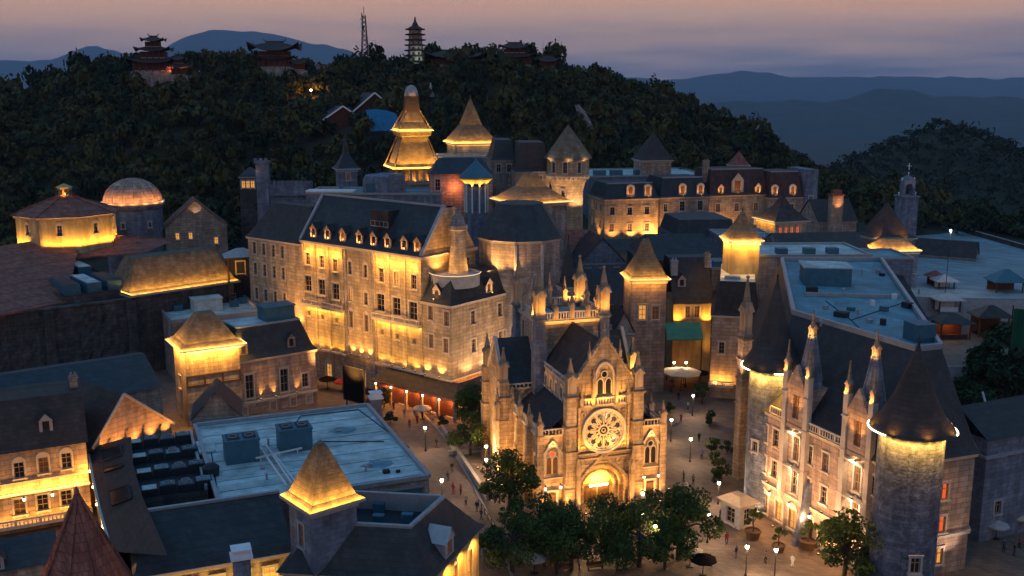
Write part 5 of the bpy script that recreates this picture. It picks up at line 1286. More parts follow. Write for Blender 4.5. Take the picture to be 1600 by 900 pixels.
# tall pale chimneys at the bottom edge, each a stack of its own on the front roof
for i, (px, py, Y, lab) in enumerate(((377, 870, 97, 'pale blue capped chimney in front of the lit eaves at the bottom edge'), (587, 622, 158, 'white capped chimney at the far corner of the pale flat roof'))):
    q = D(px, py, Y); e = empty('chimney_stack', (q.x, q.y, 0), R(20), lab, 'chimney'); zt = q.z
    m = MB(); m.box(-.85, -.7, zt - 9 if i else 3, .85, .7, zt); m.build('shaft', 'blue_or_bluelit', e)
    m = MB(); m.loft([rr(-1.1, -.95, 1.1, .95, zt), rr(-1.1, -.95, 1.1, .95, zt + .3), rr(-.8, -.65, .8, .65, zt + .32), rr(-.8, -.65, .8, .65, zt + .9)], 0, True, True); m.box(-1.0, -.85, zt + .9, 1.0, .85, zt + 1.05); m.build('cap', 'white', e)

# ================================================================== red roofed hall with lantern drum, domed tower, gable house (left, behind the rubble wall)
def domed_hall():
    o = D(107, 372, 246); B = Bld('domed_hall', 'orange yellow drum hall with red tiled hip roofs and a little cupola', 'building', (o.x, o.y, 0), R(14), 'plaster', 'trim')
    n = 8; r0 = 11.4; ze, zb = D(107, 338, 238).z, D(107, 376, 238).z
    pts = [(r0 * math.cos(2 * PI * (k + .5) / n), r0 * math.sin(2 * PI * (k + .5) / n)) for k in range(n)]
    wl = math.hypot(pts[0][0] - pts[1][0], pts[0][1] - pts[1][1])
    B.ring(pts, zb - 3, ze, {k: [(wl * f, zb + 1.4, 1.1, 2.4, 'arch', 'glass') for f in (.5,)] for k in (3, 4, 5, 6, 7)})
    B.band(pts, ze - .6, .6, .4)
    zt = D(107, 306, 246).z
    r_ = MB(); r_.loft([[(x * f, y * f, z) for x, y in pts] for f, z in ((1.09, ze), (.14, zt))], 0, False, True); B.part('roof', r_, 'redtile')
    d = MB()
    for x, y in pts: d.obox((x * 1.09, y * 1.09, ze + .1), (x * .14, y * .14, zt + .1), .3, .3)
    B.part('ridge_tile', d, 'redtile')
    d = MB(); cz = zt - .1; d.lathe([(1.6, cz), (1.6, cz + 2.0), (1.95, cz + 2.1), (1.9, cz + 2.3), (.3, cz + 3.0), (0, cz + 3.1)], 0, 0, 8)
    cu = B.part('cupola', d, 'plaster'); m = MB()
    for k in range(8):
        a = 2 * PI * k / 8 + PI / 8; m.box(1.5 * math.cos(a) - .35, 1.5 * math.sin(a) - .35, cz + .5, 1.5 * math.cos(a) + .35, 1.5 * math.sin(a) + .35, cz + 1.6)
    m.build('opening', 'glass', cu)
    spot(B.e, (0, -3.2, cz + .6), (0, -1, cz + 1.8), 160, AMBER, 130)
    for k in range(3, 8):
        a_, b_ = pts[k], pts[(k + 1) % n]; s_ = 1.1; strip(B.e, (a_[0] * s_, a_[1] * s_, zb - 1.0), (b_[0] * s_, b_[1] * s_, zb - 1.0), ((a_[0] + b_[0]) / 2, (a_[1] + b_[1]) / 2, zb + 2.6), 300, GOLD, .3)
    # low red roofs round the drum and down to the rubble wall
    zl = 16.5; c = [B.onz(-40, 496, zl), B.onz(104, 474, zl)]
    r_ = MB()
    a0 = B.onz(-60, 400, zb - 1); a1 = B.onz(128, 372, zb - 1); a2 = B.onz(276, 380, zb - 3)
    e0 = B.onz(-60, 505, zl); e1 = B.onz(104, 472, zl); e2 = B.onz(215, 450, zl + 1.5)
    r_.poly([(*e0, zl), (*e1, zl), (*a1, zb), (*a0, zb)]); zm = zb - 3.4; m1, m2 = B.onz(108, 404, zm), B.onz(222, 396, zm); r_.poly([(*e1, zl), (*m1, zm), (*a1, zb), (*a1, zb - .01)]); r_.poly([(*m1, zm), (*m2, zm), (*a2, zb - 2), (*a1, zb)])
    B.part('lower_roof', r_, 'redtile')
    d = MB(); d.obox((*e0, zl), (*e1, zl), .4, .4); d.obox((*m1, zm), (*m2, zm), .4, .4); d.obox((*a1, zb + .1), (*a2, zb - 1.9), .4, .3); B.part('ridge_tile', d, 'redtile')
    B.done()
    return zb
zb_hall = domed_hall()
def hall_machines():
    z = 17.4; o = P(98, 466, z); q = P(212, 452, z); yaw = math.atan2(q.y - o.y, q.x - o.x); L = (q - o).xy.length
    B = Bld('machine_roof', 'dark roof well full of teal air units among the red tiled roofs', 'building', (o.x, o.y, 0), yaw, 'darkstone', 'capping')
    DP = B.loc(P(105, 408, z)).y
    B.ring([(0, 0), (L, 0), (L, DP), (0, DP)], 10, z + .4); d = MB(); d.poly(rr(.2, .2, L - .2, DP - .2, z + .02)); B.part('deck', d, 'hvacdark')
    d = MB(); d.obox((0, DP, z + 3.2), (L * .8, DP, z + 3.4), .4, .3); d.box(0, DP - .1, z, L * .8, DP + .1, z + 3.1); B.part('screen', d, 'hvac')
    for k in range(3):
        for j in range(2):
            x, y = 1 + k * (L - 2) / 3, 1.2 + j * DP * .45; m = MB(); m.box(x, y, z + .03, x + L * .2, y + DP * .26, z + 2.2); u_ = B.part('air_unit', m, 'hvac')
            m = MB(); m.box(x + .2, y + .2, z + 2.203, x + L * .2 - .2, y + DP * .26 - .2, z + 2.28); m.build('fan_grille', 'membrane' if (k + j) % 2 else 'hvacdark', u_)
    B.done()
hall_machines()
def dome_tower():
    o = D(210, 345, 272); B = Bld('dome_tower', 'round grey tower under a broad dome lit orange round its rim', 'tower', (o.x, o.y, 0), 0, 'bluestone', 'trim')
    rim = D(210, 322, 264).z; r0 = 7.8; top = D(210, 279, 272).z
    d = MB(); d.lathe([(r0 - .5, 8), (r0 - .5, rim - 1.6), (r0 - .1, rim - 1.2), (r0 + .25, rim - .4), (r0 + .25, rim)], 0, 0, 32); B.part('wall', d, 'blue_or_bluelit', True)
    d = MB(); d.lathe([(r0 + .3, rim), (r0 + .3, rim + .5), (r0 - .3, rim + .55), (r0 - .3, rim + .1)], 0, 0, 32); B.part('parapet', d, 'trim')
    n = 10; hd = top - rim; d = MB(); d.lathe([((r0 - .35) * math.cos(PI / 2 * j / n), rim + .2 + hd * math.sin(PI / 2 * j / n)) for j in range(n + 1)], 0, 0, 32); B.part('dome', d, 'rose', True)
    d = MB()
    for k in range(16):
        a = 2 * PI * k / 16; d.tube([((r0 - .3) * math.cos(PI / 2 * j / 6) * math.cos(a), (r0 - .3) * math.cos(PI / 2 * j / 6) * math.sin(a), rim + .2 + hd * math.sin(PI / 2 * j / 6)) for j in range(7)], .07, 4)
    B.part('dome_rib', d, 'redtile')
    for k in range(9):
        a = -PI * (.02 + .96 * k / 8); spot(B.e, ((r0 + 1.5) * math.cos(a), (r0 + 1.5) * math.sin(a), rim + .8), ((r0 - .6) * math.cos(a), (r0 - .6) * math.sin(a), rim + 2), 170, (1, .40, .10), 150)
    for a in (-.7, -1.6, -2.4): window(B.e, (r0 - .2) * math.cos(a), (r0 - .2) * math.sin(a), rim - 6, a + PI / 2, .8, 1.4, 'plain', 'glass')
dome_tower()
def tile_gable_house():
    o, q = P(258, 356, 22), P(338, 350, 22); yaw = R(20)
    B = Bld('tile_roof_house', 'stone house with brownish tiled gable roof and small lit windows right of the domed tower', 'house', (o.x, o.y, 0), yaw, 'rose')
    L = 16; H = 22
    B.ring([(0, 0), (L, 0), (L, 10), (0, 10)], 8, H, {0: [(3, 18.6, 1, 1.8, 'plain', 'lit'), (6.4, 18.6, 1, 1.8, 'plain', 'lit'), (13, 17, 1, 1.8, 'plain', 'lit')]})
    B.w.poly([(0, 0, H), (L, 0, H), (L * .5, 0, H + 7)]); B.w.poly([(0, 10, H), (L, 10, H), (L * .5, 10, H + 7)])
    r_ = MB(); r_.loft([[(-.5, y, H - .3), (L * .5, y, H + 7.2), (L + .5, y, H - .3)] for y in (-.5, 10.5)], closed=False); B.part('roof', r_, 'redtile')
    spot(B.e, (L * .5, -1.6, H + 3), (L * .5, 0, H + 6), 120, PALE, 90); B.done()
tile_gable_house()
def small_pavilion():
    o = D(376, 400, 225); B = Bld('porch', 'small dark porch with pale lilac roof left of the hotel end', 'porch', (o.x, o.y, 0), R(20), 'wood', 'greytrim')
    z = o.z
    for x in (-3, 3):
        for y in (-2.5, 2.5): m = MB(); m.box(x - .2, y - .2, 0, x + .2, y + .2, z + .2); B.part('post', m, 'wood')
    r_ = MB(); ring_profile(r_, -3.2, -2.7, 3.2, 2.7, z + .2, [(-.6, -.6, 0), (2.4, 2.4, 1.6)]); B.part('roof', r_, 'greytrim'); m = MB(); m.box(-2.6, 1.8, 0, 2.6, 2.2, z); B.part('wall', m, 'hvacdark')
    window(B.e, 0, 1.78, z - 4.2, 0, 1.8, 2.6, 'plain', 'glass')
small_pavilion()
# ================================================================== RIGHT: long mansard building with bell-roofed turret, spired wall dormers and round tower
def right_building():
    zE, zF = 15.5, 27.6
    f_ = [P(1222, 405, zF), P(1240, 488, zF), P(1432, 545, zF), P(1470, 541, zF), P(1377, 405, zF)]
    bw = [Vector((43.0, 182)), Vector((34.4, 138.0)), Vector((44.6, 115.0)), Vector((57.0, 119.5)), Vector((73.5, 182))]
    yaw = math.atan2(bw[2].y - bw[1].y, bw[2].x - bw[1].x)
    B = Bld('mansard_building', 'long stone building with steep dark mansard, spired wall dormers and flat blue roof', 'building', (bw[1].x, bw[1].y, 0), yaw, 'rose', 'trim')
    lo = [tuple(B.loc((p.x, p.y, 0)).xy) for p in bw]; hi = [tuple(B.loc(p).xy) for p in f_]
    L = (bw[2] - bw[1]).length
    G1 = B.on(1245, 690)[0]; G2 = B.on(1341, 730)[0]
    wins = []
    for x, n in ((G1, 0), (G2, 0)):
        for z, h in ((10.4, 3.3), (5.8, 3.2)): wins += [(x, z, 1.15, h, 'ped', random.choice(['dim', 'glass']))]
    cols = [2.2, 4.6, G1 - 2.6, G1 + 2.6, (G1 + G2) / 2, G2 - 2.6, G2 + 2.6, G1 + 5.0]
    for x in cols:
        for z, h in ((11.0, 2.4), (6.6, 2.3)): wins.append((x, z, 1.15, h, 'plain', random.choice(['glass', 'glass', 'dim', 'glass'])))
    for x in (2.8, 6, G1, G1 + 3.4, (G1 + G2) / 2 + 1, G2 - 2.4, G2 + 1.4): wins.append((x, .7, 1.5, 2.7, 'arch', random.choice(['lit', 'lit', 'dim'])))
    wl = (Vector(lo[3]) - Vector(lo[2])).length
    B.wall(lo[0], lo[1], 0, zE, [(u_, z, 1.2, 2.2, 'plain', 'dim') for u_ in (30, 36, 41) for z in (6, 11)])
    B.wall(lo[1], lo[2], 0, zE, wins)
    B.wall(lo[2], lo[3], 0, zE - 1.2, [(wl * .66, z, 1.45, 2.1, 'plain', 'red' if z > 2 else 'lit') for z in (1.4, 5.6, 9.9)])
    B.wall(lo[2], lo[3], zE - 1.2, zE); B.wall(lo[3], lo[4], 0, zE); B.wall(lo[4], lo[0], 0, zE)
    r_ = MB(); mid = [(a[0] * .9 + b[0] * .1, a[1] * .9 + b[1] * .1) for a, b in zip(lo, hi)]
    ext = offset_poly(lo, .55)
    r_.loft([[(*p, zE) for p in ext], [(*p, zE + .9) for p in offset_poly(lo, -.15)], [(*p, zF) for p in hi]]); B.part('mansard_roof', r_, 'slate')
    B.band(lo, zE - .5, .45, .3); B.band(lo, 4.9, .4, .22, 'string_course')
    d = MB(); d.poly([(*p, zF - .35) for p in offset_poly(hi, -.3)]); B.part('flat_roof', d, 'membrane_dk')
    d = MB()
    for i in range(5): d.obox((*hi[i], zF + .05), (*hi[(i + 1) % 5], zF + .05), .55, .7)
    B.part('parapet', d, 'capping')
    # things on the flat roof
    def rp_(px, py, z=zF - .3): return B.onz(px, py, z)
    def bx(nm, m_, a, b, dp, z1, z0=zF - .34):
        p0, p1 = rp_(*a), rp_(*b); q0, q1 = Vector(p0), Vector(p1); d_ = (q1 - q0).normalized(); n_ = Vector((-d_.y, d_.x)) * dp
        if B.world(*(q0 + n_), 0).y < B.world(*q0, 0).y: n_ = -n_
        m = MB(); R_ = [q0, q1, q1 + n_, q0 + n_]; m.loft([[(*p, z0) for p in R_], [(*p, z1) for p in R_]], 0, True, True); return B.part(nm, m, m_)
    bx('roof_cabin', 'hvac', (1256, 446), (1330, 448), 6, zF + 2.6); bx('cabin_top', 'membrane', (1254, 446), (1332, 448), 6.4, zF + 2.8, zF + 2.603)
    bx('roof_step', 'capping', (1258, 462), (1405, 466), .5, zF + .2); bx('air_unit', 'hvac', (1432, 536), (1462, 534), 3.0, zF + 2.0); bx('roof_vent', 'hvacdark', (1262, 458), (1278, 458), 1.2, zF + .6); bx('roof_vent', 'hvacdark', (1302, 494), (1322, 497), 1.2, zF + .4)
    bx('roof_vent', 'pipe', (1395, 468), (1402, 468), .8, zF + .5); bx('roof_vent', 'pipe', (1362, 478), (1367, 478), .8, zF + .5)
    d = MB()
    for a, b in (((1330, 500), (1420, 470)), ((1290, 470), (1330, 500)), ((1330, 500), (1350, 520))): d.obox((*rp_(*a), zF - .3), (*rp_(*b), zF - .3), .14, .08)
    B.part('cable', d, 'hvacdark')
    rg = random.Random(12)
    for k in range(16):
        c = rp_(rg.uniform(1250, 1440), rg.uniform(418, 530)); m = MB(); s_ = rg.uniform(.3, .7)
        if k % 3: m.box(c[0] - s_, c[1] - s_ * .8, zF - .34, c[0] + s_, c[1] + s_ * .8, zF + rg.uniform(-.1, .6)); B.part('roof_hatch', m, rg.choice(['hvac', 'capping', 'hvacdark']))
        else: m.lathe([(.16, zF - .34), (.16, zF + .4), (.35, zF + .45), (0, zF + .7)], c[0], c[1], 8); B.part('roof_vent', m, 'capping')
    # eaves balustrade between the gables
    for a, b in ((3.6, G1 - 2.0), (G1 + 2.0, G2 - 2.0), (G2 + 2.0, L - 4.2)):
        if b - a > 1: d = MB(); balustrade(d, (a, -.35), (b, -.35), zE + .05, 1.1, .45, 0, .2); B.part('balustrade', d, 'trim')
    # the two spired wall dormers
    for gx, wt in ((G1, 300), (G2, 420)):
        m = MB(); w = 3.3; z0, z1 = zE - .6, 20.6
        arch = MB()
        m.box(gx - w / 2, -.5, z0, gx - .6, 4.5, z1); m.box(gx + .6, -.5, z0, gx + w / 2, 4.5, z1); m.box(gx - .6, -.5, z0, gx + .6, 4.5, zE + .9); m.box(gx - .6, -.5, 19.6, gx + .6, 4.5, z1)
        m.loft([[(gx - w / 2 - .25, y, z1), (gx + w / 2 + .25, y, z1), (gx, y, z1 + 3.2)] for y in (-.7, -.2)], 0, True, True)
        dn = B.part('wall_dormer', m, 'rose')
        g = MB(); g.poly([(gx - .6, -.1, zE + .9), (gx + .6, -.1, zE + .9), (gx + .6, -.1, 19.6), (gx - .6, -.1, 19.6)]); g.build('pane', 'dim', dn)
        g = MB(); g.box(gx - .05, -.2, zE + .9, gx + .05, -.11, 19.6); g.box(gx - .6, -.2, 18.0, gx + .6, -.12, 18.1); g.build('frame', 'frame', dn)
        sp = MB(); n = 8
        sp.loft([[(gx + r_ * math.cos(2 * PI * (k + .5) / n), 1.6 + r_ * math.sin(2 * PI * (k + .5) / n), z) for k in range(n)] for r_, z in ((1.75, z1), (1.6, z1 + .8), (.42, 27.6))], 0, False, True)
        for k in range(4):
            a = PI / 2 * k + PI / 4
            for j in range(5): f = j / 5; r2 = 1.6 * (1 - f) + .42 * f; sp.lathe([(0, -.1), (.14, .05), (0, .35)], gx + (r2 + .05) * math.cos(a), 1.6 + (r2 + .05) * math.sin(a), 5)
        sp = MB(); sp.loft([[(gx + r_ * math.cos(2 * PI * (k + .5) / n), 1.6 + r_ * math.sin(2 * PI * (k + .5) / n), z) for k in range(n)] for r_, z in ((1.75, z1), (1.6, z1 + .8), (.42, 27.6))], 0, False, True)
        for k in range(8):
            a = 2 * PI * (k + .5) / n; sp.obox((gx + 1.6 * math.cos(a), 1.6 + 1.6 * math.sin(a), z1 + .8), (gx + .42 * math.cos(a), 1.6 + .42 * math.sin(a), 27.6), .2, .2)
        B.part('spire', sp, 'blue_or_bluelit')
        pinnacle(B, gx, 1.6, 27.4, .85, 3.6, 'church', .3); spot(B.e, (gx - .9, .6, 27.2), (gx, 1.6, 29), 130, WARM, 120); spot(B.e, (gx + .9, .7, 27.2), (gx, 1.6, 29), 90, WARM, 120)
        for q in (-2.15, 2.15):
            m = MB(); m.box(gx + q - .38, -.75, 4.8, gx + q + .38, .05, 22.6)
            for zz in (9.6, 15.2, 19.6): m.box(gx + q - .5, -.87, zz, gx + q + .5, .1, zz + .2)
            B.part('shaft', m, 'trim'); pinnacle(B, gx + q, -.35, 22.6, .75, 4.2, 'church', .25)
            spot(B.e, (gx + q - .2, -1.15, 22.4), (gx + q, -.35, 24.6), 100, WARM, 120)
        m = MB()
        for zz in (14.3, 9.4): m.box(gx - 1.6, -.9, zz, gx + 1.6, 0, zz + .22)
        B.part('bracket_sill', m, 'trim')
        for zz in (15.1, 9.75): spot(B.e, (gx, -1.5, zz - .4), (gx, 0, zz - 1.6), wt * .8, PALE, 120)
        spot(B.e, (gx, -2.0, zE + 1.2), (gx, -.5, z1 + 1), wt, WARM, 90)
        for zz in (14.5, 9.6): shared('floodlight', 0, fixture, B.e, (gx, -.78, zz), 0, ['iron', 'led'])
        # sloping buttress at the foot
        m = MB(); m.loft([[(gx + 2.9, 0, 8.6), (gx + 3.5, 0, 8.6), (gx + 3.5, 0, 0), (gx + 2.9, 0, 0)], [(gx + 2.95, -.6, 8.0), (gx + 3.45, -.6, 8.0), (gx + 3.5, -2.4, 0), (gx + 2.9, -2.4, 0)]], 0, False, True); B.part('buttress', m, 'blue_or_bluelit')
    for x, wt in ((2.4, 260), (6.2, 220), (G1 + 2.6, 240), ((G1 + G2) / 2 + .9, 240), (G2 - 2.9, 240), (G2 + 3.0, 260)): uplight(B, x, -1.1, .03, x, 0, 6, wt, (1, .55, .22), 110)
    for x in (3.4, G1 - 2.6, (G1 + G2) / 2, G2 - 2.7, G2 + 2.8): spot(B.e, (x, -1.0, 5.6), (x, 0, 9.5), 190, (1, .5, .22), 110); shared('floodlight', 0, fixture, B.e, (x, -.25, 5.32), 0, ['iron', 'led'])
    for x in (4.2, 8.4, 12.6, 16.8, 20.4): shared('wall_lantern', 0, lantern_mb, B.e, (x, -.02, 3.7), 0, ['iron', 'bulb']); point(B.e, (x, -1.6, 4.0), 170, (1, .5, .2), .15)  # lanterns added along the facade to brighten the lane paving
    for f in (.12, .36, .6, .84): spot(B.e, (L * f, -13, 4.5), (L * f, 0, 10), 1300, (1, .51, .21), 85, 1.0, .4)  # fill floods added over the lane, with no fitting
    for f in (.2, .75): p = Vector(lo[2]).lerp(Vector(lo[3]), f); n_ = (Vector(lo[3]) - Vector(lo[2])).normalized(); n_ = Vector((n_.y, -n_.x)); a = p + n_ * 2.2; spot(B.e, (a.x, a.y, 2), (p.x, p.y, 8), 260, (1, .7, .5), 100)
    B.done()
    return B, lo, L
RB, RLO, RL = right_building()
def round_tower(name, label, cx, cy, rw, zw, prof, wall, roof, glow, down, wins=(), z0=0, n=32, led_arc=(-PI, 0), stones=0):
    B = Bld(name, label, 'tower', (cx, cy, z0), 0, wall, 'greytrim'); h = zw - z0
    d = MB(); d.lathe([(rw + .25, 0), (rw + .25, .8), (rw, 1.0), (rw, h)], 0, 0, n); B.part('wall', d, wall, True)
    d = MB(); d.lathe([(rw, h - .5), (rw + .28, h - .4), (rw + .28, h - .05), (rw, h)], 0, 0, n); B.part('cornice', d, 'trim')
    d = MB(); d.lathe([(r_, h + z) for r_, z in prof], 0, 0, n); d.lathe([(prof[0][0], h + prof[0][1]), (rw, h)], 0, 0, n); B.part('roof', d, roof, True)
    d = MB(); zt = h + prof[-1][1]; d.lathe([(.2, zt - .4), (.12, zt + .5), (.22, zt + .7), (.05, zt + .9), (0, zt + 1.6)], 0, 0, 8); B.part('finial', d, 'iron')
    if glow:
        re = prof[0][0] + .08; 
        for a0, a1 in ((led_arc[0], led_arc[0] + 1.15), (led_arc[1] - 1.15, led_arc[1])):
            d = MB(); d.tube([(re * math.cos(a0 + (a1 - a0) * j / 12), re * math.sin(a0 + (a1 - a0) * j / 12), h + prof[0][1] + .02) for j in range(13)], .085, 5); B.part('led_strip', d, 'lamp')
        for k in range(5):
            a = led_arc[0] + (led_arc[1] - led_arc[0]) * (k + .5) / 5; spot(B.e, (re * math.cos(a) * 1.06, re * math.sin(a) * 1.06, h + .3), (.4 * math.cos(a), .4 * math.sin(a), h + 3.5), glow, GOLD, 140)
    if down:
        for k in range(10):
            a = -PI + PI * (k + .5) / 10; q = rw + .9; spot(B.e, (q * math.cos(a), q * math.sin(a), h - .35), (rw * math.cos(a), rw * math.sin(a), h - 3.4), down * .55, GOLD, 125)
    for a, z, w, hh, pn in wins: window(B.e, (rw + .3) * math.cos(a), (rw + .3) * math.sin(a), z, a + PI / 2, w, hh, 'plain', pn, 'greytrim')
    return B
round_tower('round_tower', 'thick round blue stone tower under a bell curved slate cone with glowing golden collar', 45.9, 112.0, 3.65, 21.4,
            [(4.75, -.15), (4.5, .35), (3.5, 1.5), (2.3, 3.8), (1.1, 7.0), (.12, 9.6)], 'bluestone', 'slatebrown', 40, 620, [(-PI / 2, 5.2, 1.1, 1.9, 'glass')], led_arc=(-PI * 1.18, PI * .18))
round_tower('corner_turret', 'slim round turret with dark bell roof and gold lit band beside the rosy pinnacle', 36.6, 138.6, 3.2, 21.3,
            [(4.3, -.15), (4.05, .4), (3.2, 1.8), (2.1, 4.6), (1.2, 8), (.15, 12)], 'bluestone', 'slate', 10, 800, [(-.75, 9.6, .9, 1.6, 'dim'), (-.85, 5.0, .9, 1.6, 'lit'), (-2.4, 9.4, .8, 1.4, 'glass')], led_arc=(-PI * 1.2, -PI * .2))
# lit pinnacle spire behind the turret
def spire_pier():
    e = Bld('spire_pier', 'tall slender pinnacle lit rosy gold beside the dark mansard', 'spire', (D(1168, 450, 150).x, 150, 0), R(20), 'church')
    m = MB(); m.box(-.75, -.75, 0, .75, .75, 22.5)
    for z in (12, 16, 19, 22): m.box(-.9, -.9, z, .9, .9, z + .25)
    e.part('shaft', m, 'church'); pinnacle(e, 0, 0, 22.6, 1.6, 9.5, 'church', .4)
    spot(e.e, (-2.4, -1.8, 15), (0, 0, 24), 1300, (1, .55, .28), 60); spot(e.e, (1.6, -2.6, 17), (0, 0, 25), 800, (1, .55, .28), 60)
spire_pier()
def rear_wing():
    o = P(1113, 492, 16.5); B = Bld('dark_wing', 'brownish wing with dark mansard roof and lit ledge left of the corner turret', 'building', (o.x, o.y, 0), R(-12), 'rose', 'trim')
    L = 9; B.ring([(0, 0), (L, 0), (L, 22), (0, 22)], 0, 16.5, {3: [(6, 10, 1, 2, 'plain', 'dim'), (12, 10, 1, 2, 'plain', 'glass')], 0: [(2, 9, 1.0, 2.2, 'plain', 'glass')]})
    r_ = MB(); ring_profile(r_, 0, 0, L, 22, 16.5, [(-.4, -.4, 0), (.3, .3, .6), (1.2, 1.4, 6.4)]); B.part('mansard_roof', r_, 'slatebrown'); B.band([(0, 0), (L, 0), (L, 22), (0, 22)], 16.1, .4, .25)
    d = MB(); d.poly(rr(1.2, 1.4, L - 1.2, 20.6, 22.93)); d.box(2, 3, 22.93, 5, 5, 23.6); B.part('flat_roof', d, 'membrane')
    d = MB(); d.box(-.2, -1.6, 2.6, L * .5, 0, 2.9); balustrade(d, (-.1, -1.5), (L * .5, -1.5), 2.9, .9, .4); B.part('balcony', d, 'trim'); strip(B.e, (.2, -1.4, 3.2), (L * .45, -1.4, 3.2), (L * .25, 0, 4), 120, GOLD, .2)
    spot(B.e, (1, -1.8, 3.2), (1, 0, 8), 220, WARM, 100)
    B.done()
rear_wing()

# ================================================================== houses and towers in the middle distance on the right
hip_tower('yellow_tower', 'stone tower with golden hip roof and two yellow windows beside the church', 'tower', (D(1010, 435, 196).x, 198), R(6), 6.9, 6.9, 0, D(1010, 437, 194).z,
          [(-.6, -.6, 0), (.1, .1, .7), (2.0, 2.0, 4.6), (2.9, 2.9, 7.4)], 'shingle', 'rose', 'trim', {0: [(2.3, 14.8, 1.5, 2.9, 'plain', 'lit'), (4.9, 14.8, 1.3, 2.6, 'plain', 'dim')]}, 170, 'flr', 120).done()
hip_tower('lantern_tower', 'small tower with flared brown hip roof over a bright yellow band near the flat roof', 'tower', (D(1162, 375, 200).x, 202), R(4), 5.7, 5.7, 0, D(1162, 376, 199).z,
          [(-.6, -.6, 0), (0, 0, .7), (1.5, 1.5, 2.9), (2.5, 2.5, 5.2)], 'shingle', 'plaster', 'trim', None, 90, 'flr', 420).done()
def yellow_house():
    o = P(1040, 500, 9.5); B = Bld('yellow_house', 'house with dark slate roof, one grey dormer and yellow lit wall above the green awning', 'house', (o.x, 207, 0), R(4), 'plaster', 'trim')
    x1 = B.on(1112, 480)[0]; L = x1; H = B.on(1075, 474)[1]; zr = B.on(1075, 402, 5)[1]
    B.ring([(0, 0), (L, 0), (L, 12), (0, 12)], 0, H, {0: [(L * f, H - 3.0, 1.0, 2.4, 'plain', 'dim') for f in (.38, .5, .62)]})
    r_ = MB(); r_.loft([[(x, -.6, H), (x, .1, H + .7), (x, 5, zr), (x, 9, zr), (x, 12.4, H)] for x in (-.2, L + .2)], closed=False); B.part('roof', r_, 'slate')
    dormer(B, B.on(1065, 438, 2)[0], 1.6, H + 3.2, 1.7, 1.5, 2.5, 'gable', 'greytrim', 'slate', 'glass'); chimney(B, .6, 3, zr - 3.4, 1.3, 1.1, 3.2, 'greytrim'); chimney(B, L - .3, 4, zr - 2, 1.2, 1.1, 3.0, 'grey')
    for f in (.12, .88): spot(B.e, (L * f, -1.2, H - 3.8), (L * f, 0, H - 1.5), 420, GOLD, 130)
    d = MB(); d.box(L - .2, -2.4, 0, L + .6, -1.4, 6.5); B.part('pier', d, 'plaster'); spot(B.e, (L - .8, -3.4, 2), (L + .2, -2, 7), 420, GOLD, 80)
    B.done()
yellow_house()
def slate_house(name, label, px0, py0, px1, ze, Y, dp, zr, yaw, wall='grey', roof='slate', kind='hip', wins=2, cat='house', pane='glass'):
    a, b = D(px0, py0, Y), D(px1, py0, Y); B = Bld(name, label, cat, (a.x, Y, 0), R(yaw), wall, 'greytrim'); L = (b.x - a.x) * 1.02
    B.ring([(0, 0), (L, 0), (L, dp), (0, dp)], 0, ze, {0: grid_wins(L, wins, ze - 3.2, 1.1, 2.0, 'plain', pane, .5)} if wins else None)
    r_ = MB(); h = zr - ze
    if kind == 'hip': ring_profile(r_, 0, 0, L, dp, ze, [(-.4, -.4, 0), (.3, .3, .5), (min(L / 2 - .2, 2.6), dp / 2 - .1, h)])
    elif kind == 'mansard': ring_profile(r_, 0, 0, L, dp, ze, [(-.4, -.4, 0), (.2, .2, .6), (1.2, 1.4, h)])
    elif kind == 'gabf':
        r_.loft([[(-.4, y, ze - .2), (L / 2, y, zr), (L + .4, y, ze - .2)] for y in (-.4, dp + .3)], closed=False); B.w.poly([(0, 0, ze), (L, 0, ze), (L / 2, 0, zr - .2)])
    else: r_.loft([[(x, -.4, ze - .1), (x, dp / 2, zr), (x, dp + .4, ze - .1)] for x in (-.3, L + .3)], closed=False)
    if kind == 'gab':
        for x in (0, L): B.w.poly([(x, 0, ze), (x, dp, ze), (x, dp / 2, zr - .15)])
    B.part('roof', r_, roof); B.band([(0, 0), (L, 0), (L, dp), (0, dp)], ze - .4, .35, .2)
    B.done(); return B
zz = lambda px, py, Y: D(px, py, Y).z
slate_house('slate_house', 'dark slate roofed house right of the church tower', 905, 470, 985, zz(940, 475, 205), 205, 12, zz(940, 420, 211), 5, 'darkstone', 'slate', 'gab', 2)
slate_house('slate_house', 'blue gabled house with pale chimney behind the church tower pinnacles', 905, 412, 978, zz(940, 412, 235), 235, 14, zz(942, 372, 236), 8, 'blue_or_bluelit', 'slateblue', 'gabf', 3)
slate_house('slate_house', 'rusty brown roof between the round grey block and the pale round tower', 884, 398, 940, zz(900, 398, 243), 246, 14, zz(900, 362, 250), 10, 'rose', 'redtile', 'gab', 0)
slate_house('slate_house', 'broad dark roof below the rear hotel with white pipes on its ridge', 1000, 402, 1128, zz(1060, 404, 228), 228, 16, zz(1060, 366, 236), 4, 'darkstone', 'slate', 'hip', 4)
slate_house('slate_house', 'rounded dark blue roof in front of the reddish rear hotel wing', 1056, 372, 1152, zz(1100, 372, 262), 262, 18, zz(1100, 338, 271), 6, 'grey', 'slateblue', 'mansard', 3)
slate_house('slate_house', 'low brown roof in front of the row of dormers under the pale round tower', 930, 392, 1040, zz(980, 392, 262), 262, 12, zz(980, 374, 268), 8, 'rose', 'slatebrown', 'gab', 0)
slate_house('slate_house', 'dark roof corner behind the church between tower and yellow house', 960, 520, 990, zz(970, 520, 188), 188, 8, zz(970, 480, 192), 5, 'grey', 'slate', 'gabf', 0)
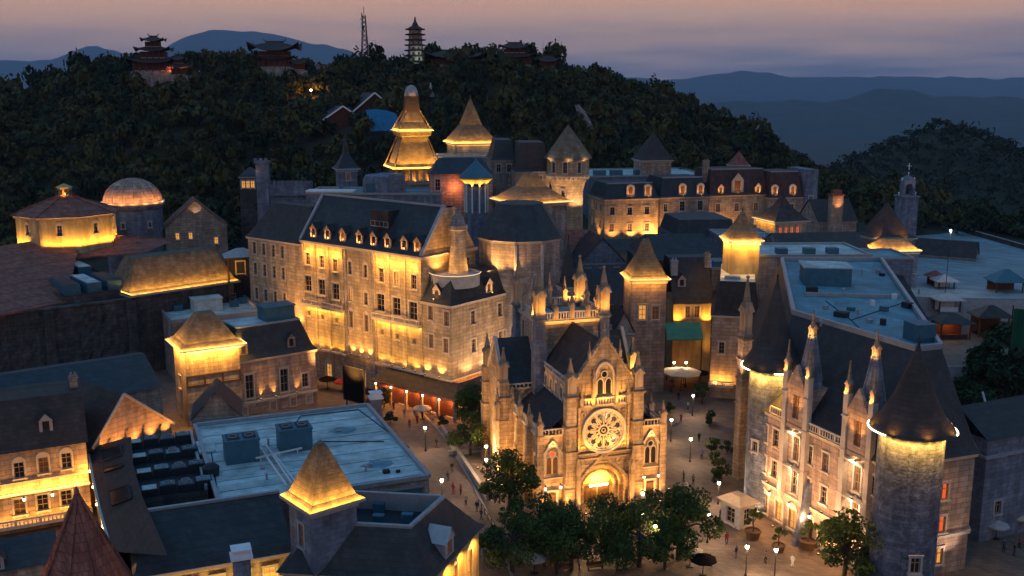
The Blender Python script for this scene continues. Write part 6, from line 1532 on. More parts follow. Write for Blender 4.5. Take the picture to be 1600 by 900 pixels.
def flat_rear(name, label, px0, px1, py, Y, dp, m_='membrane', yaw=0, h=3):
    a, b = D(px0, py, Y), D(px1, py, Y); B = Bld(name, label, 'building', (a.x, Y, 0), R(yaw), 'blue_or_bluelit', 'capping'); L = b.x - a.x; z = a.z
    B.ring([(0, 0), (L, 0), (L, dp), (0, dp)], 0, z); d = MB(); d.poly(rr(.2, .2, L - .2, dp - .2, z - .2)); B.part('flat_roof', d, m_)
    d = MB(); F = [(0, 0), (L, 0), (L, dp), (0, dp)]
    for i in range(4): d.obox((*F[i], z), (*F[(i + 1) % 4], z), .4, .5)
    B.part('parapet', d, 'capping'); B.done(); return B, L, z
b_, l_, z_ = flat_rear('flat_roof_house', 'low block with pale roof strip behind the long blue flat roof', 1186, 1364, 400, 205, 16, 'membrane', 2)
for f in (.2, .45, .66): m = MB(); m.box(l_ * f, 3, z_ - .19, l_ * f + 2.2, 5, z_ + 1.0); b_.part('air_unit', m, 'hvac')
b_, l_, z_ = flat_rear('flat_roof_house', 'small pale flat roof with pipes left of the lantern tower', 1112, 1160, 420, 216, 12, 'membrane', 4)
m = MB(); m.box(1, 2, z_ - .19, 3, 4, z_ + 1.2); b_.part('air_unit', m, 'hvac')
b_, l_, z_ = flat_rear('flat_roof_house', 'teal flat roof with white handrails in front of the rear hotel', 1130, 1215, 372, 245, 14, 'membrane_dk', 3)
m = MB()
for k in range(6): m.box(l_ * k / 5.2, .3, z_, l_ * k / 5.2 + .1, .4, z_ + 1.2)
m.obox((0, .35, z_ + 1.2), (l_, .35, z_ + 1.2), .1, .1); b_.part('railing', m, 'pipe')

# ================================================================== the long rear hotel with round dormers
def rear_hotel():
    def seg(name, label, pa, pb, pe, ptop, Y, wall, roof, wins, dorm, style, dl, extra=0, yaw=14):
        o = D(pa, pe, Y); B = Bld(name, label, 'hotel', (o.x, Y, 0), R(yaw), wall, 'trim'); L = B.on(pb, pe)[0]; H = B.on((pa + pb) / 2, pe)[1]; H = o.z
        zt = B.on((pa + pb) / 2, ptop, 2.6)[1]
        W_ = []
        for px, py, w, h, pn in wins: u_, z = B.on(px, py); W_.append((u_, z - h / 2, w, h, 'plain', pn))
        B.ring([(0, 0), (L, 0), (L, 16), (0, 16)], 4, H, {0: W_, 3: [(q, z, 1.2, 2.2, 'plain', 'lit' if q == 4 else 'glass') for q in (4, 8, 12) for z in (H - 4, H - 9)]})
        r_ = MB(); ring_profile(r_, 0, 0, L, 16, H, [(-.5, -.5, 0), (.2, .2, .5), (1.4, 2.2, zt - H)]); B.part('mansard_roof', r_, roof)
        B.band([(0, 0), (L, 0), (L, 16), (0, 16)], H - .4, .4, .3)
        d = MB(); d.obox((1.4, 2.2, zt + .05), (L - 1.4, 2.2, zt + .05), .3, .35); B.part('roof_capping', d, 'capping')
        for px, py, s_, st in dorm:
            u_, z = B.on(px, py, .6); dormer(B, u_, .3, H + .6, s_, s_ * .95, 2.4, st, 'trim', roof, 'dim', 0, dl, WARM if st != 'gable' else GOLD)
        return B, L, H
    B, L, H = seg('rear_hotel', 'cream rear hotel block with two round dormers, lit gold at its lower right', 945, 1029, 312, 286, 316, 'cream', 'slateblue',
                  [(957, 330, 1.5, 2.4, 'glass'), (984, 330, 1.5, 2.4, 'glass'), (1011, 329, 1.5, 2.4, 'glass'), (956, 356, 1.5, 2.4, 'dim'), (984, 356, 1.5, 2.4, 'glass'), (1011, 355, 1.5, 2.4, 'glass')],
                  [(985, 300, 2.6, 'round'), (1012, 300, 2.6, 'round')], 'round', 260)
    for f, wt in ((.15, 700), (.5, 1100), (.78, 2000), (.95, 1400)): uplight(B, L * f, -2.2, 12, L * f, 0, 17, wt, WARM, 110)
    uplight(B, -2.2, 5, 12, 0, 5, 17, 500, WARM, 100)
    B.done()
    B, L, H = seg('rear_hotel', 'rosy rear hotel block with two oval dormers', 1032, 1107, 309, 277, 322, 'rose', 'slateblue',
                  [(1040, 325, 1.3, 2.4, 'glass'), (1066, 322, 1.7, 3.0, 'glass'), (1094, 321, 1.7, 3.0, 'glass'), (1040, 350, 1.3, 2.2, 'glass'), (1066, 350, 1.5, 2.4, 'dim'), (1094, 350, 1.5, 2.4, 'dim')],
                  [(1066, 296, 2.5, 'round'), (1094, 296, 2.5, 'round')], 'round', 260)
    for f in (.4, .75): uplight(B, L * f, -2.4, 11, L * f, 0, 17, 1700, (1, .6, .35), 110)
    B.done()
    B, L, H = seg('rear_hotel', 'reddish roofed rear hotel wing with a large lit gable dormer', 1108, 1201, 306, 264, 328, 'cream', 'redslate',
                  [(1122, 325, 1.5, 2.6, 'dim'), (1151, 324, 1.5, 2.6, 'dim'), (1181, 323, 1.5, 2.6, 'dim'), (1122, 348, 1.5, 2.2, 'lit'), (1181, 346, 1.5, 2.2, 'lit')],
                  [(1152, 290, 4.2, 'gable'), (1126, 292, 2.0, 'gable'), (1184, 291, 2.0, 'gable')], 'gable', 240)
    for f in (.15, .5, .85): uplight(B, L * f, -2.2, 12, L * f, 0, 18, 1300, WARM, 110)
    chimney(B, .8, 5, H + 4, 1.8, 1.6, 7, 'rose'); B.done()
    B, L, H = seg('rear_hotel', 'end wing of the rear hotel with two gilded dormers and blue grey end wall', 1202, 1256, 309, 268, 330, 'rose', 'redslate',
                  [(1209, 326, 1.5, 2.5, 'dim'), (1237, 325, 1.5, 2.5, 'glass')], [(1210, 298, 2.4, 'round'), (1238, 297, 2.4, 'round')], 'round', 260)
    for f in (.3, .8): uplight(B, L * f, -2.2, 12, L * f, 0, 18, 420, WARM, 110)
    d = MB(); x1 = B.on(1276, 300)[0]; d.box(L + .1, -.5, 4, x1, 12, B.on(1260, 265)[1]); B.part('end_tower', d, 'blue_or_bluelit'); window(B.e, (L + x1) / 2, -.52, H - 2, 0, 1.4, 2.2, 'plain', 'glass'); B.done()
rear_hotel()
b_, l_, z_ = flat_rear('flat_roof_house', 'long pale flat roof behind the rear hotel with dark roof plant', 918, 1112, 276, 345, 30, 'membrane', 8)
for f in (.08, .22, .42, .6): m = MB(); m.box(l_ * f, 4, z_ - .19, l_ * f + 4, 7, z_ + 1.6); b_.part('air_unit', m, 'hvac')
hip_tower('roof_turret', 'small turret with grey hip roof on the pale flat roof behind the rear hotel', 'tower', (D(1021, 240, 352).x, 354), R(12), 10, 10, 12, zz(1021, 250, 350), [(-.7, -.7, 0), (.2, .2, 1.2), (4.9, 4.9, 9.2)], 'slatebrown', 'rose', 'trim', None, 0, '', 0).done()
hip_tower('roof_turret', 'little red pyramid roof peeping over the reddish rear hotel wing', 'tower', (D(1156, 250, 350).x, 352), R(12), 5.5, 5.5, 14, zz(1156, 258, 350), [(-.4, -.4, 0), (.2, .2, .5), (2.7, 2.7, 4.6)], 'redtile', 'rose', 'trim', None, 0, '', 0).done()

# ================================================================== low tiled roofs, chapel and belfry on the right
hip_tower('arcade_turret', 'turret with brown hip roof over an orange lit arcade right of the rear hotel', 'tower', (D(1224, 340, 262).x, 264), R(18), 9, 9, 6, zz(1224, 345, 260), [(-.8, -.8, 0), (.2, .2, .6), (2.8, 2.8, 3.4), (4.3, 4.3, 6.2)], 'slatebrown', 'cream', 'trim',
          {0: [(u_, 8.0 + (zz(1224, 345, 260) - 6) - 12.4, 1.0, 2.8, 'arch', 'red') for u_ in (1.6, 3.3, 5.0, 6.7)]}, 110, 'l', 160, 1.5).done()
slate_house('tile_house', 'brown gabled house with a tall lit chimney in front of the dark hill', 1278, 346, 1342, zz(1300, 346, 285), 285, 12, zz(1300, 312, 290), 10, 'rose', 'slatebrown', 'gab', 0)
slate_house('slate_house', 'dark slate roof between the long flat roof and the pale terrace', 1392, 500, 1452, zz(1420, 500, 206), 206, 16, zz(1420, 430, 214), 4, 'darkstone', 'slate', 'hip', 0)
hip_tower('spire_turret', 'needle thin dark blue spire between the round grey block and the church tower', 'tower', (D(888, 440, 186).x, 187), R(20), 2.6, 2.6, 0, zz(888, 448, 186), [(-.4, -.4, 0), (.1, .1, .5), (1.25, 1.25, 8.6)], 'slateblue', 'blue_or_bluelit', 'greytrim', None, 0, '', 0, 1.4).done()
slate_house('porch_gable', 'dark slate gable in front of the foot of the golden gate tower', 300, 655, 372, zz(335, 655, 150), 150, 8, zz(335, 612, 151), 14, 'rose', 'slate', 'gabf', 0)
def lit_chimney():
    q = D(1307, 300, 282); B = Bld('chimney_stack', 'rosy chimney stack rising before the brown gabled house by the dark hill', 'chimney', (q.x, q.y, 8), R(10), 'rose')
    h = q.z - 8; m = MB(); m.box(-1.6, -1.2, 0, 1.6, 1.2, h - 1); B.part('shaft', m, 'rose'); m = MB(); m.box(-1.9, -1.5, h - 1, 1.9, 1.5, h - .6); m.box(-1.2, -.9, h - .6, 1.2, .9, h + .6); B.part('cap', m, 'redtile'); spot(B.e, (0, -3, h - 5), (0, -1, h - 1.5), 260, WARM, 80)
lit_chimney()
slate_house('tile_house', 'low long roof of brown tiles sloping towards the terrace', 1225, 392, 1362, zz(1300, 396, 232), 234, 16, zz(1320, 362, 244), 6, 'grey', 'slatebrown', 'gab', 0)
def chapel():
    q = D(1388, 360, 262); z0 = 11.0
    B = hip_tower('chapel', 'chapel with steep brown hip roof and a cross finial beside the white belfry', 'chapel', (q.x, 264), R(16), 9.4, 9.4, z0, zz(1388, 372, 260), [(-1.0, -1.0, 0), (.4, .4, .8), (4.6, 4.6, 8.6)], 'slatebrown', 'rose', 'trim', {0: [(3, .2, 1.4, 1.3, 'plain', 'lit')]}, 0, '', 0, 0)
    d = MB(); zt = (zz(1388, 372, 260) - z0) + 8.6; d.box(-.1, -.1, zt, .1, .1, zt + 3.2); d.box(-.7, -.08, zt + 2.0, .7, .08, zt + 2.25); B.part('cross', d, 'iron')
    spot(B.e, (-6.2, -4.4, zt - 8.2), (-4, -2.6, zt - 7), 260, WARM, 110); spot(B.e, (2.4, -6.4, zt - 8.3), (2, -4, zt - 6.5), 260, GOLD, 110); B.done()
chapel()
hip_tower('porch_roof', 'low hip roof glowing orange gold with bright edges in front of the chapel', 'pavilion', (D(1402, 385, 240).x, 243), R(6), 9.4, 7.4, 8, zz(1402, 393, 238), [(-.5, -.5, 0), (.1, .1, .3), (2.4, 2.4, 2.4), (2.5, 2.5, 2.45)], 'shingle', 'blue_or_bluelit', 'trim', {0: [(4, .3, 2, 2, 'plain', 'dim')]}, 620, 'flr', 0, 0).done()
flat_rear('flat_roof_house', 'narrow low block with pale roof in front of the orange gold porch roof', 1367, 1428, 404, 214, 12, 'membrane_dk', 2)
slate_house('tile_house', 'long low brown roof running right along the edge of the terrace', 1428, 398, 1514, zz(1470, 398, 283), 285, 8, zz(1470, 370, 290), -30, 'grey', 'slatebrown', 'gab', 0)
def belfry():
    q = D(1415, 335, 300); z0 = 10; B = Bld('belfry', 'small white belfry with open arch, ball finials and iron cross on the terrace edge', 'belfry', (q.x, q.y, z0), R(8), 'blue_or_bluelit', 'white')
    zt = zz(1415, 305, 300) - z0
    m = MB(); m.box(-2.4, -2.4, 0, 2.4, 2.4, zt - .5); m.box(-2.7, -2.7, zt - .5, 2.7, 2.7, zt); B.part('wall', m, 'blue_or_bluelit')  # belfry is white; blue dusk light is put into this colour, arch too
    m = MB(); arch_panel(m, -1.8, 1.8, zt, zt + 4.2, 0, 1.1, zt + 2.4, -1.2, 1.2); arch_panel(m, -1.8, 1.8, zt, zt + 4.2, 0, 1.1, zt + 2.4, 1.2, 1.19)
    for sx in (-1.8, 1.8): m.poly([(sx, -1.2, zt), (sx, 1.2, zt), (sx, 1.2, zt + 4.2), (sx, -1.2, zt + 4.2)])
    m.loft([[(-2.0, y, zt + 4.2), (2.0, y, zt + 4.2), (0, y, zt + 5.8)] for y in (-1.4, 1.4)], 0, True, True); B.part('bell_arch', m, 'blue_or_bluelit')
    m = MB(); m.lathe([(0, zt + 3.4), (.35, zt + 3.2), (.6, zt + 2.2), (.8, zt + 1.9)], 0, 0, 12); B.part('bell', m, 'iron', True)
    m = MB()
    for x, z in ((-2.6, zt), (2.6, zt), (0, zt + 5.8), (-1.9, zt + 4.2), (1.9, zt + 4.2)): m.lathe([(.12, z), (.12, z + .4), (.32, z + .7), (0, z + 1.05)], x, 0, 8)
    m.box(-.08, -.08, zt + 7.4, .08, .08, zt + 9.4); m.box(-.7, -.07, zt + 8.5, .7, .07, zt + 8.65); B.part('finial', m, 'white')
    spot(B.e, (0, -4, zt + 1), (0, -1, zt + 4), 45, (1, .9, .85), 70)
belfry()
# ================================================================== middle: bell tower and lit roofs behind the hotel
def bell_tower():
    Y = 290; q = D(645, 275, Y); B = Bld('bell_tower', 'golden lit bell tower with flared roof, narrow neck and domed cap behind the hotel', 'tower', (q.x, Y, 8), R(18), 'cream', 'trim')
    z = lambda py: zz(645, py, Y) - 8
    w = 6.2
    B.ring([(-w, -w), (w, -w), (w, w), (-w, w)], -2, z(285), {i: [(3.2, z(318), 2.2, 3.6, 'arch', 'glass'), (9.2, z(318), 2.2, 3.6, 'arch', 'glass')] for i in (0, 1, 3)})
    B.band([(-w, -w), (w, -w), (w, w), (-w, w)], z(285), .6, .4)
    # arcade
    d = MB(); a = 5.4
    for i in range(4):
        c, s_ = math.cos(i * PI / 2), math.sin(i * PI / 2)
        for k in range(7):
            x = -a + 2 * a * k / 6; X, Yy = x * c + a * s_, x * s_ - a * c; d.box(X - .3, Yy - .3, z(284), X + .3, Yy + .3, z(262))
    B.part('arcade', d, 'trim'); d = MB(); d.box(-4.2, -4.2, z(284), 4.2, 4.2, z(262)); B.part('core', d, 'rose')
    d = MB(); ring_profile(d, -a, -a, a, a, z(262), [(-1.6, -1.6, 0), (-1.5, -1.5, .6), (-.2, -.2, 1.4), (2.1, 2.1, z(213) - z(262))]); B.part('lower_roof', d, 'shingle')
    d = MB(); b = 3.6; ring_profile(d, -b, -b, b, b, z(213), [(0, 0, 0), (-.9, -.9, .4), (-.9, -.9, z(203) - z(213)), (-1.2, -1.2, z(201) - z(213)), (.8, .8, z(190) - z(213)), (1.9, 1.9, z(172) - z(213))]); B.part('upper_roof', d, 'shingle')
    d = MB(); d.loft([rr(-1.9, -1.9, 1.9, 1.9, z(174)), rr(-1.7, -1.7, 1.7, 1.7, z(150))], 0, False, True); B.part('neck', d, 'slatebrown')
    d = MB(); d.lathe([(1.9, z(150)), (1.95, z(149)), (1.8, z(142)), (1.3, z(136)), (.5, z(133)), (0, z(132.5))], 0, 0, 12); B.part('dome_cap', d, 'greytrim', True)
    d = MB()
    for i in range(4):
        c, s_ = math.cos(i * PI / 2 + PI / 4), math.sin(i * PI / 2 + PI / 4); d.obox((9.2 * c, 9.2 * s_, z(262) + .8), (5.0 * c, 5.0 * s_, z(213)), .3, .3); d.obox((6.3 * c, 6.3 * s_, z(201)), (2.6 * c, 2.6 * s_, z(172)), .3, .3)
    B.part('hip_rib', d, 'shingle')
    eave_glow(B, -a - 1.6, -a - 1.6, a + 1.6, a + 1.6, z(262) + .3, 9, 700, GOLD, 'flr', False, .2)
    for s_ in (-4, 0, 4): spot(B.e, (s_, -a - 3.2, z(258)), (s_ * .7, -a + 1, z(235)), 700, GOLD, 90)
    for s_ in (-2, 2): spot(B.e, (s_, -b - 3.0, z(203)), (s_ * .7, -b + 1, z(186)), 330, GOLD, 90)
    eave_glow(B, -b - 1.1, -b - 1.1, b + 1.1, b + 1.1, z(203), 7, 330, GOLD, 'flr', True, .4)
    for s_ in (-2.4, 0, 2.4): spot(B.e, (s_ * 1.2, -b - 2.6, z(225)), (s_, -b, z(206)), 500, GOLD, 90)
    for x, y in ((-2.4, -2.4), (2.4, -2.4)): spot(B.e, (x, y, z(176)), (x * .5, y * .5, z(158)), 200, AMBER, 100)
    for s_ in (-3.8, 0, 3.8): spot(B.e, (s_, -4.85, z(283)), (s_, -5.0, z(266)), 200, GOLD, 150)
    B.done()
bell_tower()
hip_tower('gold_tower', 'square tower with sharp pyramid roof, its base glowing gold, in front of the wooded hill', 'tower', (D(735, 220, 308).x, 310), R(16), 12.0, 12.0, 10, zz(735, 224, 302), [(-.9, -.9, 0), (.3, .3, 1.3), (3.2, 3.2, 5.2), (5.9, 5.9, 13.0)], 'shingle', 'blue_or_bluelit', 'trim', {0: [(3, 29 + 0 - 10, 1.2, 1.6, 'plain', 'glass')]}, 600, 'flr', 120).done()
def pale_tower():
    Y = 258; q = D(887, 300, Y); z = lambda py: zz(887, py, Y - 4)
    B = Bld('cone_roof_tower', 'pale round tower with corbelled top and pointed cone roof, lit rosy gold below the corbels', 'tower', (q.x, Y, 4), 0, 'cream', 'trim'); k = 4
    n = 24; r1, r2 = 3.9, 5.3
    d = MB(); d.lathe([(r1, 0), (r1, z(300) - k), (r1 + .3, z(292) - k), (r2 - .25, z(279) - k), (r2, z(277) - k), (r2, z(250) - k)], 0, 0, n); B.part('wall', d, 'cream', True)
    d = MB(); d.lathe([(r2, z(277) - k), (r2 + .25, z(277) - k + .1), (r2 + .25, z(275) - k), (r2, z(274) - k)], 0, 0, n)
    for j in range(28): a = 2 * PI * j / 28; d.box((r2 - .1) * math.cos(a) - .2, (r2 - .1) * math.sin(a) - .2, z(281) - k, (r2 - .1) * math.cos(a) + .2, (r2 - .1) * math.sin(a) + .2, z(277) - k)
    B.part('corbel', d, 'trim')
    d = MB(); zt = zz(887, 195, Y) - k; ze = z(248) - k; d.lathe([(r2 + .75, ze - .2), (r2 + .6, ze + .25), (r2 - .4, ze + 1.5), (2.2, ze + 5.2), (0.1, zt)], 0, 0, 12); d.lathe([(r2 + .75, ze - .2), (r2, ze)], 0, 0, 12); B.part('roof', d, 'shingle')
    for a in (-2.3, -1.75, -1.1): window(B.e, (r2 + .3) * math.cos(a), (r2 + .3) * math.sin(a), z(270) - k, a + PI / 2, 1.0, 2.6, 'plain', 'glass')
    for a, py in ((-1.9, 308), (-1.95, 336)): window(B.e, (r1 + .3) * math.cos(a), (r1 + .3) * math.sin(a), z(py) - k, a + PI / 2, .9, 1.8, 'plain', 'glass')
    for a in (-2.6, -1.9, -1.2, -.6): p = (r1 + 2.3) * math.cos(a), (r1 + 2.3) * math.sin(a); spot(B.e, (*p, z(330) - k), (r1 * math.cos(a), r1 * math.sin(a), z(296) - k), 620, (1, .56, .26), 95)
    for a in (-2.5, -1.6, -.8): spot(B.e, ((r2 + 1.6) * math.cos(a), (r2 + 1.6) * math.sin(a), ze - .6), (r2 * .6 * math.cos(a), r2 * .6 * math.sin(a), ze + 3), 110, PALE, 110)
pale_tower()
hip_tower('low_roof_tower', 'broad low hip roof edged in gold above the round grey block', 'tower', (D(830, 310, 226).x, 229), R(24), 12.4, 11.6, 0, zz(832, 319, 220), [(-.9, -.9, 0), (.2, .2, .6), (3.4, 3.2, 3.0), (5.2, 5.0, 6.0)], 'shingle', 'grey', 'trim', None, 420, 'flr', 0, .8).done()
def kiosk():
    Y = 243; q = D(744, 290, Y); z = lambda py: zz(744, py, Y); z0 = z(318)
    B = Bld('round_kiosk', 'round glass kiosk with teal dome lit underneath on the roofs behind the hotel', 'kiosk', (q.x, Y, z0 - 14), 0, 'hvac', 'trim'); k = z0 - 14
    d = MB(); d.lathe([(2.6, 0), (2.6, z(290) - k)], 0, 0, 16); B.part('wall', d, 'blue_or_bluelit')
    d = MB()
    for j in range(10): a = 2 * PI * j / 10; d.box(2.75 * math.cos(a) - .18, 2.75 * math.sin(a) - .18, 12, 2.75 * math.cos(a) + .18, 2.75 * math.sin(a) + .18, z(284) - k)
    B.part('column', d, 'white')
    d = MB(); d.lathe([(2.8, z(286) - k), (3.9, z(279) - k), (4.0, z(277) - k)], 0, 0, 16); B.part('soffit', d, 'plaster')
    d = MB(); d.lathe([(4.1, z(277) - k), (3.6, z(272) - k), (2.0, z(263) - k), (.7, z(254) - k), (.2, z(250) - k), (.3, z(248) - k), (0, z(245) - k)], 0, 0, 16); B.part('dome', d, 'hvac', True)
    for a in (-2.6, -1.9, -1.2, -.5): spot(B.e, (3.2 * math.cos(a), 3.2 * math.sin(a), z(290) - k), (3.6 * math.cos(a), 3.6 * math.sin(a), z(280) - k), 180, GOLD, 150)
kiosk()
def glow_room():
    Y = 250; a, b = D(698, 305, Y), D(722, 305, Y); z0 = 12; B = Bld('lit_hall', 'red orange lit glazed room beside the kiosk under a blue roof', 'building', (D(672, 305, Y).x, Y, z0), R(6), 'rose', 'greytrim')
    L = D(770, 300, Y).x - D(672, 300, Y).x; H = zz(700, 272, Y) - z0; x = lambda px: B.on(px, 290)[0]
    B.ring([(0, 0), (L, 0), (L, 10), (0, 10)], -4, H, {0: [(x(710), zz(710, 303, Y) - z0, 3.4, 4.8, 'bare', 'red'), (x(684), zz(710, 298, Y) - z0, 1.2, 2.8, 'plain', 'glass')]})
    r_ = MB(); ring_profile(r_, 0, 0, L, 10, H, [(-.5, -.5, 0), (.2, .2, .4), (2.4, 4.8, 3.6)]); B.part('roof', r_, 'slateblue'); point(B.e, (x(710), -1.6, zz(710, 292, Y) - z0), 160, (1, .25, .06), .2); B.done()
glow_room()
def grey_stone_house():
    Y = 268; B = slate_house('stone_house', 'grey stone house with blue mansard roof between the gold tower and the pale round tower', 768, 250, 806, zz(790, 250, Y), Y, 14, zz(800, 218, Y + 4), 6, 'grey', 'slateblue', 'mansard', 2)
    slate_house('stone_house', 'dark mansard roofed house with small round dormers left of the pale round tower', 806, 268, 858, zz(830, 268, 258), 258, 14, zz(830, 222, 262), 6, 'rose', 'slate', 'mansard', 2)
grey_stone_house()
def spire_turret():
    Y = 262; q = D(541, 262, Y); z0 = 8
    hip_tower('spire_turret', 'slim blue slate spire turret behind the hotel ridge', 'tower', (q.x, Y), R(20), 4.6, 4.6, z0, zz(541, 262, Y), [(-.8, -.8, 0), (-.1, -.1, .5), (1.4, 1.4, 3.2), (2.15, 2.15, 8.2)], 'slateblue', 'blue_or_bluelit', 'greytrim', {0: [(2.3, zz(541, 262, Y) - z0 - 3, .9, 1.8, 'plain', 'dim')]}, 0, '', 0, 1.6).done()
spire_turret()
def castle_wall():
    Y = 262; o = D(404, 290, Y); B = Bld('castle_block', 'blue grey castle block with battlements and a square corner turret left of the hotel', 'castle', (o.x, Y, 6), R(4), 'blue_or_bluelit', 'greytrim')
    L = B.on(480, 300)[0]; H = zz(440, 290, Y) - 6
    B.ring([(2.6, 0), (L, 0), (L, 12), (2.6, 12)], -4, H)
    d = MB()
    for k in range(9):
        x = 2.9 + (L - 3.2) * k / 8; d.box(x - .35, -.3, H, x + .35, .25, H + 1.2)
    d.box(2.6, -.3, H - 2.2, L, -.01, H); d.box(2.6, -.5, H - 2.6, L, -.01, H - 2.2)
    for k in range(9): x = 2.9 + (L - 3.2) * k / 8; d.box(x - .12, -.6, H - 3.1, x + .12, -.01, H - 2.6)
    B.part('battlement', d, 'blue_or_bluelit')
    d = MB(); zt = zz(411, 255, Y) - 6; d.box(-.4, -.8, -4, 2.6, 2.6, zt); d.box(-.7, -1.1, zt, 2.9, 2.9, zt + .5)
    for x in (-.5, .8, 2.1): d.box(x - .2, -1.1, zt + .5, x + .6, -.7, zt + 1.3)
    B.part('corner_turret', d, 'blue_or_bluelit')
    spot(B.e, (-1.8, -1.0, zt - 3), (0, -.8, zt - 1), 120, WARM, 90); B.done()
castle_wall()
b_, l_, z_ = flat_rear('flat_roof_house', 'flat roofs with a white canopy edge directly behind the hotel ridge', 478, 690, 302, 246, 14, 'membrane_dk', -4)
m = MB(); m.box(0, -.5, z_ + .3, l_ * .36, 3.5, z_ + .7); b_.part('canopy', m, 'white')
m = MB(); m.lathe([(5.2, z_), (5.2, z_ + 3.0), (4.6, z_ + 4.0), (0, z_ + 4.6)], l_ * .55, 6, 20); b_.part('roof_drum', m, 'blue_or_bluelit', True)
m = MB(); m.box(l_ * .44, 1, z_, l_ * .52, 4, z_ + 2.4); b_.part('air_unit', m, 'hvac')
m = MB(); m.box(l_ * .62, .4, z_, l_ * .72, 3.4, z_ + 4.6); b_.part('roof_cabin', m, 'blue_or_bluelit')
b_, l_, z_ = flat_rear('flat_roof_house', 'long dark terrace roof with white rails below the gold tower', 668, 800, 246, 292, 14, 'membrane_dk', 4)
m = MB(); m.obox((0, -.1, z_ + .9), (l_, -.1, z_ + .9), .12, .12)
for k in range(10): m.box(l_ * k / 9 - .05, -.15, z_, l_ * k / 9 + .05, -.05, z_ + .9)
b_.part('railing', m, 'pipe')
slate_house('tile_house', 'dark roofed kitchen house with yellow lit gallery at the foot of the wooded hill', 374, 290, 400, zz(390, 276, 285), 285, 10, zz(390, 262, 288), 6, 'darkstone', 'slate', 'hip', 3, 'house', 'lit')

# ================================================================== on the wooded hill: temples, pagoda, mast, red gables
def swept_roof(mb, x0, y0, x1, y1, z, h, oh, up, inset, mi=0):
    """hipped roof with upturned corners"""
    def ring_(d, zz_, lift):
        n = 6; pts = []
        c = [(x0 - d, y0 - d), (x1 + d, y0 - d), (x1 + d, y1 + d), (x0 - d, y1 + d)]
        for i in range(4):
            a, b = Vector(c[i]), Vector(c[(i + 1) % 4])
            for j in range(n): t = j / n; q = a.lerp(b, t); e = abs(2 * t - 1) ** 2.5; pts.append((q.x, q.y, zz_ + lift * e))
        return pts
    w = min(x1 - x0, y1 - y0) / 2
    mb.loft([ring_(oh, z, up), ring_(oh, z + .25, up * 1.05), ring_(oh * .35, z + h * .35, up * .3), ring_(-inset, z + h, 0)], mi, False, True)
def temple(name, label, px, pyb, Y, tiers, yaw=0, wall='temple', roof='templeroof', base=3.0):
    q = D(px, pyb, Y); B = Bld(name, label, 'temple', (q.x, Y, q.z - base), R(yaw), wall, 'greytrim')
    m = MB(); w0, d0 = tiers[0][0], tiers[0][1]; m.box(-w0 / 2 - 1, -d0 / 2 - 1, -8, w0 / 2 + 1, d0 / 2 + 1, base); B.part('plinth', m, 'grey')
    z = base
    for i, (w, dp, h, rh, oh) in enumerate(tiers):
        m = MB(); m.box(-w / 2 + .4, -dp / 2 + .4, z, w / 2 - .4, dp / 2 - .4, z + h); B.part('wall', m, wall)
        m = MB()
        nc = max(3, int(w / 2.5))
        for k in range(nc + 1): x = -w / 2 + .2 + (w - .4) * k / nc; m.box(x - .22, -dp / 2, z, x + .22, -dp / 2 + .38, z + h)
        B.part('column', m, 'wood')
        for k in range(nc): window(B.e, -w / 2 + .2 + (w - .4) * (k + .5) / nc, -dp / 2 + .36, z + .4, 0, 1.3, min(2.0, h - .8), 'bare', 'dim')
        nxt = tiers[i + 1] if i + 1 < len(tiers) else None
        ins = (w - nxt[0]) / 2 - .1 if nxt else min(w, dp) / 2 - .5
        m = MB(); swept_roof(m, -w / 2, -dp / 2, w / 2, dp / 2, z + h, rh, oh, oh * .85, ins); B.part('roof', m, roof)
        z += h + rh - (.3 if nxt else 0)
    m = MB(); m.box(-tiers[-1][0] * .28, -.25, z - .2, tiers[-1][0] * .28, .25, z + .5)
    for s_ in (-1, 1): m.obox((s_ * tiers[-1][0] * .27, 0, z + .2), (s_ * tiers[-1][0] * .36, 0, z + 1.3), .35, .35)
    B.part('ridge_ornament', m, roof)
    return B
T1 = temple('temple', 'dark red tiered temple with upswept roofs among trees, left on the hill', 243, 112, 468, [(17, 11, 3.6, 2.4, 2.4), (11, 7.5, 3.0, 2.2, 2.2), (6.5, 5, 2.4, 2.2, 1.8)], 8, base=4)
point(T1.e, (9.5, -7, 6), 900, (1, .3, .12), .3); point(T1.e, (12, -5, 3), 500, (1, .45, .12), .3)
temple('temple', 'small red gate pavilion beside the left hill temple', 281, 118, 462, [(6, 5, 3.2, 2.0, 1.6), (4, 3.5, 1.6, 1.8, 1.3)], 8, base=2)
temple('temple', 'two tiered dark temple with wide upswept eaves on stone terrace, centre left on the hill', 431, 106, 470, [(15, 11, 3.6, 1.5, 1.8), (14, 9, 2.4, 4.0, 4.2)], 6, base=5)
temple('temple', 'small upswept gate roof right of the terraced hill temple', 468, 110, 466, [(5, 4, 2.6, 1.9, 1.6)], 6, base=2)
temple('temple', 'low red roofed shrine hall between the terraced temple and the mast', 503, 118, 474, [(13, 6, 2.4, 1.6, 1.2)], 6, 'temple', 'redtile', 1)
temple('temple', 'low dark sweeping temple roof right of the pagoda', 712, 103, 480, [(22, 12, 3, 3.8, 3.2)], 4, 'temple', 'templeroof', 2)
temple('temple', 'reddish double roofed temple on the crest right of the pagoda', 803, 103, 476, [(15, 9, 3.6, 2.2, 2.0), (10, 6, 2.0, 2.6, 2.0)], 4, base=2)
temple('temple', 'little dark pavilion at the right end of the crest', 856, 108, 474, [(7, 5, 3, 2.8, 1.8)], 0, base=2)
